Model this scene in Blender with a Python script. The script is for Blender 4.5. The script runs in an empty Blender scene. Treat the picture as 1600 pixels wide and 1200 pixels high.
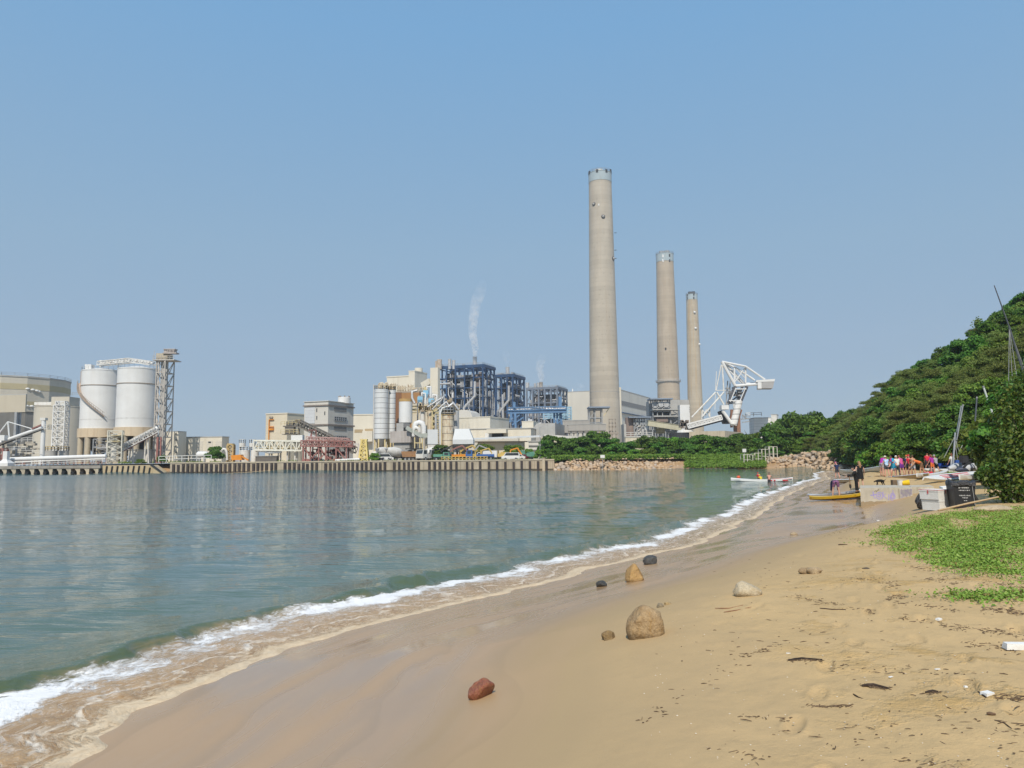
import bpy, bmesh, math, random
import numpy as np
from mathutils import Vector, Matrix

rnd = random.Random(7)
sc = bpy.context.scene
COL = sc.collection
R = math.radians
# ------------------------------------------------------------------ camera
CAM = Vector((0, 0, 3.0))
FPX, CX, CY = 1186.0, 800.0, 600.0
PITCH, ROLL = math.atan(116 / FPX), R(0.5)
_F = Vector((0, math.cos(PITCH), math.sin(PITCH)))
_U0 = Vector((0, -math.sin(PITCH), math.cos(PITCH)))
_R0 = Vector((1, 0, 0))
_R = _R0 * math.cos(ROLL) - _U0 * math.sin(ROLL)
_U = _U0 * math.cos(ROLL) + _R0 * math.sin(ROLL)
cd = bpy.data.cameras.new('camera')
cam = bpy.data.objects.new('camera', cd)
COL.objects.link(cam)
cd.sensor_width = 36.0
cd.lens = FPX / 1600 * 36
cd.clip_start, cd.clip_end = 0.1, 20000
m3 = Matrix((_R, _U, -_F)).transposed()
cam.matrix_world = Matrix.Translation(CAM) @ m3.to_4x4()
sc.camera = cam
# ------------------------------------------------------------------ light
SUN = Vector((-0.12, -1.0, 0)).normalized()
ELEV = R(47)
w = bpy.data.worlds.new('World')
sc.world = w
w.use_nodes = True
nt = w.node_tree
bg = nt.nodes['Background']
sky = nt.nodes.new('ShaderNodeTexSky')
sky.sky_type = 'NISHITA'
sky.sun_disc = False
sky.sun_elevation = ELEV
sky.sun_rotation = math.atan2(SUN.x, SUN.y)
sky.altitude = 0
sky.air_density, sky.dust_density, sky.ozone_density = 1.0, 0.6, 2.0
# thin summer haze: the clear sky is evened out towards a pale blue veil
gco = nt.nodes.new('ShaderNodeTexCoord')
gsp = nt.nodes.new('ShaderNodeSeparateXYZ')
grp = nt.nodes.new('ShaderNodeValToRGB')
gmx = nt.nodes.new('ShaderNodeMix')
gmx.data_type = 'RGBA'
nt.links.new(gco.outputs['Generated'], gsp.inputs[0])
nt.links.new(gsp.outputs[2], grp.inputs[0])
VEIL = [(0.0, (2.25, 2.95, 3.75)), (0.117, (1.96, 2.77, 3.75)), (0.26, (1.90, 2.98, 4.1)), (0.51, (1.36, 2.84, 4.7)), (1.0, (1.0, 2.2, 4.4))]
while len(grp.color_ramp.elements) < len(VEIL):
 grp.color_ramp.elements.new(0.5)
for e, (p_, c_) in zip(grp.color_ramp.elements, VEIL):
 e.position, e.color = p_, (*c_, 1)
gmx.inputs[0].default_value = 0.9
nt.links.new(sky.outputs[0], gmx.inputs[6])
nt.links.new(grp.outputs[0], gmx.inputs[7])
nt.links.new(gmx.outputs[2], bg.inputs[0])
bg.inputs[1].default_value = 0.115
sl = bpy.data.lights.new('sun', 'SUN')
sl.energy, sl.angle, sl.color = 3.6, R(0.6), (1.0, 0.93, 0.81)
so = bpy.data.objects.new('sun', sl)
COL.objects.link(so)
so.rotation_euler = (SUN * math.cos(ELEV) + Vector((0, 0, math.sin(ELEV)))).to_track_quat('Z', 'Y').to_euler()
vs = sc.view_settings
vs.view_transform, vs.look, vs.exposure, vs.gamma = 'Standard', 'None', 0.3, 1.0
sc.cycles.use_denoising = True
sc.cycles.max_bounces = 8
sc.cycles.volume_bounces = 3
sc.cycles.transparent_max_bounces = 8
sc.cycles.volume_step_rate = 1.0
sc.cycles.volume_max_steps = 128

# ------------------------------------------------------------------ pixel <-> place helpers
def ray(px, py):
 return _F + _R * ((px - CX) / FPX) - _U * ((py - CY) / FPX)

def W(px, py, D):                       # point on the plane y = D seen at that pixel
 d = ray(px, py)
 return CAM + d * (D / d.y)

def slope(px):                          # x/y of the level line of sight through column px
 a, b = ray(px, 712), ray(px, 722)
 t = a.z / (a.z - b.z)
 d = a + (b - a) * t
 return d.x / d.y

G = 2.5                                 # level of the power station yard

# ------------------------------------------------------------------ mesh builder
class MB:
 def __init__(s):
  s.v, s.f = [], []

 def add(s, vs_, fs):
  o = len(s.v)
  s.v += [tuple(p) for p in vs_]
  s.f += [tuple(i + o for i in f) for f in fs]
  return s

 def box(s, x0, x1, y0, y1, z0, z1):
  return s.add([(x0, y0, z0), (x1, y0, z0), (x1, y1, z0), (x0, y1, z0), (x0, y0, z1), (x1, y0, z1), (x1, y1, z1), (x0, y1, z1)],
     [(0, 3, 2, 1), (4, 5, 6, 7), (0, 1, 5, 4), (1, 2, 6, 5), (2, 3, 7, 6), (3, 0, 4, 7)])

 def hexa(s, a, b):                  # two quads (4 points each) joined
  return s.add(list(a) + list(b), [(3, 2, 1, 0), (4, 5, 6, 7), (0, 1, 5, 4), (1, 2, 6, 5), (2, 3, 7, 6), (3, 0, 4, 7)])

 def _basis(s, p0, p1):
  d = (Vector(p1) - Vector(p0))
  L = d.length
  d = d / max(L, 1e-9)
  a = Vector((0, 0, 1)) if abs(d.z) < 0.95 else Vector((1, 0, 0))
  u = d.cross(a).normalized()
  return d, u, u.cross(d), L

 def tube(s, p0, p1, r, n=8, r2=None):
  p0, p1 = Vector(p0), Vector(p1)
  d, u, v, L = s._basis(p0, p1)
  r2 = r if r2 is None else r2
  A = [p0 + (u * math.cos(2 * math.pi * i / n) + v * math.sin(2 * math.pi * i / n)) * r for i in range(n)]
  B = [p1 + (u * math.cos(2 * math.pi * i / n) + v * math.sin(2 * math.pi * i / n)) * r2 for i in range(n)]
  return s.add(A + B, [(i, (i + 1) % n, n + (i + 1) % n, n + i) for i in range(n)] + [tuple(range(n))[::-1], tuple(range(n, 2 * n))])

 def bar(s, p0, p1, w_, h=None):
  h = h or w_
  p0, p1 = Vector(p0), Vector(p1)
  d, u, v, L = s._basis(p0, p1)
  q = [u * w_ / 2 + v * h / 2, -u * w_ / 2 + v * h / 2, -u * w_ / 2 - v * h / 2, u * w_ / 2 - v * h / 2]
  return s.hexa([p0 + k for k in q], [p1 + k for k in q])

 def pipe(s, pts, r, n=8):           # one bent pipe, mitred at its bends
  pts = [Vector(p) for p in pts]
  rings = []
  for i, p in enumerate(pts):
   a = (p - pts[i - 1]).normalized() if i else (pts[1] - p).normalized()
   b = (pts[i + 1] - p).normalized() if i < len(pts) - 1 else a
   t = (a + b).normalized()
   if i == 0:
    ref = Vector((0, 0, 1)) if abs(t.z) < 0.9 else Vector((1, 0, 0))
    u = t.cross(ref).normalized()
   else:
    u = (u - t * u.dot(t)).normalized()
   v = t.cross(u)
   k = 1 / max(0.5, a.dot(t))
   rr = r[i] if isinstance(r, (list, tuple)) else r
   rings.append([p + (u * math.cos(2 * math.pi * j / n) + v * math.sin(2 * math.pi * j / n)) * rr * (k if 0 < i < len(pts) - 1 else 1) for j in range(n)])
  vs_, fs = [q for r_ in rings for q in r_], []
  for i in range(len(rings) - 1):
   for j in range(n):
    fs.append((i * n + j, i * n + (j + 1) % n, (i + 1) * n + (j + 1) % n, (i + 1) * n + j))
  fs += [tuple(range(n))[::-1], tuple(range((len(rings) - 1) * n, len(rings) * n))]
  return s.add(vs_, fs)

 def lathe(s, prof, c=(0, 0, 0), n=32, a0=0.0):
  vs_, fs = [], []
  for r, z in prof:
   vs_ += [(c[0] + r * math.cos(a0 + 2 * math.pi * i / n), c[1] + r * math.sin(a0 + 2 * math.pi * i / n), c[2] + z) for i in range(n)]
  for k in range(len(prof) - 1):
   for i in range(n):
    fs.append((k * n + i, k * n + (i + 1) % n, (k + 1) * n + (i + 1) % n, (k + 1) * n + i))
  fs += [tuple(range(n))[::-1], tuple(range((len(prof) - 1) * n, len(prof) * n))]
  return s.add(vs_, fs)

 def prism(s, pts, z0, z1):
  n = len(pts)
  return s.add([(x, y, z0) for x, y in pts] + [(x, y, z1) for x, y in pts],
     [(i, (i + 1) % n, n + (i + 1) % n, n + i) for i in range(n)] + [tuple(range(n))[::-1], tuple(range(n, 2 * n))])

 def ext(s, pts, off):               # any planar polygon pushed along off
  n = len(pts)
  off = Vector(off)
  return s.add([Vector(p) for p in pts] + [Vector(p) + off for p in pts],
     [(i, (i + 1) % n, n + (i + 1) % n, n + i) for i in range(n)] + [tuple(range(n))[::-1], tuple(range(n, 2 * n))])

 def ball(s, c, r, n=12, m=8, sq=(1, 1, 1)):
  vs_, fs = [], []
  for j in range(m + 1):
   t = math.pi * (j + 0.02 if j == 0 else (j - 0.02 if j == m else j)) / m
   vs_ += [(c[0] + sq[0] * r * math.sin(t) * math.cos(2 * math.pi * i / n), c[1] + sq[1] * r * math.sin(t) * math.sin(2 * math.pi * i / n), c[2] + sq[2] * r * math.cos(t)) for i in range(n)]
  for j in range(m):
   for i in range(n):
    fs.append((j * n + i, (j + 1) * n + i, (j + 1) * n + (i + 1) % n, j * n + (i + 1) % n))
  fs += [tuple(range(n)), tuple(range(m * n, m * n + n))[::-1]]
  return s.add(vs_, fs)

 def lattice(s, c, wx, wy, z0, z1, n, r, yaw=0.0, x=True, wx1=None, wy1=None):
  wx1, wy1 = wx1 or wx, wy1 or wy
  ca, sa = math.cos(yaw), math.sin(yaw)

  def P(i, j, t):
   a, b = (wx + (wx1 - wx) * t) / 2 * i, (wy + (wy1 - wy) * t) / 2 * j
   return Vector((c[0] + a * ca - b * sa, c[1] + a * sa + b * ca, z0 + (z1 - z0) * t))
  cs = [(-1, -1), (1, -1), (1, 1), (-1, 1)]
  for i, j in cs:
   s.bar(P(i, j, 0), P(i, j, 1), r * 2.0)
  for k in range(n):
   t0, t1 = k / n, (k + 1) / n
   for q in range(4):
    a, b = cs[q], cs[(q + 1) % 4]
    s.bar(P(*a, t1), P(*b, t1), r * 1.3)
    if x or k % 2 == 0:
     s.bar(P(*a, t0), P(*b, t1), r)
    if x or k % 2 == 1:
     s.bar(P(*b, t0), P(*a, t1), r)
  return s

 def truss(s, A, B, wd, h, n, r, zig=True):
  A, B = Vector(A), Vector(B)
  d = (B - A).normalized()
  u = d.cross(Vector((0, 0, 1))).normalized() * (wd / 2)
  up = u.cross(d).normalized() * h
  if up.z < 0:
   up = -up

  def P(i, j, t):
   return A + (B - A) * t + u * i + up * j
  for i in (-1, 1):
   for j in (0, 1):
    s.bar(P(i, j, 0), P(i, j, 1), r * 1.8)
  for k in range(n + 1):
   t = k / n
   for i in (-1, 1):
    s.bar(P(i, 0, t), P(i, 1, t), r)
   for j in (0, 1):
    s.bar(P(-1, j, t), P(1, j, t), r)
   if k < n:
    t2 = (k + 1) / n
    for i in (-1, 1):
     s.bar(P(i, k % 2, t), P(i, 1 - k % 2, t2), r)
    if zig:
     s.bar(P(-1, 1, t), P(1, 1, t2), r)
  return s

 def rail(s, pts, h=1.0, r=0.05, step=2.0):
  pts = [Vector(p) for p in pts]
  for a, b in zip(pts, pts[1:]):
   n = max(1, int((b - a).length / step))
   for k in (0.5, 1.0):
    s.bar(a + Vector((0, 0, h * k)), b + Vector((0, 0, h * k)), r)
   for i in range(n + 1):
    p = a + (b - a) * (i / n)
    s.bar(p, p + Vector((0, 0, h)), r)
  return s

 def islands(s):
  p = list(range(len(s.v)))

  def find(i):
   while p[i] != i:
    p[i] = p[p[i]]
    i = p[i]
   return i
  for f in s.f:
   for i in f[1:]:
    p[find(i)] = find(f[0])
  out = {}
  for f in s.f:
   out.setdefault(find(f[0]), []).append(f)
  for fs in out.values():
   m, b = {}, MB()
   for f in fs:
    for i in f:
     if i not in m:
      m[i] = len(b.v)
      b.v.append(s.v[i])
    b.f.append(tuple(m[i] for i in f))
   yield b

 def build(s, name, mat, parent=None, local=False, smooth=None):
  if name in ('support_leg', 'leg', 'stay', 'fender') and parent is not None:
   o = None
   for b in list(s.islands()):
    o = b._build(name, mat, parent, local, smooth)
   return o
  return s._build(name, mat, parent, local, smooth)

 def _build(s, name, mat, parent=None, local=False, smooth=None):
  vv = s.v
  if parent is not None and not local:
   r_ = parent
   while r_.parent:
    r_ = r_.parent
   inv = (Matrix.Translation(r_.location) @ Matrix.Rotation(r_.rotation_euler.z, 4, 'Z')).inverted()
   vv = [tuple(inv @ Vector(p)) for p in vv]
  me = bpy.data.meshes.new(name)
  me.from_pydata(vv, [], s.f)
  me.validate()
  bm = bmesh.new()
  bm.from_mesh(me)
  bmesh.ops.recalc_face_normals(bm, faces=bm.faces)
  bm.to_mesh(me)
  bm.free()
  if smooth:
   me.polygons.foreach_set('use_smooth', [True] * len(me.polygons))
   me.set_sharp_from_angle(angle=R(smooth))
  return link(name, me, mat, parent)

def link(name, me, mat, parent=None):
 o = bpy.data.objects.new(name, me)
 COL.objects.link(o)
 if mat is not None:
  me.materials.append(mat)
 if parent is not None:
  o.parent = parent
 return o

def tag(o, label=None, cat=None, group=None, kind=None):
 if label:
  o['label'] = label
 if cat:
  o['category'] = cat
 if group:
  o['group'] = group
 if kind:
  o['kind'] = kind
 return o

def thing(name, label, cat, loc=(0, 0, 0), rz=0.0, group=None):
 o = bpy.data.objects.new(name, None)
 COL.objects.link(o)
 o.empty_display_size = 0.3
 o.location = loc
 o.rotation_euler = (0, 0, rz)
 return tag(o, label, cat, group)

def copy_tree(o, parent=None):
 c = o.copy()
 COL.objects.link(c)
 if parent is not None:
  c.parent = parent
 for ch in list(o.children):
  copy_tree(ch, c)
 return c

def mesh_np(name, v, f, mat=None, smooth=False, uv=None):
 v = np.asarray(v, dtype=np.float32)
 f = np.asarray(f, dtype=np.int32)
 me = bpy.data.meshes.new(name)
 me.vertices.add(len(v))
 me.vertices.foreach_set('co', v.ravel())
 k = f.shape[1]
 me.loops.add(f.size)
 me.loops.foreach_set('vertex_index', f.ravel())
 me.polygons.add(len(f))
 me.polygons.foreach_set('loop_start', np.arange(0, f.size, k, dtype=np.int32))
 if smooth:
  me.polygons.foreach_set('use_smooth', np.ones(len(f), dtype=bool))
 if uv is not None:
  l_ = me.uv_layers.new(name='shore')
  l_.data.foreach_set('uv', np.asarray(uv, dtype=np.float32)[f.ravel()].ravel())
 me.update(calc_edges=True)
 me.validate()
 return me

# ------------------------------------------------------------------ materials
def NT(name):
 m = bpy.data.materials.new(name)
 m.use_nodes = True
 t = m.node_tree
 b = t.nodes['Principled BSDF']
 return m, t, b

def nd(t, kind, **kw):
 n = t.nodes.new('ShaderNode' + kind)
 for k, v in kw.items():
  if k.startswith('i_'):
   key = k[2:]
   n.inputs[int(key) if key.isdigit() else key].default_value = v
  else:
   setattr(n, k, v)
 return n

def math_(t, op, a, b=None, c=None):
 n = nd(t, 'Math', operation=op)
 for i, q in enumerate((a, b, c)):
  if q is None:
   continue
  if isinstance(q, (int, float)):
   n.inputs[i].default_value = q
  else:
   t.links.new(q, n.inputs[i])
 return n.outputs[0]

def mix_(t, fac, a, b, blend='MIX'):
 n = nd(t, 'Mix', data_type='RGBA', blend_type=blend)
 for i, q in ((0, fac), (6, a), (7, b)):
  if isinstance(q, (int, float)):
   n.inputs[i].default_value = q
  elif isinstance(q, (tuple, list)):
   n.inputs[i].default_value = (*q[:3], 1)
  else:
   t.links.new(q, n.inputs[i])
 return n.outputs[2]

def ramp_(t, x, stops):
 n = nd(t, 'ValToRGB')
 cr = n.color_ramp
 while len(cr.elements) < len(stops):
  cr.elements.new(0.5)
 for e, (p, c) in zip(cr.elements, stops):
  e.position = p
  e.color = (*c, 1) if isinstance(c, (tuple, list)) else (c, c, c, 1)
 t.links.new(x, n.inputs[0])
 return n.outputs[0]

def noise_(t, vec, scale, detail=4, rough=0.55, dist=0.0):
 n = nd(t, 'TexNoise')
 n.inputs['Scale'].default_value = scale
 n.inputs['Detail'].default_value = detail
 n.inputs['Roughness'].default_value = rough
 n.inputs['Distortion'].default_value = dist
 if vec is not None:
  t.links.new(vec, n.inputs['Vector'])
 return n.outputs[0]

def scale_(t, vec, s):
 n = nd(t, 'Mapping')
 n.inputs['Scale'].default_value = s
 t.links.new(vec, n.inputs[0])
 return n.outputs[0]

def band_(t, x, spacing, width):        # 1 on thin lines every `spacing`
 q = math_(t, 'FRACT', math_(t, 'DIVIDE', x, spacing))
 return math_(t, 'LESS_THAN', q, width / spacing)

MATS = {}

def mk(name, c, c2=None, scale=0.5, rough=0.7, streak=0.0, sc_=(0.10, 0.08, 0.06), lines=(), metal=0.0, bump=0.0, bscale=3.0, spec=0.3, rust=0.0, rustc=(0.30, 0.13, 0.04)):
 """painted / weathered surface: patchy two-tone colour, rain streaks, panel joints, rust blotches"""
 if name in MATS:
  return MATS[name]
 m, t, b = NT(name)
 co = nd(t, 'TexCoord').outputs['Object']
 c2 = c2 or tuple(x * 0.82 for x in c)
 fac = ramp_(t, noise_(t, co, scale, 5, 0.6), [(0.35, 0.0), (0.68, 1.0)])
 col = mix_(t, fac, c, c2)
 if streak:
  st = noise_(t, scale_(t, co, (scale * 3, scale * 3, scale * 0.12)), 1.0, 4, 0.6)
  st = ramp_(t, st, [(0.5, 0.0), (0.75, 1.0)])
  col = mix_(t, math_(t, 'MULTIPLY', st, streak), col, sc_)
 if rust:
  rn = ramp_(t, noise_(t, scale_(t, co, (1, 1, 0.45)), scale * 2.5, 6, 0.68), [(0.52, 0.0), (0.66, 1.0)])
  col = mix_(t, math_(t, 'MULTIPLY', rn, rust), col, rustc)
 if lines:
  sp = nd(t, 'SeparateXYZ')
  t.links.new(co, sp.inputs[0])
  for ax, spacing, width, dark in lines:
   col = mix_(t, math_(t, 'MULTIPLY', band_(t, sp.outputs[ax], spacing, width), 1 - dark), col, tuple(x * 0.25 for x in c2))
 t.links.new(col, b.inputs['Base Color'])
 b.inputs['Roughness'].default_value = rough
 b.inputs['Metallic'].default_value = metal
 b.inputs['Specular IOR Level'].default_value = spec
 if bump:
  bn = nd(t, 'Bump', i_Strength=bump, i_Distance=0.1)
  t.links.new(noise_(t, co, bscale, 6, 0.65), bn.inputs['Height'])
  t.links.new(bn.outputs[0], b.inputs['Normal'])
 MATS[name] = m
 return m

CREAM = mk('cream_cladding', (0.64, 0.57, 0.44), (0.58, 0.51, 0.39), 0.12, streak=0.22, lines=((2, 1.5, 0.05, 0.75),))
CREAM2 = mk('cream_render', (0.66, 0.61, 0.51), (0.60, 0.55, 0.45), 0.15, streak=0.26, sc_=(0.34, 0.27, 0.19))
BEIGE = mk('beige_cladding', (0.52, 0.48, 0.40), (0.48, 0.44, 0.37), 0.1, streak=0.10, lines=((2, 2.4, 0.07, 0.8),))
STONE = mk('grey_render', (0.60, 0.57, 0.51), (0.54, 0.51, 0.46), 0.15, streak=0.18, lines=((2, 1.2, 0.04, 0.8),))
GREYC = mk('grey_concrete', (0.42, 0.41, 0.39), (0.34, 0.33, 0.31), 0.25, streak=0.3, bump=0.2)
TANC = mk('tan_concrete', (0.50, 0.43, 0.32), (0.42, 0.36, 0.27), 0.5, streak=0.35, sc_=(0.14, 0.10, 0.06), bump=0.3)
WHITEP = mk('white_paint', (0.70, 0.695, 0.68), (0.63, 0.62, 0.60), 0.2, rough=0.5, streak=0.10, sc_=(0.35, 0.30, 0.24))
WHITER = mk('weathered_white_paint', (0.70, 0.69, 0.66), (0.60, 0.58, 0.53), 0.4, rough=0.6, streak=0.35, sc_=(0.30, 0.20, 0.12), rust=0.25)
RUSTY = mk('rusty_white_steel', (0.66, 0.60, 0.48), (0.55, 0.46, 0.32), 0.5, streak=0.5, sc_=(0.30, 0.14, 0.05), rust=0.7)
SILO = mk('banded_silo_steel', (0.66, 0.67, 0.67), (0.58, 0.58, 0.57), 0.3, rough=0.5, streak=0.25, sc_=(0.35, 0.30, 0.25), lines=((2, 1.45, 0.16, 0.25),))
STEEL = mk('grey_steel', (0.34, 0.35, 0.36), (0.26, 0.27, 0.28), 0.6, rough=0.5, streak=0.25, rust=0.2)
BROWNS = mk('weathered_brown_steel', (0.34, 0.30, 0.25), (0.26, 0.22, 0.18), 0.6, rust=0.4)
DARK = mk('dark_steel', (0.045, 0.046, 0.05), (0.03, 0.03, 0.034), 0.8, rough=0.6)
BLUE = mk('blue_steel', (0.033, 0.078, 0.175), (0.024, 0.052, 0.11), 0.3, rough=0.5, streak=0.2)
BLUEL = mk('bright_blue_steel', (0.12, 0.23, 0.39), (0.09, 0.17, 0.29), 0.4, rough=0.5, streak=0.2)
SKYB = mk('pale_blue_paint', (0.25, 0.50, 0.68), (0.2, 0.42, 0.58), 0.8, rough=0.5)
SILV = mk('silver_lagging', (0.55, 0.55, 0.55), (0.42, 0.41, 0.40), 0.8, rough=0.45, metal=0.3, rust=0.15)
YEL = mk('yellow_paint', (0.56, 0.40, 0.12), (0.46, 0.32, 0.10), 0.8, rough=0.5, rust=0.3)
PALEY = mk('pale_yellow_steel', (0.62, 0.52, 0.28), (0.52, 0.42, 0.24), 0.8, rust=0.35)
RED = mk('faded_red_steel', (0.31, 0.135, 0.12), (0.24, 0.115, 0.10), 0.8, rust=0.2)
PINKR = mk('faded_pink_steel', (0.48, 0.30, 0.28), (0.40, 0.25, 0.22), 0.8, rust=0.2)
ORNG = mk('orange_paint', (0.70, 0.26, 0.03), (0.58, 0.22, 0.03), 0.8, rough=0.5, rust=0.15)
BROWN = mk('brown_cladding', (0.24, 0.12, 0.06), (0.20, 0.10, 0.05), 0.4, streak=0.2)
BROWNL = mk('ochre_cladding', (0.38, 0.20, 0.08), (0.32, 0.17, 0.07), 0.4, streak=0.2)
ROOFG = mk('grey_sheet_roof', (0.42, 0.42, 0.40), (0.36, 0.35, 0.33), 0.3, streak=0.15)
HALLG = mk('grey_brown_cladding', (0.36, 0.34, 0.31), (0.31, 0.29, 0.27), 0.15, streak=0.2, lines=((0, 3.0, 0.1, 0.7),))
GLASS = mk('dark_window_glass', (0.05, 0.06, 0.065), (0.03, 0.035, 0.04), 2.0, rough=0.15, spec=0.6)
LOUV = mk('grey_louvres', (0.26, 0.25, 0.24), (0.22, 0.21, 0.20), 1.0, lines=((2, 0.3, 0.1, 0.4),))
BAND = mk('taupe_band', (0.24, 0.20, 0.18), (0.2, 0.17, 0.15), 0.6)
OCHRE = mk('ochre_band', (0.44, 0.38, 0.24), (0.40, 0.34, 0.21), 0.4)
RUBBER = mk('black_rubber', (0.02, 0.02, 0.021), (0.03, 0.03, 0.03), 2.0, rough=0.8)

# ------------------------------------------------------------------ shoreline and terrain
def onz(px, py, z):
 d = ray(px, py)
 return CAM + d * ((z - CAM.z) / d.z)

def vn(x, y, seed=0):                   # smooth value noise, vectorised, -1..1
 x, y = np.asarray(x, float), np.asarray(y, float)
 xi, yi = np.floor(x), np.floor(y)
 fx, fy = x - xi, y - yi
 fx, fy = fx * fx * (3 - 2 * fx), fy * fy * (3 - 2 * fy)

 def h(a, b):
  q = np.sin(a * 127.1 + b * 311.7 + seed * 74.7) * 43758.5453
  return q - np.floor(q)
 return 2 * ((h(xi, yi) * (1 - fx) + h(xi + 1, yi) * fx) * (1 - fy) + (h(xi, yi + 1) * (1 - fx) + h(xi + 1, yi + 1) * fx) * fy) - 1

def fbm(x, y, seed=0, o=3):
 return sum(vn(x * 2 ** k, y * 2 ** k, seed + k) * 0.5 ** k for k in range(o))

_sp = [(100, 1200), (200, 1140), (300, 1086), (400, 1037), (500, 1003), (600, 974), (700, 948), (800, 925), (900, 898), (965, 880), (1050, 860),
 (1120, 838), (1170, 813), (1200, 797), (1222, 781), (1250, 766.5), (1277, 754.5), (1298, 746.5)]
_w = [onz(a, b, 0.06) for a, b in _sp]
SHORE = [(-40, -120), (-18, -40), (-9.5, -8), (-6.0, 2.5)] + [(p.x, p.y) for p in _w] + [(50, 122), (62, 146), (68, 160), (66, 174), (55, 184), (36, 189), (11, 191),
  (3, 192.4), (-4, 192.6), (-12, 192.6), (-30, 192.6), (-50, 192.6), (-66, 192.6), (-75, 192.6), (-80, 192.6), (-83, 192), (-86, 190), (-89, 189.6), (-93, 189.8), (-97, 190.5), (-101, 190.6), (-110, 190.6), (-140, 190.6), (-200, 190.6), (-300, 190.5), (-700, 190)]

def catmull(P, n):
 P = [np.array(p, float) for p in P]
 out = []
 for i in range(len(P) - 1):
  p0, p1, p2, p3 = P[max(i - 1, 0)], P[i], P[i + 1], P[min(i + 2, len(P) - 1)]
  L = np.linalg.norm(p2 - p1)
  t1 = L ** 0.5 + 1e-6
  k = max(2, int(min(n, L / 0.35)))
  m1, m2 = (p2 - p0) / (np.linalg.norm(p1 - p0) + L + 1e-6) * L, (p3 - p1) / (np.linalg.norm(p3 - p2) + L + 1e-6) * L
  for j in range(k):
   t = j / k
   out.append((2 * t ** 3 - 3 * t * t + 1) * p1 + (t ** 3 - 2 * t * t + t) * m1 + (-2 * t ** 3 + 3 * t * t) * p2 + (t ** 3 - t * t) * m2)
 out.append(P[-1])
 return np.array(out)

SL = catmull(SHORE, 10)
SLs = np.concatenate([[0], np.cumsum(np.linalg.norm(np.diff(SL, axis=0), axis=1))])
BEND = int(np.argmin(np.linalg.norm(SL - np.array([62, 146]), axis=1)))
S_END = SLs[np.argmin(np.linalg.norm(SL - np.array([62, 146]), axis=1))]

def shore(x, y, n=None):                        # along-shore distance, signed distance (+ on land)
 x, y = np.asarray(x, float), np.asarray(y, float)
 best = np.full(x.shape, 1e18)
 S, D = np.zeros(x.shape), np.zeros(x.shape)
 for i in range(n or len(SL) - 1):
  ax, ay = SL[i]
  dx, dy = SL[i + 1] - SL[i]
  L2 = dx * dx + dy * dy
  t = np.clip(((x - ax) * dx + (y - ay) * dy) / L2, 0, 1)
  ex, ey = x - ax - t * dx, y - ay - t * dy
  d2 = ex * ex + ey * ey
  m = d2 < best
  best = np.where(m, d2, best)
  S = np.where(m, SLs[i] + t * math.sqrt(L2), S)
  D = np.where(m, np.where(dx * (y - ay) - dy * (x - ax) < 0, 1.0, -1.0), D)
 return S, D * np.sqrt(best)

def sstep(a, b, x):
 t = np.clip((x - a) / (b - a), 0, 1)
 return t * t * (3 - 2 * t)

_px = [-60, -12, -4, -1.2, 0, 1.0, 2.4, 3.8, 4.8, 6.0, 7.5, 10, 20, 45, 120]
_pz = [-5, -1.6, -.5, -.12, .06, .20, .40, .60, .88, 1.14, 1.32, 1.46, 1.56, 2.2, 3.0]

def flat_(y, D):                        # the beach is flatter and wetter where the boards lie
 return D - 1.8 * sstep(21, 29, y) * (1 - sstep(36, 46, y)) * sstep(1.0, 4.5, D) + 6.0 * sstep(45, 54, y) * (1 - sstep(72, 95, y)) * sstep(2.5, 8, D)

_dx = np.arange(-60, 120, .01)
_k = np.exp(-(np.arange(-150, 151) / 60.0) ** 2)
_dz = np.convolve(np.pad(np.interp(_dx, _px, _pz), 150, mode='edge'), _k / _k.sum(), 'valid')

def tz(x, y, S, D):
 D0 = D
 D = flat_(y, D)
 zb = np.interp(D, _dx, _dz)
 zb = zb + (0.028 * fbm(x * 1.1, y * 0.7, 3) + 0.008 * fbm(x * 5, y * 5, 5)) * sstep(4.6, 7, D) - 0.022 * np.clip(vn(x * 3.1, y * 3.1, 14) - .35, 0, 1) * sstep(6, 7.5, D) * np.clip(.4 + vn(x * .4, y * .4, 15), 0, 1) + 0.006 * fbm(x * .5, y * .3, 9, 2) * sstep(0.2, 2, D)
 zp = np.interp(D0, [-40, -3, 0, 5, 9], [-5, -1.0, -0.2, 2.2, 2.35])
 k = sstep(S_END - 10, S_END + 10, S)
 return zb * (1 - k) + zp * k

# look-up grid for placing things
_gx, _gy = np.arange(-14, 100, 0.25), np.arange(0, 206, 0.25)
_X, _Y = np.meshgrid(_gx, _gy)
_S, _D = shore(_X, _Y)
_Z = tz(_X, _Y, _S, _D)

def lut(A, x, y):
 u = np.clip((np.asarray(x, float) - _gx[0]) / 0.25, 0, len(_gx) - 1.001)
 v = np.clip((np.asarray(y, float) - _gy[0]) / 0.25, 0, len(_gy) - 1.001)
 i, j = u.astype(int), v.astype(int)
 fu, fv = u - i, v - j
 return (A[j, i] * (1 - fu) + A[j, i + 1] * fu) * (1 - fv) + (A[j + 1, i] * (1 - fu) + A[j + 1, i + 1] * fu) * fv

_ts = np.geomspace(2.0, 200, 750)

def land(px, py):                       # where the line of sight through a pixel meets the beach
 d = ray(px, py)
 x, y, z = d.x / d.y * _ts, _ts, CAM.z + d.z / d.y * _ts
 g = lut(_Z, x, y) - z
 k = int(np.argmax(g > 0))
 if k == 0:
  k = len(_ts) - 1
 a = g[k - 1] / (g[k - 1] - g[k])
 t = _ts[k - 1] + (_ts[k] - _ts[k - 1]) * a
 x = d.x / d.y * t
 return Vector((x, t, float(lut(_Z, x, t))))

def gz(x, y):
 return float(lut(_Z, x, y))

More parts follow.
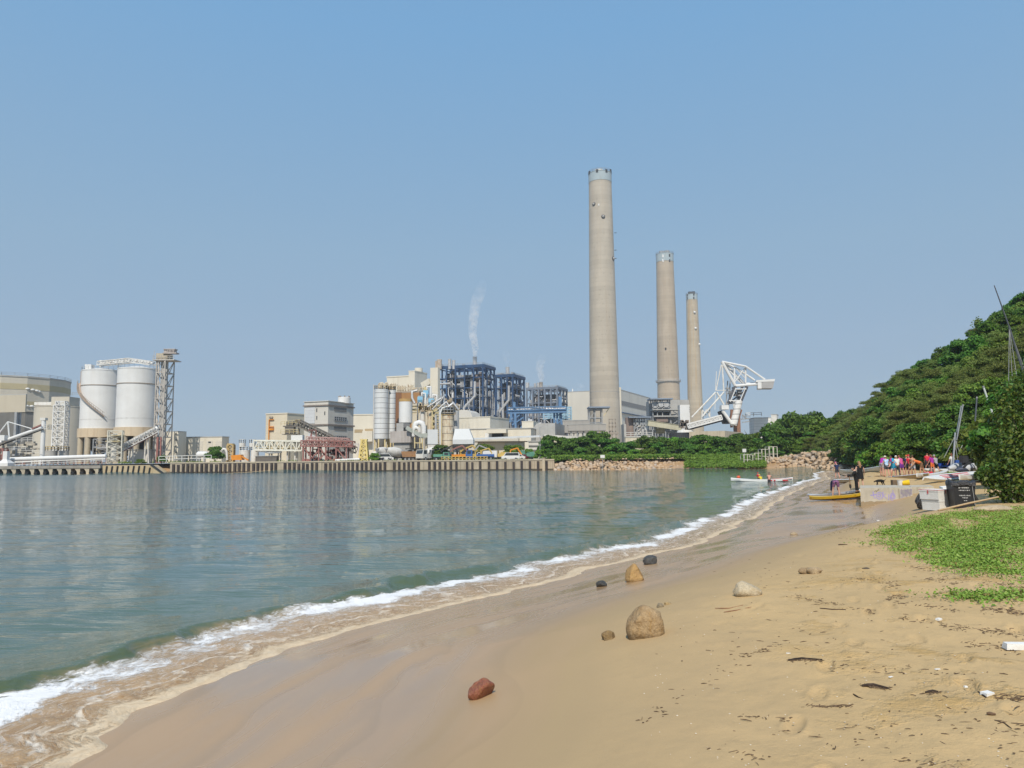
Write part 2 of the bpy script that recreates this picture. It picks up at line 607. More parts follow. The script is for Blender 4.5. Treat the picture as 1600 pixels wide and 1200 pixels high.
def polar(name, a_fine, a_step, radii):
 a = np.concatenate([np.linspace(-180, -a_fine - 1, 40), np.arange(-a_fine, a_fine + 1e-6, a_step), np.linspace(a_fine + 1, 180, 40)])
 a = np.radians(a)
 A, Rr = np.meshgrid(a, radii)
 x, y = np.sin(A) * Rr, np.cos(A) * Rr
 n, m = A.shape
 i = np.arange(n * m).reshape(n, m)
 f = np.stack([i[:-1, :-1], i[:-1, 1:], i[1:, 1:], i[1:, :-1]], -1).reshape(-1, 4)
 return x.ravel(), y.ravel(), f[:, ::-1]

def radii_(r0, r1, k, lo, hi):
 r = [r0]
 while r[-1] < r1:
  r.append(r[-1] + min(hi, max(lo, k * r[-1] ** 2)))
 return np.array(r)

# beach and sea bed
x, y, f = polar('sand', 38, 0.11, np.concatenate([[0.02, 1.0], radii_(2.0, 230, 1 / 900, 0.012, 2.5)]))
S_, D_ = shore(x, y)
zb_ = tz(x, y, S_, D_)
_r = random.Random(6)                   # trails of old footprints on the upper sand
for x0, y0, x1_, y1_, n in ((1.6, 4.6, 6.5, 13.5, 15), (3.2, 5.0, 5.2, 12.0, 11), (4.4, 6.5, 8.5, 17.5, 16), (2.2, 8.5, 7.5, 12.5, 9), (6.6, 8.0, 5.4, 15.5, 11)):
 for i in range(n):
  u = i / (n - 1)
  fx, fy = x0 + (x1_ - x0) * u + _r.gauss(0, .07), y0 + (y1_ - y0) * u + _r.gauss(0, .07)
  dx, dy = x1_ - x0, y1_ - y0
  q = math.hypot(dx, dy)
  dx, dy = dx / q, dy / q
  fx, fy = fx - dy * (.09 if i % 2 else -.09), fy + dx * (.09 if i % 2 else -.09)
  m_ = (np.abs(x - fx) < .4) & (np.abs(y - fy) < .4)
  a_, b_ = (x[m_] - fx) * dx + (y[m_] - fy) * dy, -(x[m_] - fx) * dy + (y[m_] - fy) * dx
  e_ = (a_ / .15) ** 2 + (b_ / .062) ** 2
  zb_[m_] += _r.uniform(.5, 1) * (-.028 * np.exp(-e_ ** 2) + .012 * np.exp(-((np.sqrt(e_) - 1.35) / .3) ** 2))
me = mesh_np('beach', np.stack([x, y, zb_], 1), f, smooth=True, uv=np.stack([S_, flat_(y, D_)], 1))

def sand_material():
 m, t, b = NT('beach_sand')
 uv = nd(t, 'UVMap', uv_map='shore').outputs[0]
 sp = nd(t, 'SeparateXYZ')
 t.links.new(uv, sp.inputs[0])
 s, d = sp.outputs[0], sp.outputs[1]
 pos = nd(t, 'NewGeometry').outputs['Position']
 n1 = noise_(t, pos, 0.55, 5, 0.6)
 n2 = noise_(t, pos, 6.0, 6, 0.7)
 n3 = noise_(t, pos, 90.0, 3, 0.7)
 # patchy dry sand, with trampled yellower patches further up the beach
 dry = mix_(t, ramp_(t, n1, [(0.3, 0.0), (0.7, 1.0)]), (0.53, 0.372, 0.188), (0.47, 0.328, 0.162))
 up = math_(t, 'MULTIPLY', ramp_(t, noise_(t, pos, 0.9, 7, 0.72), [(0.53, 0.0), (0.62, 1.0)]), ramp_(t, math_(t, 'MULTIPLY', d, 0.1), [(0.62, 0.0), (0.8, 1.0)]))
 dry = mix_(t, math_(t, 'MULTIPLY', up, 0.85), dry, (0.52, 0.335, 0.13))
 dry = mix_(t, math_(t, 'MULTIPLY', ramp_(t, n2, [(0.52, 0.0), (0.72, 1.0)]), 0.34), dry, (0.26, 0.19, 0.11))
 # damp band washed by the waves
 wv = nd(t, 'CombineXYZ')
 t.links.new(math_(t, 'MULTIPLY', s, 0.35), wv.inputs[0])
 t.links.new(math_(t, 'MULTIPLY', d, 1.4), wv.inputs[1])
 n4 = noise_(t, wv.outputs[0], 1.0, 2, 0.5, 0.2)
 edge = math_(t, 'ADD', d, math_(t, 'MULTIPLY', math_(t, 'SUBTRACT', n4, 0.5), 1.6))
 wet = ramp_(t, math_(t, 'MULTIPLY', edge, 0.1), [(0.34, 1.0), (0.50, 0.0)])
 damp = ramp_(t, math_(t, 'MULTIPLY', edge, 0.1), [(0.52, 1.0), (0.70, 0.0)])
 wetc = mix_(t, ramp_(t, n4, [(0.35, 0.0), (0.65, 1.0)]), (0.42, 0.272, 0.146), (0.365, 0.233, 0.122))
 tide = math_(t, 'FRACT', math_(t, 'ADD', math_(t, 'MULTIPLY', edge, 0.8), math_(t, 'MULTIPLY', noise_(t, pos, 0.3, 1, 0.5), 1.4)))
 tide = ramp_(t, tide, [(0.0, 0.0), (0.70, 0.10), (0.94, 0.6), (0.985, 0.0)])
 wetc = mix_(t, math_(t, 'MULTIPLY', tide, 0.35), wetc, (0.215, 0.145, 0.075))
 dampc = (0.40, 0.285, 0.155)
 col = mix_(t, damp, dry, dampc)
 col = mix_(t, wet, col, wetc)
 col = mix_(t, math_(t, 'MULTIPLY', ramp_(t, n3, [(0.62, 0.0), (0.70, 1.0)]), 0.25), col, (0.16, 0.12, 0.08))
 col = mix_(t, math_(t, 'MULTIPLY', ramp_(t, n3, [(0.30, 1.0), (0.36, 0.0)]), 0.25), col, (0.62, 0.52, 0.36))
 t.links.new(col, b.inputs['Base Color'])
 film = ramp_(t, n4, [(0.38, 0.40), (0.60, 0.12)])
 t.links.new(mix_(t, wet, (0.9, 0.9, 0.9), film), b.inputs['Roughness'])
 t.links.new(mix_(t, wet, (0.15, 0.15, 0.15), (0.5, 0.5, 0.5)), b.inputs['Specular IOR Level'])
 # grain, trampling and ripples
 h = math_(t, 'ADD', math_(t, 'MULTIPLY', n2, 0.5), math_(t, 'MULTIPLY', noise_(t, pos, 28, 5, 0.7), 0.22))
 h = math_(t, 'ADD', h, math_(t, 'MULTIPLY', n3, 0.05))
 h = math_(t, 'ADD', h, math_(t, 'MULTIPLY', up, math_(t, 'MULTIPLY', noise_(t, pos, 11, 6, 0.75), 1.8)))
 h = math_(t, 'MULTIPLY', h, math_(t, 'SUBTRACT', 1.0, math_(t, 'MULTIPLY', damp, 1.0)))
 bn = nd(t, 'Bump', i_Strength=0.55, i_Distance=0.06)
 t.links.new(h, bn.inputs['Height'])
 t.links.new(bn.outputs[0], b.inputs['Normal'])
 return m

tag(link('beach', me, sand_material()), kind='structure')

# sea surface
EDGE = lambda s: 0.30 * fbm(s * 0.55, s * 0 + 3.1, 11, 3) + 0.10 * fbm(s * 2.3, s * 0 + 8.1, 12, 3)

def sea_z(x, y, S, D):
 k = 1 - sstep(S_END - 12, S_END + 2, S)          # surf only along the beach
 e = EDGE(S) * k
 d = e - D                                        # distance out from the wash edge
 ter = tz(x, y, S, D)
 zb = np.interp(D, _px, _pz)
 dd = np.maximum(d, 0)
 amp = 0.55 + 0.45 * vn(S * 0.30, S * 0 + 1.7, 21) + 0.25 * vn(S * 1.1, S * 0, 22)
 cr = 2.35 + 0.45 * vn(S * 0.23, S * 0 + 9.2, 23) + 0.14 * fbm(S * 1.4, S * 0 + 4, 28)
 q = dd - cr
 wave = 0.23 * np.clip(amp, 0.08, 1.3) * np.where(q < 0, np.exp(-(q / 0.26) ** 2), np.exp(-(q / 0.75) ** 2))
 swell = 0.05 * np.sin((dd - 5.0) * 1.5 + 1.5 * vn(S * .2, S * 0, 24)) * sstep(3.2, 5, dd) * np.exp(-dd / 14)
 lipn = 0.6 + 0.5 * fbm(S * 3.0, D * 4.0, 25)
 lip = 0.045 * np.clip(lipn, 0.3, 1.2) * (1 - np.exp(-dd / 0.06)) * np.exp(-((dd - 0.08) / 0.24) ** 2) + 0.05 * sstep(0, 0.9, dd)
 churn = 0.016 * fbm(S * 5, D * 6, 26, 3) * np.exp(-((dd - 1.0) / 0.9) ** 2) + 0.018 * np.abs(fbm(S * 6, D * 7, 29, 3)) * np.exp(-((dd - cr + 0.35) / 0.35) ** 2)
 near = 0.012 * fbm(x * 1.6, y * 2.2, 27, 3) * sstep(2.5, 4, dd)
 zz = np.maximum(np.maximum(ter, 0.0) + lip, 0.02 * sstep(0, .3, dd)) + (wave + swell + churn) * k + near
 return np.where(d < 0, ter - 0.3 * np.clip(-d, 0, 2), np.where(k > 0.02, zz, 0.0 + near))

x, y, f = polar('sea', 38, 0.10, np.concatenate([[0.02, 2.0], radii_(5.0, 700, 1 / 1500, 0.02, 14.0)]))
S_, D_ = shore(x, y)
zs = sea_z(x, y, S_, D_)
keep = (D_[f].min(axis=1) < 2.0)
S2_, D2_ = shore(x, y, BEND)
D2_ = np.sign(D_) * np.abs(D2_)
me = mesh_np('sea', np.stack([x, y, zs], 1), f[keep], smooth=True, uv=np.stack([S2_, EDGE(S2_) * (1 - sstep(S_END - 12, S_END + 2, S2_)) - D2_], 1))

def sea_material():
 m, t, b = NT('sea_water')
 uv = nd(t, 'UVMap', uv_map='shore').outputs[0]
 sp = nd(t, 'SeparateXYZ')
 t.links.new(uv, sp.inputs[0])
 s, d = sp.outputs[0], sp.outputs[1]
 pos = nd(t, 'NewGeometry').outputs['Position']
 beach = math_(t, 'LESS_THAN', s, float(S_END - 6))
 # foam coordinates follow the shore
 fv = nd(t, 'CombineXYZ')
 t.links.new(s, fv.inputs[0])
 t.links.new(math_(t, 'MULTIPLY', d, 1.35), fv.inputs[1])
 nA = noise_(t, fv.outputs[0], 1.1, 6, 0.65, 0.6)
 nB = noise_(t, fv.outputs[0], 4.5, 6, 0.7, 0.8)
 nD = noise_(t, fv.outputs[0], 12.0, 5, 0.7, 0.5)
 nC = noise_(t, fv.outputs[0], 0.45, 3, 0.5)
 dj = math_(t, 'ADD', d, math_(t, 'MULTIPLY', math_(t, 'SUBTRACT', nA, 0.5), 1.1))
 dk = math_(t, 'MULTIPLY', dj, 0.1)
 # water body: sandy wash -> green -> deep blue-green, as the bottom drops away
 body = ramp_(t, dk, [(0.12, (0.42, 0.265, 0.125)), (0.175, (0.32, 0.215, 0.105)), (0.215, (0.080, 0.105, 0.048)), (0.36, (0.080, 0.118, 0.075)), (1.0, (0.068, 0.114, 0.092))])
 rfar = ramp_(t, math_(t, 'MULTIPLY', d, 0.006), [(0.2, 0.0), (0.8, 1.0)])
 far = ramp_(t, math_(t, 'MULTIPLY', d, 0.01), [(0.1, 0.0), (0.6, 1.0)])
 body = mix_(t, far, body, (0.044, 0.092, 0.100))
 # foam: a lip at the edge, lace over the wash and a broken crest
 lip = ramp_(t, dk, [(0.0, 0.85), (0.012, 0.75), (0.034, 0.40), (0.06, 0.0)])
 crest = ramp_(t, dk, [(0.10, 0.0), (0.135, 0.75), (0.175, 1.0), (0.20, 0.75), (0.215, 0.0)])
 lace = ramp_(t, dk, [(0.0, 0.44), (0.06, 0.30), (0.10, 0.31), (0.19, 0.36), (0.215, 0.0), (0.225, 0.0), (0.3, 0.10), (0.5, 0.0)])
 wgt = math_(t, 'MAXIMUM', math_(t, 'MAXIMUM', math_(t, 'MULTIPLY', lip, math_(t, 'ADD', 0.50, math_(t, 'MULTIPLY', nC, 0.6))), math_(t, 'MULTIPLY', crest, math_(t, 'ADD', 0.33, math_(t, 'MULTIPLY', ramp_(t, nC, [(0.36, 0.0), (0.62, 1.0)]), 0.30)))), lace)
 # a second, lobed line of foam left inside the wash
 lob = math_(t, 'ADD', d, math_(t, 'MULTIPLY', math_(t, 'SUBTRACT', noise_(t, fv.outputs[0], 0.8, 2, 0.5), 0.5), 2.2))
 lob = ramp_(t, math_(t, 'MULTIPLY', lob, 0.1), [(0.052, 0.0), (0.062, 0.46), (0.085, 0.26), (0.105, 0.0)])
 wgt = math_(t, 'MAXIMUM', wgt, lob)
 thr = math_(t, 'ADD', math_(t, 'ADD', math_(t, 'MULTIPLY', nB, 0.5), math_(t, 'MULTIPLY', nD, 0.35)), math_(t, 'MULTIPLY', nA, 0.15))
 foam = math_(t, 'SUBTRACT', math_(t, 'ADD', thr, wgt), 0.80)
 foam = ramp_(t, math_(t, 'MULTIPLY', foam, 4.5), [(0.0, 0.0), (0.75, 1.0)])
 foam = math_(t, 'MULTIPLY', foam, beach)
 # churned sand in the wash
 churn = math_(t, 'MULTIPLY', ramp_(t, dk, [(0.015, 0.0), (0.035, 1.0), (0.075, 1.0), (0.13, 0.15), (0.2, 0.0)]), beach)
 body = mix_(t, math_(t, 'MULTIPLY', churn, ramp_(t, math_(t, 'ADD', math_(t, 'MULTIPLY', nD, 0.45), math_(t, 'MULTIPLY', nA, 0.55)), [(0.42, 0.70), (0.52, 0.0)])), body, (0.27, 0.145, 0.048))
 body = mix_(t, math_(t, 'MULTIPLY', churn, ramp_(t, nD, [(0.54, 0.0), (0.66, 0.45)])), body, (0.62, 0.47, 0.29))
 fcol = mix_(t, ramp_(t, dk, [(0.03, 0.0), (0.14, 1.0)]), (0.64, 0.51, 0.35), (0.78, 0.77, 0.75))
 fcol = mix_(t, ramp_(t, nB, [(0.35, 0.55), (0.6, 0.0)]), fcol, (0.46, 0.32, 0.18))
 fcol2 = mix_(t, ramp_(t, dk, [(0.10, 0.0), (0.15, 1.0)]), fcol, (0.80, 0.79, 0.77))
 col = mix_(t, foam, body, fcol2)
 t.links.new(col, b.inputs['Base Color'])
 b.inputs['IOR'].default_value = 1.33
 t.links.new(mix_(t, foam, mix_(t, rfar, (0.045, 0.045, 0.045), (0.22, 0.22, 0.22)), (0.7, 0.7, 0.7)), b.inputs['Roughness'])
 t.links.new(mix_(t, foam, (0.5, 0.5, 0.5), (0.2, 0.2, 0.2)), b.inputs['Specular IOR Level'])
 # wind ripples, longer chop further out
 a = noise_(t, scale_(t, pos, (0.24, 1.25, 1)), 0.75, 4, 0.6, 0.3)
 c = noise_(t, scale_(t, pos, (0.32, 1.3, 1)), 3.6, 4, 0.62, 0.3)
 e = noise_(t, scale_(t, pos, (0.22, 1.0, 1)), 0.16, 3, 0.5)
 gust = ramp_(t, noise_(t, scale_(t, pos, (0.5, 1.6, 1)), 0.035, 3, 0.5), [(0.35, 0.45), (0.65, 1.0)])
 hh = math_(t, 'ADD', math_(t, 'MULTIPLY', a, 0.34), math_(t, 'MULTIPLY', c, 0.055))
 hh = math_(t, 'MULTIPLY', hh, gust)
 hh = math_(t, 'ADD', hh, math_(t, 'MULTIPLY', e, 0.45))
 hh = math_(t, 'ADD', math_(t, 'MULTIPLY', hh, ramp_(t, dk, [(0.15, 0.12), (0.4, 1.0)])), math_(t, 'MULTIPLY', math_(t, 'MULTIPLY', nB, foam), 0.03))
 hh = math_(t, 'ADD', hh, math_(t, 'MULTIPLY', math_(t, 'MULTIPLY', nD, math_(t, 'MAXIMUM', churn, foam)), 0.045))
 bn = nd(t, 'Bump', i_Strength=1.0, i_Distance=1.0)
 t.links.new(math_(t, 'MULTIPLY', hh, SEA_CHOP), bn.inputs['Height'])
 t.links.new(bn.outputs[0], b.inputs['Normal'])
 return m

SEA_CHOP = 0.42
tag(link('sea', me, sea_material()), kind='structure')

# yard of the power station: one level sheet out to the horizon
yard = MB()
yp = [(-6000, 190.6), (-45, 191.6), (10, 193.5), (36, 192.5), (60, 190), (76, 176), (95, 150), (140, 120), (6000, 120), (6000, 9000), (-6000, 9000)]
me = bpy.data.meshes.new('yard')
me.from_pydata([(a, b, G) for a, b in yp], [], [tuple(range(len(yp)))])
tag(link('yard_ground', me, mk('yard_dust', (0.36, 0.31, 0.24), (0.30, 0.26, 0.20), 0.05, rough=0.9)), kind='structure')

# ------------------------------------------------------------------ hill
_rid = [(1205, 668, 224), (1235, 660, 218), (1310, 645, 205), (1340, 640, 196), (1370, 612, 172), (1425, 574, 160), (1500, 530, 150), (1570, 482, 140), (1605, 464, 136), (1750, 380, 128), (2000, 250, 118), (2600, 60, 100)]
_toe = [(1195, 717, 203), (1250, 717, 192), (1305, 719, 172), (1338, 722, 138), (1362, 724, 104), (1400, 720, 84), (1440, 717, 74), (1490, 716, 67), (1530, 716, 63), (1620, 714, 56), (1900, 712, 44), (2600, 712, 26)]

def _lerp(P, u):
 u = u * (len(P) - 1)
 i = min(int(u), len(P) - 2)
 a, b = P[i], P[i + 1]
 return a.lerp(b, u - i)

RID = [W(a, b, c) - Vector((0, 0, 3.9)) for a, b, c in _rid]
TOE = [W(a, b, c) - Vector((0, 0, 0.6)) for a, b, c in _toe]

def hill(u, v):                         # u along the foot, v from foot (0) to crest (1) and beyond
 a, b = _lerp(TOE, u), _lerp(RID, u)
 p = a.lerp(b, min(v, 1.0))
 p.z = a.z + (b.z - a.z) * max(0, min(1, v)) ** 0.92
 if v > 1:
  q = (b - a) * (v - 1)
  p = b + Vector((q.x, q.y, -(b.z - a.z) * (v - 1) * 1.2))
 p.z += 0.9 * float(fbm(p.x * 0.09, p.y * 0.09, 31)) * (1 if v > 0.04 else 0)
 return p

NU, NV = 110, 46
hv = [hill(i / (NU - 1), -0.02 + 1.5 * j / (NV - 1)) for j in range(NV) for i in range(NU)]
hf = [(j * NU + i, j * NU + i + 1, (j + 1) * NU + i + 1, (j + 1) * NU + i) for j in range(NV - 1) for i in range(NU - 1)]
me = mesh_np('hill', [tuple(p) for p in hv], hf, smooth=True)
tag(link('hill', me, mk('hill_undergrowth_soil', (0.035, 0.055, 0.018), (0.06, 0.055, 0.03), 0.3, rough=0.9, bump=0.8, bscale=1.5)), kind='structure')

# ------------------------------------------------------------------ quay
QY = 190.0

def quay_wall():
 t = thing('quay_wall', 'long tan concrete quay wall faced with upright dark timber fenders', 'quay wall', (W(560, 730, QY).x, QY, 0))
 xs = (slope(266) * QY, slope(866) * QY)
 MB().box(xs[0], xs[1], QY, QY + 3.0, -1.5, 2.42).build('wall', mk('quay_concrete', (0.47, 0.40, 0.30), (0.36, 0.30, 0.22), 0.35, streak=0.6, sc_=(0.16, 0.12, 0.08), lines=((0, 2.3, 0.12, 0.5),), bump=0.4), t)
 MB().box(xs[0], xs[1], QY - 0.12, QY + 3.0, 2.42, 2.72).build('coping', TANC, t)
 fm = mk('tarred_timber', (0.035, 0.03, 0.032), (0.07, 0.055, 0.05), 1.0, streak=0.3, sc_=(0.2, 0.15, 0.1))
 px = 272.0
 r_ = random.Random(3)
 while px < 858:
  st = 7.2 if px < 640 else (8.2 if px < 730 else 13.0)
  if r_.random() > 0.05:
   xx = slope(px) * QY
   wd = 0.27 + 0.05 * r_.random()
   b = MB().box(xx - wd, xx + wd, QY - 0.42, QY - 0.003, -0.6, 2.1 + 0.3 * r_.random())
   b.box(xx - wd * 0.6, xx + wd * 0.6, QY - 0.52, QY - 0.42, -0.4, 1.8)
   b.build('fender', fm, t)
  px += st + r_.uniform(-0.8, 0.8)
 wl = MB().box(xs[0], xs[1], QY - 0.05, QY - 0.004, -0.6, 0.35)
 wl.build('tide_band', mk('tide_stain', (0.10, 0.085, 0.06), (0.06, 0.055, 0.04), 0.8, streak=0.4), t)

quay_wall()

def jetty():
 QJ = 186.5
 t = thing('open_jetty', 'grey concrete jetty on blocks with dark openings below the white pipe conveyor', 'jetty', (slope(70) * QJ, QJ, 0))
 x0, x1 = slope(-330) * QJ, slope(157) * QJ
 MB().box(x0, x1, QJ, QJ + 6, 1.45, 2.15).build('deck', mk('old_grey_concrete', (0.34, 0.31, 0.27), (0.24, 0.22, 0.19), 0.4, streak=0.6, bump=0.4), t)
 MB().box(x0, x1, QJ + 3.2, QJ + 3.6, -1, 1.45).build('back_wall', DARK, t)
 n = 34
 for i in range(n):
  xx = x0 + (x1 - x0) * (i + 0.5) / n
  b = MB()
  b.ext([(xx - 0.75, QJ + 0.15, 1.45), (xx + 0.6, QJ + 0.15, 1.45), (xx + 0.6, QJ + 0.15, -1), (xx + 0.1, QJ + 0.15, -1), (xx - 0.2, QJ + 0.15, 0.7)], (0, 2.4, 0))
  b.build('pier', TANC, t)
  b = MB().tube((xx + 1.1, QJ - 0.15, 0.35), (xx + 1.1, QJ + 0.5, 0.35), 0.42, 12)
  b.build('fender', RUBBER, t)

jetty()

def sheet_wall():
 QJ = 187.5
 x0, x1 = slope(157) * QJ, slope(241) * QJ
 t = thing('seawall', 'yellowish panelled seawall with slanting black fender strips left of the gap', 'seawall', ((x0 + x1) / 2, QJ, 0))
 MB().ext([(x0, QJ, -1), (x1 + 1.8, QJ, -1), (x1 + 1.8, QJ, 0.25), (x1 - 0.9, QJ, 2.1), (x0, QJ, 2.1)], (0, 4, 0)).build('wall', mk('ochre_panels', (0.52, 0.42, 0.27), (0.42, 0.33, 0.20), 0.3, streak=0.5, sc_=(0.2, 0.13, 0.06)), t)
 for i in range(10):
  xx = x0 + (x1 - x0) * (i + 0.3) / 10
  top = 1.95 if i < 9 else 1.5
  MB().ext([(xx - 0.14, QJ - 0.3, top), (xx + 0.14, QJ - 0.3, top), (xx - 0.2, QJ - 0.3, -0.6), (xx - 0.48, QJ - 0.3, -0.6)], (0, 0.29, 0)).build('fender', RUBBER, t)
 MB().ext([(x1 - 1.0, QJ - 0.35, 2.3), (x1 - 0.4, QJ - 0.35, 2.3), (x1 + 2.6, QJ - 0.35, 0.15), (x1 + 2.0, QJ - 0.35, 0.15)], (0, 0.34, 0)).build('ramp_edge', DARK, t)

sheet_wall()

# ------------------------------------------------------------------ plant: sited rectangular blocks
class Site:
 """a block with a near corner seen at column xC, depth D; its front face runs left to xL, its side face back to xR"""

 def __init__(s, name, label, cat, xL, xC, xR, D, ytop, yaw=22.0, base=G, group=None, depth=None):
  s.yaw = R(yaw)
  s.C = Vector((slope(xC) * D, D, base))
  vx, vy = -math.cos(s.yaw), math.sin(s.yaw)
  ux, uy = math.sin(s.yaw), math.cos(s.yaw)
  m = slope(xL)
  s.L = (m * D - s.C.x) / (vx - m * vy)
  if depth is None:
   m = slope(xR)
   s.Rr = (m * D - s.C.x) / (ux - m * uy)
  else:
   s.Rr = depth
  s.h = W(xC, ytop, D).z - base
  s.o = thing(name, label, cat, s.C, -s.yaw, group)
  s.M = (Matrix.Translation(s.C) @ Matrix.Rotation(-s.yaw, 4, 'Z')).inverted()

 def F(s, px, py):                   # -> local x, z on the front face
  a, d = s.M @ CAM, s.M.to_3x3() @ ray(px, py)
  p = a + d * (-a.y / d.y)
  return p.x, p.z

 def S(s, px, py):                   # -> local y, z on the side face
  a, d = s.M @ CAM, s.M.to_3x3() @ ray(px, py)
  p = a + d * (-a.x / d.x)
  return p.y, p.z

 def shell(s, mat, z0=0.0, z1=None, roof=None, par=0.0):
  z1 = s.h if z1 is None else z1
  MB().box(-s.L, 0, 0, s.Rr, z0, z1).build('wall', mat, s.o, local=True)
  if roof:
   MB().box(-s.L - par, par, -par, s.Rr + par, z1 + 0.003, z1 + roof[1]).build('roof', roof[0], s.o, local=True)
  return s

 def fp(s, name, x0, y0, x1, y1, mat, out=0.12, inn=0.0, bars=None, bm=None):
  a, zt = s.F(x0, y0)
  b, zb = s.F(x1, y1)
  MB().box(a, b, -out, -0.004 if not inn else inn, zb, zt).build(name, mat, s.o, local=True)
  return s

 def sp(s, name, x0, y0, x1, y1, mat, out=0.12, split=0, frame=None):
  a, zt = s.S(x0, y0)
  b, zb = s.S(x1, y1)
  zb = s.S(x0, y1)[1]
  o = MB().box(0.004, out, a, b, zb, zt).build(name, mat, s.o, local=True)
  if split:
   f = MB()
   for i in range(split + 1):
    q = a + (b - a) * i / split
    f.box(out, out + 0.1, q - 0.12, q + 0.12, zb, zt)
   for z in (zb, (zb + zt) / 2, zt):
    f.box(out, out + 0.08, a, b, z - 0.08, z + 0.08)
   f.build('frame', frame or STEEL, o, local=True)
  return s

 def ring(s, name, z0, z1, mat, out=0.35):
  MB().prism([(-s.L - out, -out), (out, -out), (out, s.Rr + out), (-s.L - out, s.Rr + out)], z0, z1).build(name, mat, s.o, local=True)
  return s

def drum(name, label, cat, xL, xR, D, ytop, ybot, mat, group=None, dome=0.12, n=40, roof=True, base=None, extra=None):
 r = (slope(xR) - slope(xL)) * D / 2
 r = r * (D + r) / D
 cx = (slope(xL) + slope(xR)) / 2 * (D + r)
 xm = (xL + xR) / 2
 zt, zb = W(xm, ytop, D).z, (W(xm, ybot, D).z if ybot else G)
 o = thing(name, label, cat, (cx, D + r, min(zb, zb)), 0, group)
 MB().lathe([(r, zb), (r, zt)], (cx, D + r, 0), n).build('shell', mat, o, smooth=40)
 if roof:
  MB().lathe([(r * 1.015, zt - 0.15), (r * 1.015, zt + 0.15), (r * 0.3, zt + dome * r * 1.6), (0.05, zt + dome * r * 1.8)], (cx, D + r, 0), n).build('roof', mat, o, smooth=30)
 return o, Vector((cx, D + r, zb)), r, zt

def free(name, label, cat, p, group=None):
 return thing(name, label, cat, p, 0, group)

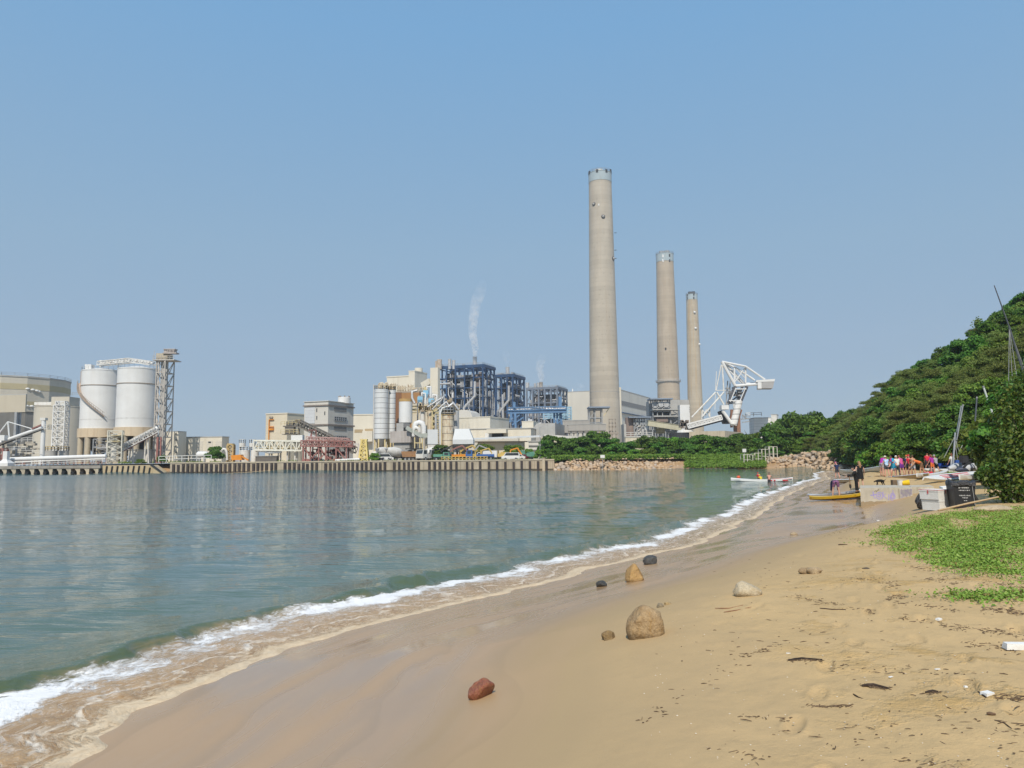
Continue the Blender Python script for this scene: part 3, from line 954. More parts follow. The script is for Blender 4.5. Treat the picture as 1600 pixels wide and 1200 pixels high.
# ------------------------------------------------------------------ far left: coal dome, tank, lattice towers, twin silos
def left_works():
 # faceted storage hall
 D = 300
 cx, r = slope(8) * (D + 22), (slope(92) - slope(8)) * (D + 22)
 zt, zc = W(60, 590, D + 8).z, W(60, 643, D + 8).z
 t = free('storage_hall', 'huge beige many-sided storage hall with ochre stripes at the left edge', 'storage hall', (cx, D + 22, G))
 c = (cx, D + 22, 0)
 MB().lathe([(r, zc), (r, zt)], c, 16, R(4)).build('wall', BEIGE, t)
 MB().lathe([(r * 1.01, zt), (r * 1.01, zt + 0.6), (r * 0.2, zt + 1.2)], c, 16, R(4)).build('roof', ROOFG, t)
 MB().lathe([(r * 0.98, G), (r * 0.98, zc - 0.01)], c, 16, R(4)).build('lower_wall', mk('shaded_grey_cladding', (0.22, 0.21, 0.19), (0.18, 0.17, 0.155), 0.2, streak=0.3), t)  # shade of the open lower storey is put into this dark grey
 z1 = W(60, 600, D + 8).z
 MB().lathe([(r * 1.004, z1 - 2.4), (r * 1.004, z1)], c, 16, R(4)).build('stripe', OCHRE, t)
 z2 = W(60, 627, D + 8).z
 MB().lathe([(r * 1.004, z2 - 1.6), (r * 1.004, z2)], c, 16, R(4)).build('stripe', OCHRE, t)
 for k, (px, py) in enumerate([(46, 607), (60, 608), (74, 609), (83, 610), (45, 634), (58, 634)]):
  p = W(px, py, D + 6)
  a = math.atan2(p.y - c[1], p.x - c[0])
  q = Vector((c[0] + math.cos(a) * r * 0.985, c[1] + math.sin(a) * r * 0.985, p.z))
  MB().ball(q, 0.9, 10, 6, (1, 1, 0.55)).build('vent_hood', WHITEP, t, smooth=60)
 rl = MB()
 for i in range(16):
  a, b = R(4 + 22.5 * i), R(26.5 + 22.5 * i)
  rl.rail([(c[0] + r * math.cos(a), c[1] + r * math.sin(a), zt + .6), (c[0] + r * math.cos(b), c[1] + r * math.sin(b), zt + .6)], 1.1, 0.09, 4)
 rl.build('handrail', STEEL, t)
 # box gallery in front of it
 s = Site('conveyor_gallery', 'blank beige box gallery jutting out in front of the striped hall', 'gallery', -80, 35, 37, 275, 617, 6, base=W(20, 644, 275).z)
 s.shell(mk('dark_beige_cladding', (0.47, 0.42, 0.33), (0.43, 0.385, 0.30), 0.1, streak=0.1), roof=(ROOFG, 0.3))
 lg = MB()
 for xx in (-3, -14, -24):
  for yy in (1, s.Rr - 1):
   lg.bar((xx, yy, -0.01), (xx, yy, -(s.C.z - G)), 0.9)
 lg.build('support_leg', STEEL, s.o, local=True)
 # low round tank hall
 o, c, r, zt = drum('round_store', 'wide beige round store with head house behind the white lattice tower', 'tank', 55, 127, 245, 634, None, BEIGE, n=36, dome=0.03)
 s_ = MB().box(c.x - 0.5, c.x + 5.4, c.y - r + 3, c.y - r + 9, zt + 0.3, W(95, 619, 246).z)
 s_.build('head_house', BEIGE, o)
 MB().rail([(c.x + 5.6, c.y - r + 4, zt + 3.6), (c.x + 13.5, c.y - r + 4, zt + 3.6)], 1.0, 0.12, 2).build('walkway', STEEL, o)
 MB().box(c.x - 7, c.x + 0.3, c.y - r + 4.5, c.y - r + 6, zt + 0.6, zt + 1.6).build('conveyor_duct', WHITER, o)
 # lattice tower in front of it
 p = W(89.5, 716, 232)
 t = free('lattice_tower', 'tall slim white lattice tower against the beige round store', 'lattice tower', (p.x, 233, G))
 MB().lattice((p.x, 233), 3.3, 3.0, G, W(89, 633, 232).z, 9, 0.14, 0.1).build('frame', WHITEP, t)
 MB().lattice((p.x, 233), 2.6, 2.2, W(89, 633, 232).z, W(89, 627, 232).z, 1, 0.14, 0.1).build('head_frame', WHITEP, t)
 # twin silos
 for k, (xL, xR, D, yt, yb, lab) in enumerate([(125, 183, 226, 577, 669, 'left white silo with slanting stair on a ribbed concrete ring'), (181, 239.5, 218, 574, 667, 'right white silo beside the lattice tower, no stair on it')]):
  xm = (xL + xR) / 2
  o, c, r, zt = drum('white_silo', lab, 'silo', xL, xR, D, yt, yb, WHITEP, 'pair of tall white silos', dome=0.10, n=48)
  z1, z2 = W(xm, yb, D).z, W(xm, yb + 14, D).z
  MB().lathe([(r * 1.08, z2), (r * 1.08, z1)], (c.x, c.y, 0), 48).build('ring_beam', mk('ribbed_tan_concrete', (0.58, 0.47, 0.33), (0.50, 0.40, 0.28), 0.3, streak=0.5, sc_=(0.3, 0.2, 0.12)), o, smooth=40)
  for i in range(10):
   a = 2 * math.pi * (i + 0.3) / 10
   MB().lathe([(0.85, G), (0.85, z2 - 0.01)], (c.x + r * 0.93 * math.cos(a), c.y + r * 0.93 * math.sin(a), 0), 14).build('column', TANC, o, smooth=40)
  zb2 = W(xm, 601 - (3 if k else 0), D).z
  MB().lathe([(r + .12, zb2 - .12), (r + .12, zb2 + .12)], (c.x, c.y, 0), 48).build('stiffener', BROWNS, o, smooth=40)
  zb3 = W(xm, yb - 14, D).z
  MB().lathe([(r + .02, zb3 - .18), (r + .02, zb3 + .18)], (c.x, c.y, 0), 48).build('weld_band', mk('dull_grey_paint', (0.52, 0.51, 0.49), (0.62, 0.61, 0.59), 1.2), o, smooth=40)
  MB().lathe([(0.3, z2 - 6.5), (r * 0.62, z2 - 2), (r * 0.62, z2 - 0.02)], (c.x, c.y, 0), 24).build('hopper', DARK, o, smooth=40)
  MB().rail([(c.x + r * math.cos(q) * .99, c.y + r * math.sin(q) * .99, zt + .15) for q in np.linspace(0, 2 * math.pi, 25)], 1.0, 0.045, 2.5).build('handrail', WHITER, o)
  if k == 0:
   st, rl = MB(), MB()
   za, zb_ = W(130, 598, D).z, W(180, 651, D).z
   n = 22
   for i in range(n):
    a0, a1 = R(195 + 112 * i / n), R(195 + 112 * (i + 1) / n)
    q0, q1 = za + (zb_ - za) * i / n, za + (zb_ - za) * (i + 1) / n
    f = lambda a, rr, z: (c.x + rr * math.cos(a), c.y + rr * math.sin(a), z)
    st.hexa([f(a0, r + .03, q0), f(a0, r + 1.0, q0), f(a1, r + 1.0, q1), f(a1, r + .03, q1)], [f(a0, r + .03, q0 + .3), f(a0, r + 1.0, q0 + .3), f(a1, r + 1.0, q1 + .3), f(a1, r + .03, q1 + .3)])
    rl.bar(f(a0, r + 1.0, q0 + 1.2), f(a1, r + 1.0, q1 + 1.2), .1)
    rl.bar(f(a0, r + 1.0, q0), f(a0, r + 1.0, q0 + 1.2), .08)
   st.bar((c.x - r - 0.4, c.y - .5, za), (c.x - r - 0.4, c.y - .5, zt), .5)
   st.build('stair', mk('rust_brown_stair', (0.42, 0.33, 0.27), (0.36, 0.27, 0.2), .6), o)
   rl.build('stair_rail', BROWNS, o)
   pk = MB().box(c.x - 3.5, c.x - 1.6, c.y - r + 2, c.y - r + 4, zt + 0.2, zt + 1.8)
   pk.build('roof_hatch', WHITEP, o)
 # gantry over the silo roofs
 t = free('roof_gantry', 'white pipe gantry bridging the roofs of the two silos', 'gantry', W(200, 570, 228))
 a, b = W(157, 571, 230), W(206, 566, 226)
 c_, d_ = b, W(240, 571, 222)
 MB().truss(a, b, 2.6, 1.1, 10, .13).truss(c_, d_, 2.6, 1.1, 7, .13).build('truss', WHITER, t)
 MB().tube(a + Vector((0, 0, .6)), b + Vector((0, 0, .6)), .35, 10).tube(c_ + Vector((0, 0, .6)), d_ + Vector((0, 0, .6)), .35, 10).build('pipe', WHITEP, t, smooth=50)
 p = W(158, 567, 230)
 MB().box(p.x - .35, p.x + .35, p.y - .3, p.y + .3, p.z - 1.3, p.z + .8).build('post', WHITEP, t)
 # lattice elevator tower
 D = 214
 x0, x1 = slope(239) * D, slope(265.5) * D
 zt = W(252, 562, D).z
 t = free('elevator_tower', 'tall brown lattice elevator tower right of the white silos with machinery on top', 'lattice tower', ((x0 + x1) / 2, D + 2, G))
 m = mk('greyish_brown_steel', (0.50, 0.46, 0.41), (0.42, 0.38, 0.34), .6, rust=.12)
 fr = MB()
 xw = (x0 + x1) / 2
 lv = np.linspace(G, zt, 9)
 for (px_, py_) in [(x0, D), ((x0 + x1) / 2 + .3, D - .5), (slope(267) * (D + 4), D + 4), (slope(243) * (D + 5), D + 5)]:
  fr.bar((px_, py_, G), (px_, py_, zt), .25)
 cs = [(x0, D), ((x0 + x1) / 2 + .3, D - .5), (slope(267) * (D + 4), D + 4), (slope(243) * (D + 5), D + 5)]
 for a_, b_ in zip(lv, lv[1:]):
  for i in range(4):
   p, q = cs[i], cs[(i + 1) % 4]
   fr.bar((*p, b_), (*q, b_), .24)
   mx, my = (p[0] + q[0]) / 2, (p[1] + q[1]) / 2
   fr.bar((*p, b_), (mx, my, a_), .15).bar((*q, b_), (mx, my, a_), .15)
 fr.build('frame', m, t)
 MB().box(x0 + .7, x0 + 1.7, D + 1.2, D + 2.4, G, zt - .5).box(x0 + 1.9, x0 + 2.4, D + 1.4, D + 2.2, G, zt - .5).build('elevator_casing', GREYC, t)
 MB().box(x0 - .2, x0 + 3.0, D, D + 3.5, zt + .05, W(250, 552, D).z).build('head_house', TANC, t)
 h0, h1 = W(250, 553, D).z, W(250, 546, D).z
 hd = MB().box(x0 + 1.8, x1 + .9, D - .5, D + 1.6, h0 + .01, h0 + .35).box(x0 + 2.0, x0 + 2.9, D - .2, D + 1.2, h0 + .35, h1)
 for i in range(5):
  hd.box(x0 + 3.1 + i * .42, x0 + 3.35 + i * .42, D - .4, D + 1.4, h0 + .35, h1 - .1)
 hd.box(x0 + 2.0, x1 + .5, D - .45, D + 1.5, h1 - .1, h1 + .12).build('drive_unit', mk('pinkish_grey_steel', (0.45, 0.40, 0.37), (0.36, .31, .28), 1), t)
 MB().rail([(x0 - .8, D - .6, zt), (x1 + .4, D - .6, zt)], 1.1, .08, 1).bar((x0 - .6, D - .3, zt), (x0 - .6, D - .3, zt + 2.6), .08).build('handrail', m, t)
 MB().box(x0 - .9, x1 + .5, D - .7, D + 4, zt - .25, zt).build('platform', m, t)
 # inclined conveyor up to the tower
 t = free('inclined_conveyor', 'white sloping conveyor with red underside rising to the brown lattice tower', 'conveyor', W(188, 712, 208))
 a, b = W(186, 707, 207), W(246, 675, 212)
 MB().truss(a, b, 1.8, 1.5, 16, .12).build('truss', WHITER, t)
 u = (b - a).normalized()
 MB().tube(a + Vector((0, 0, 1.1)), b + Vector((0, 0, 1.1)), .62, 12).build('cover', WHITEP, t, smooth=50)
 MB().bar(a + Vector((0, 0, -.25)), b + Vector((0, 0, -.25)), 1.7, .32).build('underside', RED, t)
 lg = MB()
 for f_ in (.32, .72):
  p = a.lerp(b, f_)
  lg.bar((p.x - .5, p.y, G), (p.x - .2, p.y, p.z), .28).bar((p.x + .7, p.y, G), (p.x + .3, p.y, p.z), .28)
 lg.build('support_leg', WHITER, t)
 p = W(249, 712, 211)
 MB().bar((p.x - .6, p.y, G), (p.x - .6, p.y, W(249, 683, 211).z), .5).bar((p.x + .3, p.y, G), (p.x + .3, p.y, W(249, 683, 211).z), .35).build('red_post', RED, t)
 # short lattice transfer tower
 p = W(178, 716, 203)
 t = free('transfer_tower', 'cream lattice transfer tower at the foot of the sloping white conveyor', 'lattice tower', (p.x, 203, G))
 MB().lattice((p.x, 203.5), 3.4, 3.0, G, W(178, 673, 203).z, 6, .12, .35).build('frame', mk('dull_cream_steel', (.62, .60, .52), (.52, .50, .42), .8, rust=.2), t)
 MB().tube((p.x - .4, 203.5, G + 1), (p.x - .4, 203.5, W(178, 678, 203).z), .7, 10).box(p.x - 2.2, p.x + .4, 202.8, 204.2, G + 4.2, G + 5.4).build('chute', WHITER, t, smooth=40)
 MB().box(p.x - 1.9, p.x + 1.9, 201.8, 205.2, W(178, 690, 203).z, W(178, 689, 203).z).box(p.x - 1.9, p.x + 1.9, 201.8, 205.2, W(178, 681, 203).z, W(178, 680.3, 203).z).build('landing', PALEY, t)
 # horizontal pipe conveyor along the jetty
 t = free('pipe_conveyor', 'long level white pipe conveyor on a railed gantry along the jetty', 'conveyor', W(90, 720, 192))
 a, b = W(14, 717.5, 192), W(166, 712.5, 193)
 MB().tube(a, b, .48, 14).build('pipe', WHITEP, t, smooth=50)
 MB().tube(a + Vector((0, -.4, -.75)), b + Vector((0, -.4, -.75)), .16, 8).build('cable_duct', WHITER, t, smooth=50)
 z0 = 2.2
 r1 = MB()
 for i in range(25):
  p = a.lerp(b, i / 24)
  r1.bar((p.x, p.y, z0), (p.x, p.y, p.z - .4), .14)
  if i % 2 == 0:
   q = a.lerp(b, min(1, (i + 1) / 24))
   r1.bar((p.x, p.y, z0), (q.x, q.y, q.z - .5), .09)
 r1.build('trestle', PINKR, t)
 MB().rail([a + Vector((0, -1.6, -2.1)), b + Vector((0, -1.6, -1.6))], 1.1, .09, 2.0).build('handrail', WHITEP, t)
 # white pedestal at the edge
 p = W(7, 726, 189)
 t = free('bollard_pedestal', 'white flared pedestal standing on the jetty at the left edge', 'pedestal', (p.x, 189, 2.15))
 MB().lathe([(1.9, 2.15), (1.9, 2.9), (.9, 3.6), (.75, 3.9), (.75, W(7, 705, 189).z)], (p.x, 189.5, 0), 4, R(45)).build('column', WHITEP, t)
 # ship loader boom with mast
 t = free('ship_loader', 'white ship loader with long pipe boom, A-frame and round mast', 'ship loader', W(20, 712, 200))
 a, b = W(-8, 694, 200), W(66, 668, 200)
 MB().tube(a, b, .45, 12).build('boom', WHITEP, t, smooth=50)
 MB().bar(a + Vector((0, .5, -.7)), b + Vector((0, .5, -.4)), .3).build('boom_rail', DARK, t)
 ap = W(12.5, 659, 200)
 for q, w_ in (((-10, 688), .3), ((15, 689), .34), ((57, 672), .2)):
  MB().tube(ap, W(*q, 200.2), w_ * .6, 8).build('stay', WHITEP, t)
 e0, e1 = W(50, 673, 199.6), W(64, 667, 199.6)
 MB().bar(e0 + Vector((0, 0, .5)), e1 + Vector((0, 0, .5)), .35).build('red_rail', RED, t)
 m0 = W(65.5, 716, 201)
 MB().tube((m0.x, 201, G), (m0.x, 201, W(66, 657, 201).z), .55, 14).build('mast', WHITEP, t, smooth=50)
 zz = W(66, 657, 201).z
 MB().box(m0.x - .7, m0.x + .7, 200.4, 201.6, zz, zz + .7).rail([(m0.x + .5, 200.3, zz - 2.2), (m0.x + 1.6, 200.3, zz - 2.2), (m0.x + 1.6, 201.8, zz - 2.2)], 1.0, .1, .6).box(m0.x + .5, m0.x + 1.7, 200.2, 201.9, zz - 2.35, zz - 2.2).build('mast_head', WHITER, t)
 cb = W(5, 683, 199)
 MB().box(cb.x - .8, cb.x + .7, 198.4, 200, cb.z - .9, cb.z + .5).build('cab', WHITEP, t)
 mach = MB()
 r_ = random.Random(5)
 for i in range(26):
  p = W(r_.uniform(-4, 62), r_.uniform(690, 715), 201 + r_.uniform(0, 4))
  mach.box(p.x - r_.uniform(.2, 1.3), p.x + r_.uniform(.2, 1.3), p.y - .5, p.y + .5, p.z - r_.uniform(.1, .6), p.z + r_.uniform(.1, .5))
 mach.build('machinery', mk('mottled_machinery', (.50, .46, .38), (.20, .19, .17), .9, rust=.3), t)
 rl = MB()
 for yy, xa, xb in ((691, 25, 52), (705, 8, 40), (711, 30, 62)):
  rl.rail([W(xa, yy, 199.4), W(xb, yy - 1, 199.4)], 1.1, .08, 1.4)
 rl.build('handrail', WHITER, t)
 rf = MB()
 rf.lattice((W(0, 710, 198).x, 198.5), 2.2, 2, 2.3, W(0, 701, 198).z, 2, .14)
 q = W(37, 722, 197)
 rf.bar((q.x - 1.2, q.y, q.z + 1.2), (q.x, q.y, q.z - .8), .3).bar((q.x + 1.2, q.y, q.z + 1.2), (q.x, q.y, q.z - .8), .3).bar((q.x - 1.4, q.y, q.z + 1.2), (q.x + 1.4, q.y, q.z + 1.2), .3)
 rf.build('red_frame', RED, t)
 # little drums with yellow rails
 for k, (xa, xb, lab) in enumerate([(70, 88, 'left low grey drum with yellow rail at the lattice tower foot'), (91, 106, 'right low grey drum with yellow rail at the lattice tower foot')]):
  o, c, r, zt = drum('low_tank', lab, 'tank', xa, xb, 208, 705, None, GREYC, 'low drums with yellow rails', roof=True, dome=.02, n=24)
  MB().rail([(c.x + r * math.cos(q), c.y + r * math.sin(q), zt + .15) for q in np.linspace(0, 2 * math.pi, 13)], 1.1, .1, 1.5).build('handrail', YEL, o)
 # plant rooms under the silos
 t = free('pump_house', 'low grey pump house under the right white silo', 'shed', W(218, 716, 212))
 a, b = slope(200) * 212, slope(231) * 212
 MB().box(a, b, 212, 216, G, W(215, 703, 212).z).build('wall', STONE, t)
 MB().box(a - .2, b + .2, 211.8, 216.2, W(215, 703, 212).z + .003, W(215, 702, 212).z).build('roof', ROOFG, t)
 t = free('dark_machine_frame', 'dark pipework frame in the shade below the white silos', 'pipework', W(170, 700, 222))
 b = MB()
 for i in range(30):
  p = W(r_.uniform(148, 200), r_.uniform(686, 712), 224 + r_.uniform(0, 5))
  if i % 2:
   b.tube(p, p + Vector((r_.uniform(1, 4), 0, 0)), r_.uniform(.1, .35), 8)
  else:
   b.tube(p, p + Vector((0, 0, r_.uniform(-3, 1))), r_.uniform(.1, .3), 8)
 b.lattice((W(175, 700, 226).x, 226), 9, 4, G, W(175, 686, 226).z, 3, .14)
 b.build('pipes', STEEL, t)

left_works()

# ------------------------------------------------------------------ middle left: cream blocks, tanks, red and white loaders
def mid_works():
 s = Site('office_block', 'low cream building with a taller stair block at its left end', 'building', 277, 346, 357, 232, 683, 8).shell(CREAM2, roof=(ROOFG, .25), par=.1)
 for xa in (308, 323, 337):
  s.fp('door', xa, 689, xa + 9, 708, mk('pale_grey_shutter', (.60, .56, .48), (.55, .51, .44), .8, lines=((2, .5, .08, .7),)), out=.1)
 s.fp('window', 326, 690, 330, 692, GLASS, out=.2)
 s2 = Site('stair_block', 'narrow bright cream stair tower with a column of four small windows', 'building', 257, 277.5, 290, 228, 675, 8).shell(CREAM2, roof=(ROOFG, .3))
 for yy in (677, 686.5, 696, 705.5):
  s2.fp('window', 274, yy, 276, yy + 1.7, GLASS, out=.1)
 # white fence and small tank
 t = free('yard_fence', 'white post-and-rail fence on the quay in front of the low cream building', 'fence', W(285, 722, 193))
 MB().rail([W(248, 722.5, 193), W(296, 721, 193), W(330, 720.5, 193)], 1.5, .12, 1.6).build('rails', WHITEP, t)
 t = free('horizontal_tank', 'small white horizontal tank standing before the low cream building', 'tank', W(316, 716, 200))
 a, b = W(310, 710, 200), W(322, 710, 200)
 bb = MB().pipe([a - Vector((.4, 0, 0)), a, b, b + Vector((.4, 0, 0))], [.5, .8, .8, .5], 14)
 bb.build('shell', WHITEP, t, smooth=50)
 MB().box(a.x + .2, a.x + .6, 199.7, 200.3, G, a.z - .5).box(b.x - .6, b.x - .2, 199.7, 200.3, G, a.z - .5).build('saddle', STEEL, t)
 # yellow trestle, orange hopper, pale pipe bend
 t = free('trestle_tower', 'thin ochre trestle tower beside the dark leaning tree', 'trestle', W(360, 718, 198))
 MB().lattice((W(360.5, 718, 198).x, 198), 1.5, 1.3, G, W(360, 695, 198).z, 4, .16).box(W(356.5, 694, 198).x, W(365, 694, 198).x, 197.2, 198.8, W(360, 695, 198).z, W(360, 693, 198).z).build('frame', mk('ochre_steel', (.52, .38, .17), (.42, .3, .14), .8, rust=.3), t)
 t = free('orange_hopper', 'bright orange hopper on the quay left of the white tanks', 'hopper', W(372, 718, 197))
 a, b = W(364, 719, 197), W(378, 711.5, 197)
 MB().hexa([(a.x, 196, a.z), (b.x + .4, 196, a.z), (b.x + .4, 198, a.z), (a.x, 198, a.z)], [(a.x - .2, 196, b.z), (b.x, 196, b.z + .2), (b.x, 198, b.z + .2), (a.x - .2, 198, b.z)]).build('body', ORNG, t)
 MB().bar((b.x, 196.6, b.z - .2), W(388, 719, 196.5), .5, .3).build('chute', ORNG, t)
 t = free('pipe_bend', 'pale swan-neck pipe rising beside the ochre trestle tower', 'pipe', W(352, 716, 197))
 MB().pipe([W(355, 719, 197), W(354, 706, 197), W(352, 702, 197), W(349, 701.5, 197), W(347, 704, 197)], .3, 10).build('pipe', WHITER, t, smooth=60)
 # white tanks
 for k, (xa, xb, yt, yb, D, lab) in enumerate([(373, 383, 692.5, 698.5, 205, 'upper left small white tank of the tank cluster'), (389, 399, 692.5, 699, 206, 'upper right small white tank of the tank cluster'),
            (375, 390, 704, None, 202, 'larger lower white tank at the left of the tank cluster'), (392, 404, 704, None, 202, 'smaller lower white tank beside the truss gantry')]):
  o, c, r, zt = drum('white_tank', lab, 'tank', xa, xb, D, yt, yb, WHITER, 'white tank cluster', n=24)
  if yb:
   lg = MB()
   for q in range(4):
    lg.bar((c.x + r * .8 * math.cos(q * 1.57 + .7), c.y + r * .8 * math.sin(q * 1.57 + .7), G), (c.x + r * .8 * math.cos(q * 1.57 + .7), c.y + r * .8 * math.sin(q * 1.57 + .7), c.z), .2)
   lg.build('leg', WHITER, o)
  MB().rail([(c.x + r * math.cos(q), c.y + r * math.sin(q), zt + .1) for q in np.linspace(0, 2 * math.pi, 9)], .9, .09, 1.4).build('handrail', WHITER, o)
 # cream block with orange ladder
 s = Site('cream_block', 'plain cream block with an orange ladder frame on its bright left face', 'building', 414, 447.5, 480, 240, 646.5).shell(CREAM, roof=(CREAM2, .35), par=.15)
 f = MB()
 x0, zt = s.F(421.5, 656)
 x1, zb = s.F(428, 690)
 f.bar((x0, -.3, zb), (x0, -.3, zt), .25).bar((x0, -.3, zt), (x1, -.3, zt), .25).bar((x0, -.3, s.F(421, 667)[1]), (x1, -.3, s.F(421, 667)[1]), .25).bar((x0, -.3, s.F(421, 671)[1]), (x1, -.3, s.F(421, 671)[1]), .6)
 f.build('ladder_frame', ORNG, s.o, local=True)
 s.fp('vent_box', 422, 651, 427, 653.5, BROWNS, out=.5)
 # grey-brown building with bands
 s = Site('workshop_block', 'tall pale block with two dark bands and long windows, white water tank on top', 'building', 474, 511.5, 551.5, 222, 627).shell(STONE)
 H = s.h
 z = lambda py: s.F(511.5, py)[1]
 MB().box(-s.L - .25, .25, -.25, s.Rr + .25, z(627), z(626)).build('parapet', STONE, s.o, local=True)
 s.ring('band', z(634), z(632), BAND, .32)
 s.ring('band', z(664.5), z(662.3), BAND, .32)
 s.fp('shutter', 477, 637, 492, 661.5, mk('pale_blue_grey_shutter', (.56, .57, .58), (.52, .53, .54), .5, lines=((2, 1.0, .1, .8),)), out=.12)
 s.fp('shutter', 482, 670, 493, 684, mk('pale_blue_grey_shutter', None), out=.12)
 for xa, ya in ((494.5, 638), (507, 643), (494.5, 650), (494.5, 668), (507, 674)):
  s.fp('slit_window', xa, ya, xa + 1.2, ya + 5.5, GLASS, out=.08)
 for ya, lou in ((636.5, 1), (651, 0), (666.5, 1), (681, 0)):
  s.sp('louvre' if lou else 'window', 522, ya, 541, ya + (5.5 if lou else 6), LOUV if lou else GLASS, .12, 0 if lou else 6)
 cx_, cy_ = -s.L * .25, s.Rr * .72
 MB().lathe([(1.9, H - .01), (1.9, H + 1.75), (1.5, H + 1.95)], (cx_ + 1.2, cy_, 0), 20).build('water_tank', WHITEP, s.o, local=True, smooth=40)
 rt = MB()
 for k in range(7):
  a = 2 * math.pi * k / 7
  rt.box(cx_ + 1.2 + 1.6 * math.cos(a) - .15, cx_ + 1.2 + 1.6 * math.cos(a) + .15, cy_ + 1.6 * math.sin(a) - .15, cy_ + 1.6 * math.sin(a) + .15, H + 1.9, H + 2.25)
 rt.build('tank_top_post', BROWNS, s.o, local=True)
 # cream block behind on right
 s = Site('cream_hall', 'long cream hall behind the banded silo with dark openings near its foot', 'building', 551, 700, 705, 300, 647, 3, depth=20).shell(CREAM2, roof=(CREAM2, .4), par=.2)
 s.fp('opening', 554, 671, 567, 676, mk('tan_shadow_panel', (.40, .30, .18), (.36, .27, .16), .4), out=.08)  # flat tan panels, the shade of both openings put into their colour
 s.fp('opening', 570, 670, 583, 675, mk('tan_shadow_panel', None), out=.08)
 s.fp('annex', 569, 674, 584, 690, CREAM2, out=3)
 # inclined belt conveyor (dark)
 t = free('belt_conveyor', 'grey-brown sloping belt conveyor running down past the banded workshop block', 'conveyor', W(500, 690, 214))
 a, b = W(463, 664, 214), W(553, 708, 208)
 m = mk('greasy_grey_steel', (.22, .20, .17), (.16, .145, .125), .8, rust=.25)
 MB().truss(a, b, 2.0, 1.6, 20, .15).build('truss', m, t)
 MB().bar(a + Vector((0, 0, 1.2)), b + Vector((0, 0, 1.2)), 1.6, .35).build('belt', DARK, t)
 hz = W(455, 666, 214)
 hd = MB().box(hz.x - 2, hz.x + 2.3, 212.8, 215.2, hz.z - .2, hz.z + .1).box(hz.x - 2.2, hz.x + 1.6, 212.8, 215.2, hz.z - 2.4, hz.z - 2.2).box(hz.x - 1.2, hz.x + .8, 213.2, 214.8, hz.z + .1, hz.z + 1.3).box(hz.x - 1.5, hz.x + 1, 213, 215, hz.z - 2.2, hz.z - .2)
 hd.build('drive_house', m, t)
 MB().rail([(hz.x - 2.5, 212.6, hz.z), (hz.x + 2.8, 212.6, hz.z + .6)], 1.2, .1, 1).rail([(hz.x - 2.5, 212.6, hz.z - 2.2), (hz.x + 2.4, 212.6, hz.z - 2.2)], 1.2, .1, 1).build('handrail', PALEY, t)
 lg = MB()
 for f_ in (.05, .4, .75):
  p = a.lerp(b, f_)
  lg.bar((p.x - .8, p.y, G), (p.x, p.y, p.z), .25).bar((p.x + .8, p.y, G), (p.x, p.y, p.z), .25)
 lg.build('support_leg', m, t)
 # white truss gantry
 t = free('truss_gantry', 'white triangulated truss gantry bridging from the tanks to the red loader', 'gantry', W(435, 712, 200))
 a, b = W(399, 703, 200), W(474, 704, 200)
 MB().truss(a, b, 3.0, W(430, 689, 200).z - W(430, 703.5, 200).z, 9, .24).build('truss', mk('cream_white_steel', (.74, .72, .64), (.62, .6, .5), .8, rust=.15), t)
 MB().box(a.x + 1, b.x - .5, 199, 201, a.z + .3, a.z + .5).box(a.x + .5, b.x - 3.2, 199.2, 200.8, W(430, 698, 200).z, W(430, 697, 200).z).build('walkway', PALEY, t)
 MB().pipe([W(400, 704, 199), W(412, 704.5, 199), W(420, 707, 199), W(440, 706, 199)], .35, 10).build('pipe', WHITEP, t, smooth=60)
 lg = MB()
 for px in (422, 436, 450, 462):
  q = W(px, 705, 200)
  lg.bar((q.x, 199.5, G), (q.x, 199.5, q.z), .3).bar((q.x, 201.5, G), (q.x, 201.5, q.z), .3)
 lg.build('support_leg', WHITER, t)
 wb = W(463, 684, 201)
 MB().box(wb.x - 1.4, wb.x + 1.6, 201, 203, wb.z - 1, wb.z + .7).build('control_box', WHITEP, t)
 t = free('low_pump_shed', 'dark low shed under the white truss gantry', 'shed', W(415, 718, 197))
 MB().box(slope(399) * 197, slope(432) * 197, 197, 199, G, W(410, 713, 197).z).build('wall', mk('dark_weathered_boards', (.16, .14, .12), (.11, .10, .09), 1), t)
 MB().box(slope(398) * 197, slope(433) * 197, 196.8, 199.2, W(410, 713, 197).z + .003, W(410, 712, 197).z).build('roof', GREYC, t)
 # red loader
 t = free('red_loader', 'faded red steel loader gantry with bracing, wheels and stair frames', 'loader', W(515, 716, 197))
 a, b = W(472, 697, 197), W(553, 698, 197)
 MB().truss(a, b, 2.8, 1.35, 17, .18).build('bridge', RED, t)
 MB().truss(W(480, 688, 197), W(545, 690.5, 197), 2.4, .9, 13, .13).build('upper_truss', PINKR, t)
 lg = MB()
 for px, w_ in ((476, .35), (487, .3), (500, .3), (511, .35), (527, .35), (543, .3)):
  q = W(px, 697, 197)
  for yy in (195.8, 198.2):
   lg.bar((q.x, yy, G), (q.x, yy, q.z), w_)
 for xa, xb, ya, yb in ((499, 512, 698, 718), (511, 500, 704, 717), (526, 540, 700, 718), (487, 499, 716, 703), (476, 487, 700, 716), (502, 518, 706, 719)):
  lg.bar(W(xa, ya, 196), W(xb, yb, 196), .3)
 for px in (494, 487):
  lg.bar(W(px, 672, 197), W(px, 697, 197), .2)
 lg.bar(W(482, 672, 197), W(494, 672, 197), .2).bar(W(483, 688, 197), W(488, 672, 197), .2)
 lg.build('leg_frame', RED, t)
 mc = MB()
 r_ = random.Random(9)
 for i in range(22):
  p = W(r_.uniform(478, 550), r_.uniform(702, 717), 198)
  mc.box(p.x - r_.uniform(.2, .9), p.x + r_.uniform(.2, .9), 197.2, 199, p.z - r_.uniform(.1, .6), p.z + r_.uniform(.1, .6))
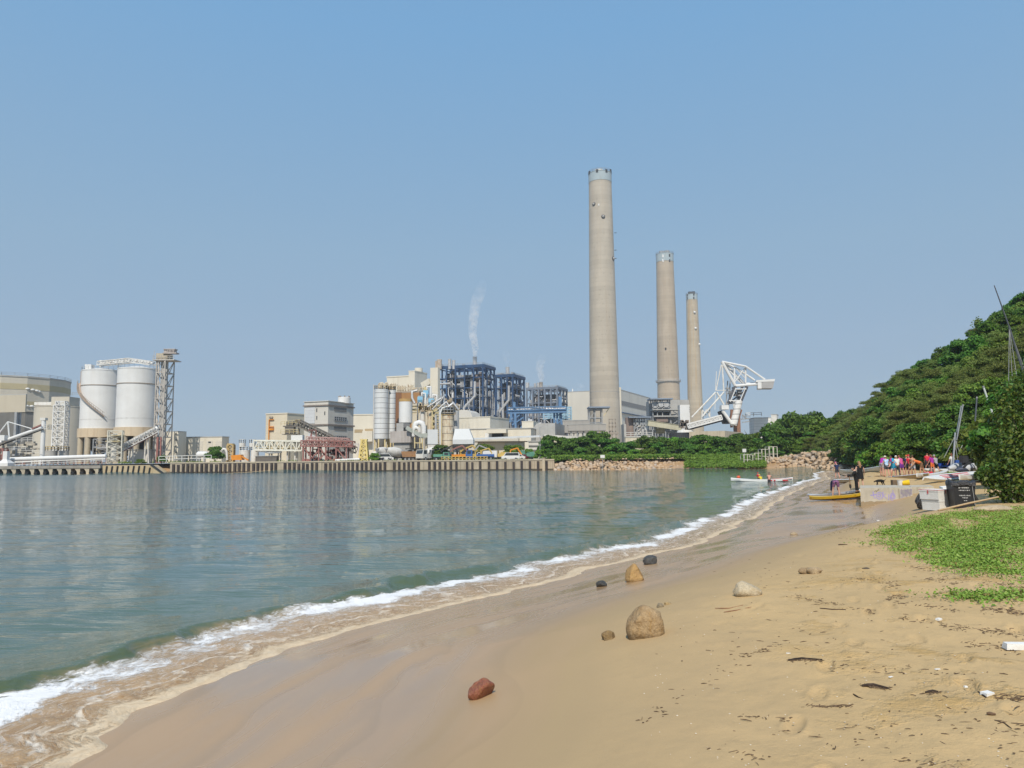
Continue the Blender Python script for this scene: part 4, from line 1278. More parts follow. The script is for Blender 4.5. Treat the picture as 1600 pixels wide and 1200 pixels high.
 mc.build('machinery', mk('dark_red_machinery', (.20, .07, .06), (.08, .06, .05), .9), t)
 for px in (475, 481, 523, 529):
  q = W(px, 719, 196)
  MB().tube((q.x, 195.6, G + .4), (q.x, 196.1, G + .4), .45, 14).build('wheel', RED, t, smooth=40)
 wl = MB().bar(W(541.5, 719, 196), W(541.5, 694, 196), .4).bar(W(560, 719, 196), W(560, 694, 196), .3).bar(W(541, 694, 196), W(560, 694, 196), .4)
 wl.build('white_portal', mk('pale_pink_steel', (.62, .56, .54), (.5, .45, .42), 1), t)
 MB().tube(W(524, 719.5, 194), W(562, 717.5, 194), .32, 10).build('pipe', WHITEP, t, smooth=50)
 # yellow trestle
 for k, (px, yt, lab) in enumerate([(568, 688, 'tall yellow A-frame trestle near the small green bush')]):
  t = free('yellow_trestle', lab, 'trestle', W(px, 718, 195))
  q = W(px, 718, 195)
  b = MB().lattice((q.x, 195.5), 2.3, 2.0, G, W(px, yt, 195).z, 5, .2, 0, True, 1.1, 1.0)
  b.box(q.x - .9, q.x + .9, 194.8, 196.2, W(px, yt, 195).z, W(px, yt, 195).z + .3)
  b.build('frame', mk('clear_yellow_steel', (.70, .56, .22), (.6, .46, .16), .8, rust=.15), t)

mid_works()

# ------------------------------------------------------------------ cement works with banded silos
def silo_works():
 # banded silo pair
 for k, (xa, xb, D, yt, yb, lab) in enumerate([(584.5, 606, 214, 608.5, 686, 'broad banded pale steel silo on legs, front one of the pair'), (606.5, 617.5, 217, 610, 686, 'narrow banded pale steel silo tucked behind the broad one')]):
  o, c, r, zt = drum('banded_silo', lab, 'silo', xa, xb, D, yt, yb, SILO, 'banded steel silos', dome=.05, n=32)
  MB().lathe([(.25, c.z - 2.6), (r * .98, c.z - .01)], (c.x, c.y, 0), 24).build('hopper', GREYC, o, smooth=40)
  for i in range(6):
   a = 2 * math.pi * i / 6 + .3
   MB().bar((c.x + r * .9 * math.cos(a), c.y + r * .9 * math.sin(a), G), (c.x + r * .9 * math.cos(a), c.y + r * .9 * math.sin(a), c.z), .38).build('leg', PALEY, o)
  MB().rail([(c.x + r * math.cos(q), c.y + r * math.sin(q), zt + .1) for q in np.linspace(0, 2 * math.pi, 13)], 1.1, .1, 1.5).build('handrail', mk('ochre_steel', None), o)
  MB().tube((c.x - r - .25, c.y, G), (c.x - r - .25, c.y, zt + 1.6), .14, 6).build('riser_pipe', WHITER, o)
  tp = MB()
  r_ = random.Random(k)
  for i in range(7):
   xx = c.x + r_.uniform(-r, r) * .8
   tp.pipe([(xx, c.y - r * .5, zt + .2), (xx, c.y - r * .5, zt + 1.6), (xx + .5, c.y - r * .5, zt + 2.0), (xx + .9, c.y - r * .5, zt + 1.3)], .16, 6)
   tp.box(xx - .3, xx + .3, c.y, c.y + .6, zt + .2, zt + r_.uniform(.8, 2))
  tp.build('roof_pipes', RUSTY, o)
 # brown cladding building
 s = Site('brown_tower', 'tall brown clad tower between the banded silo and the white drum', 'building', 617, 655, 660, 226, 613, 12).shell(BROWNL, roof=(BROWNS, .4))
 s.fp('dark_side', 618, 613.5, 627, 663, BROWN, out=.15)
 rl = MB()
 r_ = random.Random(2)
 for i in range(16):
  xx = -s.L * r_.random()
  rl.pipe([(xx, .8, s.h + .4), (xx, .8, s.h + r_.uniform(1.2, 2.6)), (xx + r_.uniform(.4, 1.2), .8, s.h + r_.uniform(1, 2.2)), (xx + 1.2, .8, s.h + .5)], .15, 6)
 rl.rail([(-s.L, .1, s.h + .4), (0, .1, s.h + .4)], 1.1, .1, 1.4)
 rl.build('roof_pipes', RUSTY, s.o, local=True)
 # white drum on pedestal
 o, c, r, zt = drum('white_drum', 'clean white drum with rusty rim above a grey pedestal', 'tank', 623, 644, 211, 626.5, 660, WHITEP, dome=.04, n=36)
 MB().lathe([(r * 1.02, zt - .1), (r * 1.02, zt + .7)], (c.x, c.y, 0), 36).build('rim', mk('rust_rim', (.52, .33, .12), (.4, .25, .1), 1), o, smooth=40)
 MB().lathe([(.6, c.z - 1.3), (r * .9, c.z - .01)], (c.x, c.y, 0), 24).build('cone', GREYC, o, smooth=40)
 s = Site('grey_pedestal', 'stepped grey concrete pedestal block under the white drum', 'plant block', 619, 630, 640, 208, 661, 22).shell(GREYC)
 MB().box(-s.L - .5, 2.2, -.5, s.Rr + .4, 0, 5.0).build('lower_block', GREYC, s.o, local=True)
 MB().box(-s.L - 1.2, 2.9, -1.2, s.Rr + 1.0, 5.0, 8.1).build('middle_block', mk('pinkish_concrete', (.46, .42, .39), (.38, .34, .31), .4, streak=.4), s.o, local=True)
 s.sp('louvre', 630.6, 668, 634.5, 675, DARK, .1)
 # beige works behind
 s = Site('boiler_annex', 'stepped beige building behind the brown tower with a raised right block', 'building', 603.5, 640, 662, 330, 588).shell(CREAM2, roof=(CREAM2, .5), par=.2)
 s2 = Site('annex_tower', 'square beige block rising over the stepped annex, left of the slab tower', 'building', 638, 647.5, 667, 328, 580.5).shell(CREAM2, roof=(CREAM2, .5), par=.1)
 MB().lathe([(1.8, s2.h + .5), (1.8, s2.h + 2.2)], (-1.5, s2.Rr * .55, 0), 16).build('roof_tank', CREAM2, s2.o, local=True, smooth=40)
 s = Site('slab_tower', 'tall narrow cream slab tower against the first blue boiler frame', 'building', 672, 684, 687.5, 300, 576).shell(CREAM2, roof=(CREAM2, .5))
 # sloping duct from annex to tower
 t = free('sloping_duct', 'cream sloping duct joining the stepped annex to the slab tower', 'duct', W(668, 605, 305))
 a, b = W(662, 603, 305), W(674, 596, 303)
 MB().bar(a, b, 3, 2.4).build('duct', CREAM2, t)
 # beige mid block
 s = Site('mill_house', 'cream mill house between the white drum and the rusty silos', 'building', 643, 668, 690, 224, 631).shell(CREAM, roof=(BEIGE, .3))
 rl = MB()
 for i in range(10):
  xx = -s.L * r_.random() + 2
  rl.pipe([(xx, .6, s.h + .3), (xx, .6, s.h + r_.uniform(1, 3)), (xx + r_.uniform(.5, 1.5), .6, s.h + r_.uniform(1.2, 3.2)), (xx + 1.4, .6, s.h + .3)], .16, 6)
 rl.build('roof_pipes', WHITER, s.o, local=True)
 # pale blue filters
 for k, (px, yt, yb, w_, lab) in enumerate([(657, 620, 630, 8.5, 'pale blue filter box, lower left of the three'), (665.5, 610, 622, 8, 'pale blue filter box with tan cap, highest of the three'), (674, 623, 634, 9, 'pale blue filter box nearest the rusty silos')]):
  D = 216
  q = W(px, yt, D)
  hw = w_ / 2 / FPX * D
  zb = W(px, yb, D).z
  t = free('filter_box', lab, 'filter', (q.x, D, zb), 'pale blue filter boxes')
  MB().box(q.x - hw, q.x + hw, D - hw, D + hw, (zb + q.z) / 2, q.z).build('casing', SKYB, t)
  MB().lathe([(hw * .3, zb - .6), (hw * 1.4, (zb + q.z) / 2 - .01)], (q.x, D, 0), 4, R(45)).build('hopper', SKYB, t)
  MB().box(q.x - hw * .8, q.x + hw * .8, D - hw * .8, D + hw * .8, q.z + .01, q.z + (.9 if k == 1 else .3)).build('cap', PALEY if k == 1 else STEEL, t)
  lg = MB()
  for i in (-1, 1):
   for j in (-1, 1):
    lg.bar((q.x + i * hw, D + j * hw, G), (q.x + i * hw, D + j * hw, (zb + q.z) / 2), .2)
  lg.build('leg', STEEL, t)
  MB().pipe([(q.x + hw * .6, D - hw * .6, q.z + .2), (q.x + hw * .6, D - hw * .6, q.z + 1.0), (q.x + hw * 1.9, D - hw * .6, q.z + .9), (q.x + hw * 2.0, D - hw * .6, q.z - 2.2)], .26, 8).build('pipe', WHITEP, t, smooth=60)
 # column silos
 for k, (xa, xb, D, yt, m, lab) in enumerate([(656, 664.5, 214, 641, WHITER, 'slim grey-white column silo with a rusty top platform'), (667.5, 677, 213, 641, RUSTY, 'slim ochre-stained column silo right of the slim white one'), (691, 708.5, 206, 648, RUSTY, 'stout rust-streaked silo with seams in front of the cement works'), (707, 717.5, 218, 640, SILV, 'plain grey column silo right of the stout rusty one')]):
  o, c, r, zt = drum('column_silo', lab, 'silo', xa, xb, D, yt, None, m, 'slim column silos', dome=.1, n=28)
  MB().rail([(c.x + r * 1.1 * math.cos(q), c.y + r * 1.1 * math.sin(q), zt + .1) for q in np.linspace(0, 2 * math.pi, 11)], 1.1, .11, 1.2).lathe([(r * 1.15, zt), (r * 1.15, zt + .12)], (c.x, c.y, 0), 20).build('platform', mk('ochre_steel', None), o)
  tp = MB()
  for i in range(6):
   xx = c.x + r_.uniform(-r, r)
   tp.box(xx - .25, xx + .25, c.y - .4, c.y + .3, zt, zt + r_.uniform(.8, 2.4))
  tp.build('top_gear', RUSTY, o)
  if k == 2:
   fr = MB()
   for q in range(12):
    a = 2 * math.pi * q / 12
    fr.bar((c.x + (r + .25) * math.cos(a), c.y + (r + .25) * math.sin(a), W(700, 645, 206).z), (c.x + (r + .25) * math.cos(a), c.y + (r + .25) * math.sin(a), W(700, 636, 206).z), .12)
   for z_ in (W(700, 645, 206).z, W(700, 640, 206).z, W(700, 636, 206).z):
    fr.lathe([(r + .2, z_ - .08), (r + .35, z_ - .08), (r + .35, z_ + .08), (r + .2, z_ + .08)], (c.x, c.y, 0), 24)
   fr.build('cage', STEEL, o)
   ring = MB()
   for py in (655, 666, 677, 688, 699):
    z_ = W(700, py, 206).z
    ring.lathe([(r + .05, z_ - .07), (r + .05, z_ + .07)], (c.x, c.y, 0), 28)
   ring.build('seam', BROWNS, o)
   MB().pipe([(c.x - r * 1.25, c.y - r, G), (c.x - r * 1.25, c.y - r, zt + .5), (c.x - r * .9, c.y - r, zt + 1.8), (c.x, c.y - r, zt + 2.2)], .22, 8).build('riser_pipe', WHITEP, o, smooth=60)
 # tangle of pipes between the silos
 t = free('pipe_rack', 'tangled rack of risers and sloping chutes between the rusty silos', 'pipe rack', W(684, 715, 212))
 b, b2 = MB(), MB()
 q = W(683, 716, 212)
 b.lattice((q.x, 212.5), 2.6, 2.4, G, W(683, 641, 212).z, 9, .15)
 b.lattice((W(664, 716, 215).x, 217), 10, 3, W(664, 645, 215).z, W(664, 634, 215).z, 2, .14)
 b.build('frame', PALEY, t)
 for pts in ([(675, 640), (690, 625), (694, 617)], [(693, 612), (695, 634)], [(684, 640), (697, 628), (706, 640)], [(668, 636), (690, 622)], [(687, 716), (687, 640), (690, 634)], [(681, 716), (681, 648)], [(648, 630), (644, 622), (644, 612), (652, 610)], [(700, 636), (708, 630), (716, 640)]):
  b2.pipe([W(a_, c_, 211 + i * .3) for i, (a_, c_) in enumerate(pts)], r_.uniform(.18, .34), 8)
 b2.build('pipe', SILV, t, smooth=60)
 b3 = MB()
 for i in range(40):
  p = W(r_.uniform(655, 716), r_.uniform(624, 648), 213 + r_.uniform(0, 5))
  b3.box(p.x - r_.uniform(.1, .6), p.x + r_.uniform(.1, .6), p.y - .4, p.y + .4, p.z - r_.uniform(.1, .4), p.z + r_.uniform(.1, .5))
 b3.build('machinery', mk('grey_ochre_machinery', (.40, .36, .29), (.26, .20, .13), .9, rust=.4), t)
 # swan-neck duct
 t = free('swan_neck_duct', 'thick white swan-neck duct curving over beside the grey hopper', 'duct', W(655, 700, 206))
 MB().pipe([W(662, 680, 206), W(662, 668, 206), W(660, 662, 206), W(655, 660, 206), W(650, 662, 206), W(648.5, 667, 206), W(648.5, 672, 206)], .68, 12).build('pipe', WHITEP, t, smooth=60)
 MB().pipe([W(655, 676, 205), W(654, 670, 205), W(650, 668, 205), W(646, 672, 205), W(646, 682, 205)], .45, 12).build('lower_pipe', WHITER, t, smooth=60)
 MB().bar(W(635, 668, 205), W(660, 682, 205), .9, 1.0).bar(W(660, 681, 205), W(668, 680, 205), 1, 1.2).build('screw_conveyor', mk('grey_green_steel', (.38, .40, .36), (.30, .32, .28), .8), t)
 lg = MB()
 for px in (648, 656, 660):
  lg.bar(W(px, 718, 205), W(px, 683, 205), .3)
 lg.bar(W(647, 692, 205), W(661, 692, 205), .25).bar(W(647, 702, 205), W(661, 702, 205), .25)
 lg.build('leg', PALEY, t)
 # grey panel and hopper house
 s = Site('grey_bin', 'smooth pale grey panel-sided bin left of the stout rusty silo', 'bin', 668, 684, 688, 204, 671, -8, base=W(676, 694, 204).z, depth=3.5).shell(mk('smooth_pale_grey', (.60, .61, .61), (.56, .57, .57), .4))
 MB().box(-s.L + .1, -.15, .15, s.Rr, -3.9, -.02).build('base_block', WHITER, s.o, local=True)
 D = 204
 t = free('hopper_house', 'pale grey flared hopper house on a white base right of the rusty silo', 'hopper', W(722, 715, D))
 P4 = lambda py, xa, xb, dp: [(slope(xa) * D, D - dp, W(720, py, D).z), (slope(xb) * D, D - dp, W(720, py, D).z), (slope(xb) * D, D + 4 + dp, W(720, py, D).z), (slope(xa) * D, D + 4 + dp, W(720, py, D).z)]
 hm = mk('smooth_pale_grey', None)
 MB().hexa(P4(687, 708, 740, 1.5), P4(670, 711, 733, 0)).build('hood', hm, t)
 MB().hexa(P4(694, 708, 740, 1.5), P4(687, 708, 740, 1.5)).build('skirt', hm, t)
 MB().hexa(P4(700, 714, 735, .2), P4(694.03, 708, 740, 1.5)).build('underside', GREYC, t)
 MB().box(slope(709) * D, slope(727) * D, D + .5, D + 4, G, W(720, 700.03, D).z).build('base', STONE, t)
 MB().box(slope(728) * D, slope(731) * D, D + .3, D + 3, G, W(720, 700.03, D).z).build('leg', DARK, t)
 rb = MB()
 for px in (711, 716, 722, 728, 733):
  q = W(px, 670, D)
  rb.bar(q, q + Vector((0, 0, 1.4)), .06)
 rb.build('aerial', STEEL, t)
 t = free('dark_canopy', 'dark flat canopy on posts behind the mixer trucks', 'canopy', W(645, 712, 202))
 MB().box(slope(634) * 202, slope(658) * 202, 201, 205, W(645, 701.5, 202).z, W(645, 700.5, 202).z).build('roof', DARK, t)
 lg = MB()
 for px in (635, 646, 657):
  lg.bar((slope(px) * 202, 201.3, G), (slope(px) * 202, 201.3, W(645, 701.5, 202).z), .2)
 lg.build('post', STEEL, t)

silo_works()

# ------------------------------------------------------------------ boiler frames
def boiler(label, xL, xC, xR, D, ytop, seed, mat, nx, ny, nl, stacks=(), cols=('dark',), dens=1.0):
 s = Site('steel_boiler_house', label, 'boiler house', xL, xC, xR, D, ytop, 20, group='row of open steel boiler frames')
 o, L, Q, H = s.o, s.L, s.Rr, s.h
 r_ = random.Random(seed)
 k = D / 430.0                       # members in scale with the distance seen
 fr = MB()
 gx = [-L + L * i / nx for i in range(nx + 1)]
 gy = [Q * i / ny for i in range(ny + 1)]
 gzl = [H * i / nl for i in range(nl + 1)]
 for i, x in enumerate(gx):
  for j, y in enumerate(gy):
   if i in (0, nx) or j in (0, ny) or (i + j) % 2:
    fr.bar((x, y, 0), (x, y, H), 0.85 * k if j == 0 or i == nx else .7)
 for z in gzl[1:]:
  for j, y in enumerate(gy):
   if j in (0, ny) or r_.random() < .6:
    fr.bar((-L, y, z), (0, y, z), .55 * k)
  for i, x in enumerate(gx):
   if i in (0, nx) or r_.random() < .6:
    fr.bar((x, 0, z), (x, Q, z), .55 * k)
 for a in range(nl):
  for i in range(nx):
   if r_.random() < .16:
    fr.bar((gx[i], 0, gzl[a]), (gx[i + 1], 0, gzl[a + 1]), .32 * k)
  for j in range(ny):
   if r_.random() < .55:
    fl = r_.random() < .5
    fr.bar((0, gy[j + fl], gzl[a]), (0, gy[j + 1 - fl], gzl[a + 1]), .34 * k)
 fr.build('steel_frame', mat, o, local=True)
 gd = MB().box(-L - .5, .5, -.5, .45, H - .2, H + 1.5).box(.46, .9, -.4, Q + .5, H - .2, H + 1.5).box(-L - .5, .45, Q - .3, Q + .5, H - .2, H + 1.5)
 for x in gx[1:-1]:
  gd.box(x - .3, x + .3, .46, Q - .31, H, H + 1.0)
 gd.build('roof_girder', mat, o, local=True)
 # inner boiler casing and hung boxes
 cs = MB().box(-L * .86, -L * .16, Q * .22, Q * .9, H * .10, H * .93)
 cs.box(-L * .95, -L * .05, Q * .45, Q * .97, 0, H * .72)
 cs.build('boiler_casing', mk('dark_casing', (.055, .054, .055), (.035, .035, .038), .15, streak=.2), o, local=True)  # dark grey overall, slightly patchy
 bm_ = [mk('brown_grey_lagging', (.20, .17, .15), (.14, .12, .11), .2, streak=.3), SILV, mk('pinkish_lagging', (.24, .20, .19), (.18, .15, .14), .3), DARK]
 for q in range(4):
  b = MB()
  for i in range(int(9 * dens)):
   x, y, z = -L * r_.uniform(.04, .96), Q * r_.uniform(.05, .3), H * r_.uniform(.06, .93)
   a, c, e = L * r_.uniform(.02, .08), Q * r_.uniform(.03, .08), H * r_.uniform(.015, .06)
   b.box(x - a, x + a, y, y + c, z - e, z + e)
  for i in range(int(5 * dens)):
   x, y, z = -L * r_.uniform(.02, .14), Q * r_.uniform(.1, .9), H * r_.uniform(.06, .93)
   b.box(x, x + L * .05, y - Q * .05, y + Q * .05, z - H * .03, z + H * .03)
  b.build('lagged_box', bm_[q], o, local=True)
 # pipes and ducts
 for q, (m, rr, n) in enumerate([(SILV, (.18, .34), 26), (STEEL, (.2, .4), 22), (SILV, (.5, .95), 9), (DARK, (.2, .5), 14)]):
  b = MB()
  for i in range(int(n * dens)):
   x, y, z = -L * r_.uniform(.02, .97), Q * r_.uniform(-.03, .16), H * r_.uniform(.05, .95)
   t_ = r_.random()
   rad = r_.uniform(*rr) * k
   if t_ < .45:
    b.tube((x, y, z), (x, y, max(.5, z - H * r_.uniform(.1, .45))), rad, 7)
   elif t_ < .75:
    b.tube((x, y, z), (min(0, x + L * r_.uniform(.08, .3)), y, z), rad, 7)
   else:
    x2 = min(-.2, x + L * r_.uniform(.05, .2))
    b.pipe([(x, y, z), (x, y, z - H * .08), (x2, y, z - H * .14), (x2, y, max(.3, z - H * .35))], rad, 7)
  for i in range(int(n * .5 * dens)):
   y, z = Q * r_.uniform(.03, .97), H * r_.uniform(.1, .95)
   x = r_.uniform(-1.5, .3)
   if r_.random() < .5:
    b.tube((x, y, z), (x, y, max(.5, z - H * r_.uniform(.1, .4))), rad, 7)
   else:
    b.tube((x, y, z), (x, min(Q, y + Q * .3), z), rad, 7)
  b.build('duct' if q == 2 else 'pipework', m, o, local=True, smooth=50)
 fl, hr = MB(), MB()
 for z in gzl[1:-1]:
  for i in range(nx):
   if r_.random() < .8:
    fl.box(gx[i] + .2, gx[i + 1] - .2, -.9 * r_.random(), Q * .25, z + .3 * k, z + .42 * k)
    if r_.random() < .7:
     hr.rail([(gx[i], -.4, z + .42), (gx[i + 1], -.4, z + .42)], 1.2, .10 * k, 2.2)
  for j in range(ny):
   if r_.random() < .7:
    fl.box(-L * .12, .6, gy[j] + .2, gy[j + 1] - .2, z + .3, z + .42)
    hr.rail([(.5, gy[j], z + .42), (.5, gy[j + 1], z + .42)], 1.2, .10 * k, 3)
 fl.build('floor_grating', mk('dark_grating', (.09, .10, .12), (.06, .065, .08), 1), o, local=True)
 hr.build('handrail', mk('grey_blue_steel', (.22, .27, .34), (.16, .2, .26), 1), o, local=True)
 if stacks:
  rg = MB()
  rg.rail([(-L, 0, H + 1.5), (0, 0, H + 1.5), (0, Q, H + 1.5)], 1.1, .12 * k, 3)
  for i in range(8):
   x = -L * r_.random()
   rg.box(x - .8, x + .8, Q * .2, Q * .35, H + .9, H + 1.5 + r_.random() * 1.6)
  rg.build('roof_gear', STEEL, o, local=True)
 for px, yt, w_, rust in stacks:
  dd = D + Q * .35
  q = W(px, yt, dd)
  rr = w_ / 2 / FPX * dd
  zb = s.C.z + H - .5
  st = MB().lathe([(rr, zb), (rr, q.z - .8), (rr * 1.06, q.z - .8), (rr * 1.06, q.z)], (q.x, dd, 0), 18)
  st.build('stack', mk('rust_stained_lagging', (.50, .46, .41), (.40, .30, .20), .5, rust=.55) if rust else SILV, o, smooth=40)
 return s

B1 = boiler('nearest and largest blue steel boiler frame, next to the cream slab tower', 684, 755, 773, 430, 573, 11, BLUE, 5, 3, 9,
   [(686.5, 562, 8, 1), (681.5, 564, 3, 1), (702.5, 561, 5, 0), (709, 563, 5, 0), (742, 557.5, 6.5, 0)], dens=2.2)
B2 = boiler('second blue steel boiler frame with one stack, right of the largest', 776, 802, 820, 470, 588, 12, BLUE, 3, 3, 7, [(793, 573.5, 6, 0)], dens=1.2)
B3 = boiler('third boiler frame, greyer, with a cluster of short stacks', 824, 872, 887, 560, 607, 13, mk('grey_blue_frame_steel', (.17, .20, .25), (.13, .15, .19), .3), 5, 3, 5,
   [(824, 598, 6, 0), (836, 599, 4, 0), (841, 598, 4, 0), (845.5, 597, 5, 1)], dens=1.3)
B4 = boiler('fourth and smallest blue boiler frame, beside the tallest chimney', 888, 911, 921, 640, 621, 14, BLUE, 4, 2, 4, [], dens=.8)

# long pale drain pipes down the front of the boilers
def downcomers():
 for k, (pts, D, lab) in enumerate([([(742, 596), (742, 619), (741, 620), (725, 637), (725, 690)], 424, 'long silver downpipe kinked across the largest blue frame'),
         ([(795, 603), (795, 625), (779, 645), (779, 664)], 462, 'silver downpipe kinked across the second blue frame')]):
  t = free('downpipe', lab, 'pipe', W(*pts[-1], D))
  MB().pipe([W(a, b, D) for a, b in pts], .72, 10).build('pipe', SILV, t, smooth=50)
 t = free('curved_hopper', 'pale curved-top casing at the foot of the largest blue frame', 'casing', W(728, 655, 400))
 pr = [W(717, 655, 400), W(717, 640.5, 400), W(729, 640.5, 400), W(735, 644, 400), W(738, 650, 400), W(738.5, 655, 400)]
 MB().ext(pr, (4, 14, 0)).build('casing', STONE, t)

downcomers()

# ------------------------------------------------------------------ low cream works, sheds and blue pipe bridge
def low_works():
 s = Site('turbine_annex', 'flat-topped cream block with a grey right side below the largest blue frame', 'building', 712, 766, 796, 330, 652).shell(CREAM2, roof=(CREAM2, .4), par=.2)
 s = Site('low_cream_range', 'long low cream range with a deep shaded recess and jutting canopy', 'building', 700, 830, 872, 290, 669.5, 10).shell(CREAM2, roof=(ROOFG, .3), par=.3)
 s.fp('recess', 769, 677.5, 787, 684, DARK, .08)  # flat dark panel paints the shade of the recess
 s.fp('canopy', 764, 671.5, 794, 677, CREAM2, 4.5)
 s.fp('pale_panel', 758, 677, 768.5, 685, WHITEP, .1)
 s.fp('lower_wing', 705, 686, 812, 715, BEIGE, 2.5)
 # open shed with sheet roof
 D = 232
 t = free('long_shed', 'long open-fronted shed with a pale sheet roof behind the parked cars', 'shed', W(780, 715, D))
 a, b = W(736, 690, D), W(845, 683, D)
 MB().ext([(a.x, D - 3, W(736, 689.5, D).z), (b.x, D - 3, W(845, 683.5, D).z), (b.x, D - 3, W(845, 682.6, D).z), (a.x, D - 3, W(736, 687, D).z)], (0, 14, 0.8)).build('roof', mk('pale_sheet_roof', (.62, .61, .57), (.52, .5, .46), .3, streak=.3), t)
 MB().box(a.x + 2, W(820, 700, D).x, D, D + 9, G, W(736, 690.8, D).z).build('wall', CREAM, t)
 MB().box(W(742, 700, D).x, W(833, 700, D).x, D - .08, D - .004, W(760, 691.2, D).z, W(760, 689.6, D).z).build('eaves_shadow_strip', BROWNS, t)  # brown strip paints the shadow below the eaves
 MB().box(W(789, 700, D).x, W(800, 700, D).x, D - .3, D - .01, G, W(790, 693, D).z).box(W(802, 700, D).x, W(818, 700, D).x, D - .3, D - .01, G, W(790, 693, D).z).build('door', mk('pale_green_sheet', (.50, .54, .46), (.44, .48, .4), .5, streak=.3), t)
 s = Site('grey_shed', 'grey pitched shed left of the blue bridge legs', 'shed', 828, 868, 885, 300, 661, 14)
 H = s.h
 MB().ext([(-s.L, 0, 0), (0, 0, 0), (0, 0, H), (-s.L * .72, 0, H), (-s.L, 0, H * .72)], (0, s.Rr, 0)).build('wall', ROOFG, s.o, local=True)
 for k, (xL, xR, D, yt, lab) in enumerate([(880, 922, 320, 657, 'long grey-brown conveyor hall running behind the blue bridge legs'), (888, 948, 300, 663, 'lower grey-brown conveyor hall at the foot of the tallest chimney')]):
  s = Site('conveyor_hall', lab, 'hall', xL, xR, xR + 4, D, yt, 4, base=W(900, 676 if k == 0 else 673, D).z, depth=10).shell(HALLG, roof=(ROOFG, .3), par=.15)
  lg = MB()
  for i in range(6):
   x = -s.L * (i + .5) / 6
   lg.bar((x, 1, 0), (x, 1, -(s.C.z - G)), .4).bar((x, 8, 0), (x, 8, -(s.C.z - G)), .4)
  lg.build('support_leg', STEEL, s.o, local=True)
 s = Site('cream_gatehouse', 'small cream building tucked under the blue bridge', 'building', 816, 834, 842, 305, 659, 12).shell(CREAM2, roof=(CREAM2, .3), par=.1)
 # stepped grey retaining structure near the trees
 s = Site('pale_store', 'low pale grey store with shelf-like ledges left of the bank trees', 'shed', 826, 846, 850, 225, 690, 6).shell(STONE, roof=(ROOFG, .3), par=.3)
 for py in (695, 702, 708):
  s.fp('ledge', 826, py, 846, py + 1.2, GREYC, .5)
 t = free('sloping_roof_range', 'long low range with a pale sloping roof above the bank trees', 'building', W(880, 690, 260))
 MB().ext([W(846, 683, 260), W(925, 687, 258), W(925, 700, 258), W(846, 700, 260)], (0, 12, 0)).build('wall', CREAM, t)
 MB().ext([W(850, 678.5, 259), W(926, 684, 257), W(926, 687, 257), W(850, 683, 259)], (0, 13, 0)).build('roof', mk('pale_sheet_roof', None), t)
 # blue pipe bridge
 t = free('pipe_bridge', 'bright blue pipe bridge on trestle legs crossing before the boilers', 'pipe bridge', W(840, 660, 340))
 a, b = W(794, 644.5, 340), W(885, 642.5, 336)
 MB().bar(a, b, 2.5, 1.3).truss(a + Vector((0, 0, .7)), b + Vector((0, 0, .7)), 3.2, 1.4, 20, .16).build('deck', BLUEL, t)
 MB().bar(W(830, 638.5, 338), W(863, 637.5, 338), 2.0, 1.0).tube(a + Vector((0, 0, 1.2)), b + Vector((0, 0, 1.2)), .45, 10).build('pipe', SILV, t)
 lg = MB()
 for xa, xb, yb in ((799, 797, 660), (805, 806, 676), (866, 866, 668), (870.5, 871, 668), (876, 878, 668)):
  lg.bar(W(xa, 645, 338), W(xb, yb, 338), .9)
 for xa, ya, xb, yb in ((797, 660, 812, 648), (800, 664, 818, 652), (806, 664, 799, 650), (806, 676, 822, 660), (866, 668, 878, 655), (866, 655, 878, 668), (884, 642, 870, 650)):
  lg.bar(W(xa, ya, 338), W(xb, yb, 338), .5)
 lg.bar(W(803.5, 640, 339), W(803.5, 628, 339), 1.2).bar(W(875, 640, 345), W(875, 620, 345), 1.4)
 lg.build('trestle_leg', BLUEL, t)
 t = free('blue_stair_tower', 'pale blue scaffold stair right of the bridge legs', 'stair tower', W(885, 650, 345))
 MB().lattice((W(884, 650, 345).x, 346), 5, 4, W(884, 656, 345).z, W(884, 636, 345).z, 5, .18).lattice((W(861, 650, 350).x, 352), 7, 4, W(860, 655, 350).z, W(860, 643, 350).z, 3, .16).build('frame', mk('pale_blue_steel', (.33, .5, .62), (.26, .42, .52), .8), t)

low_works()

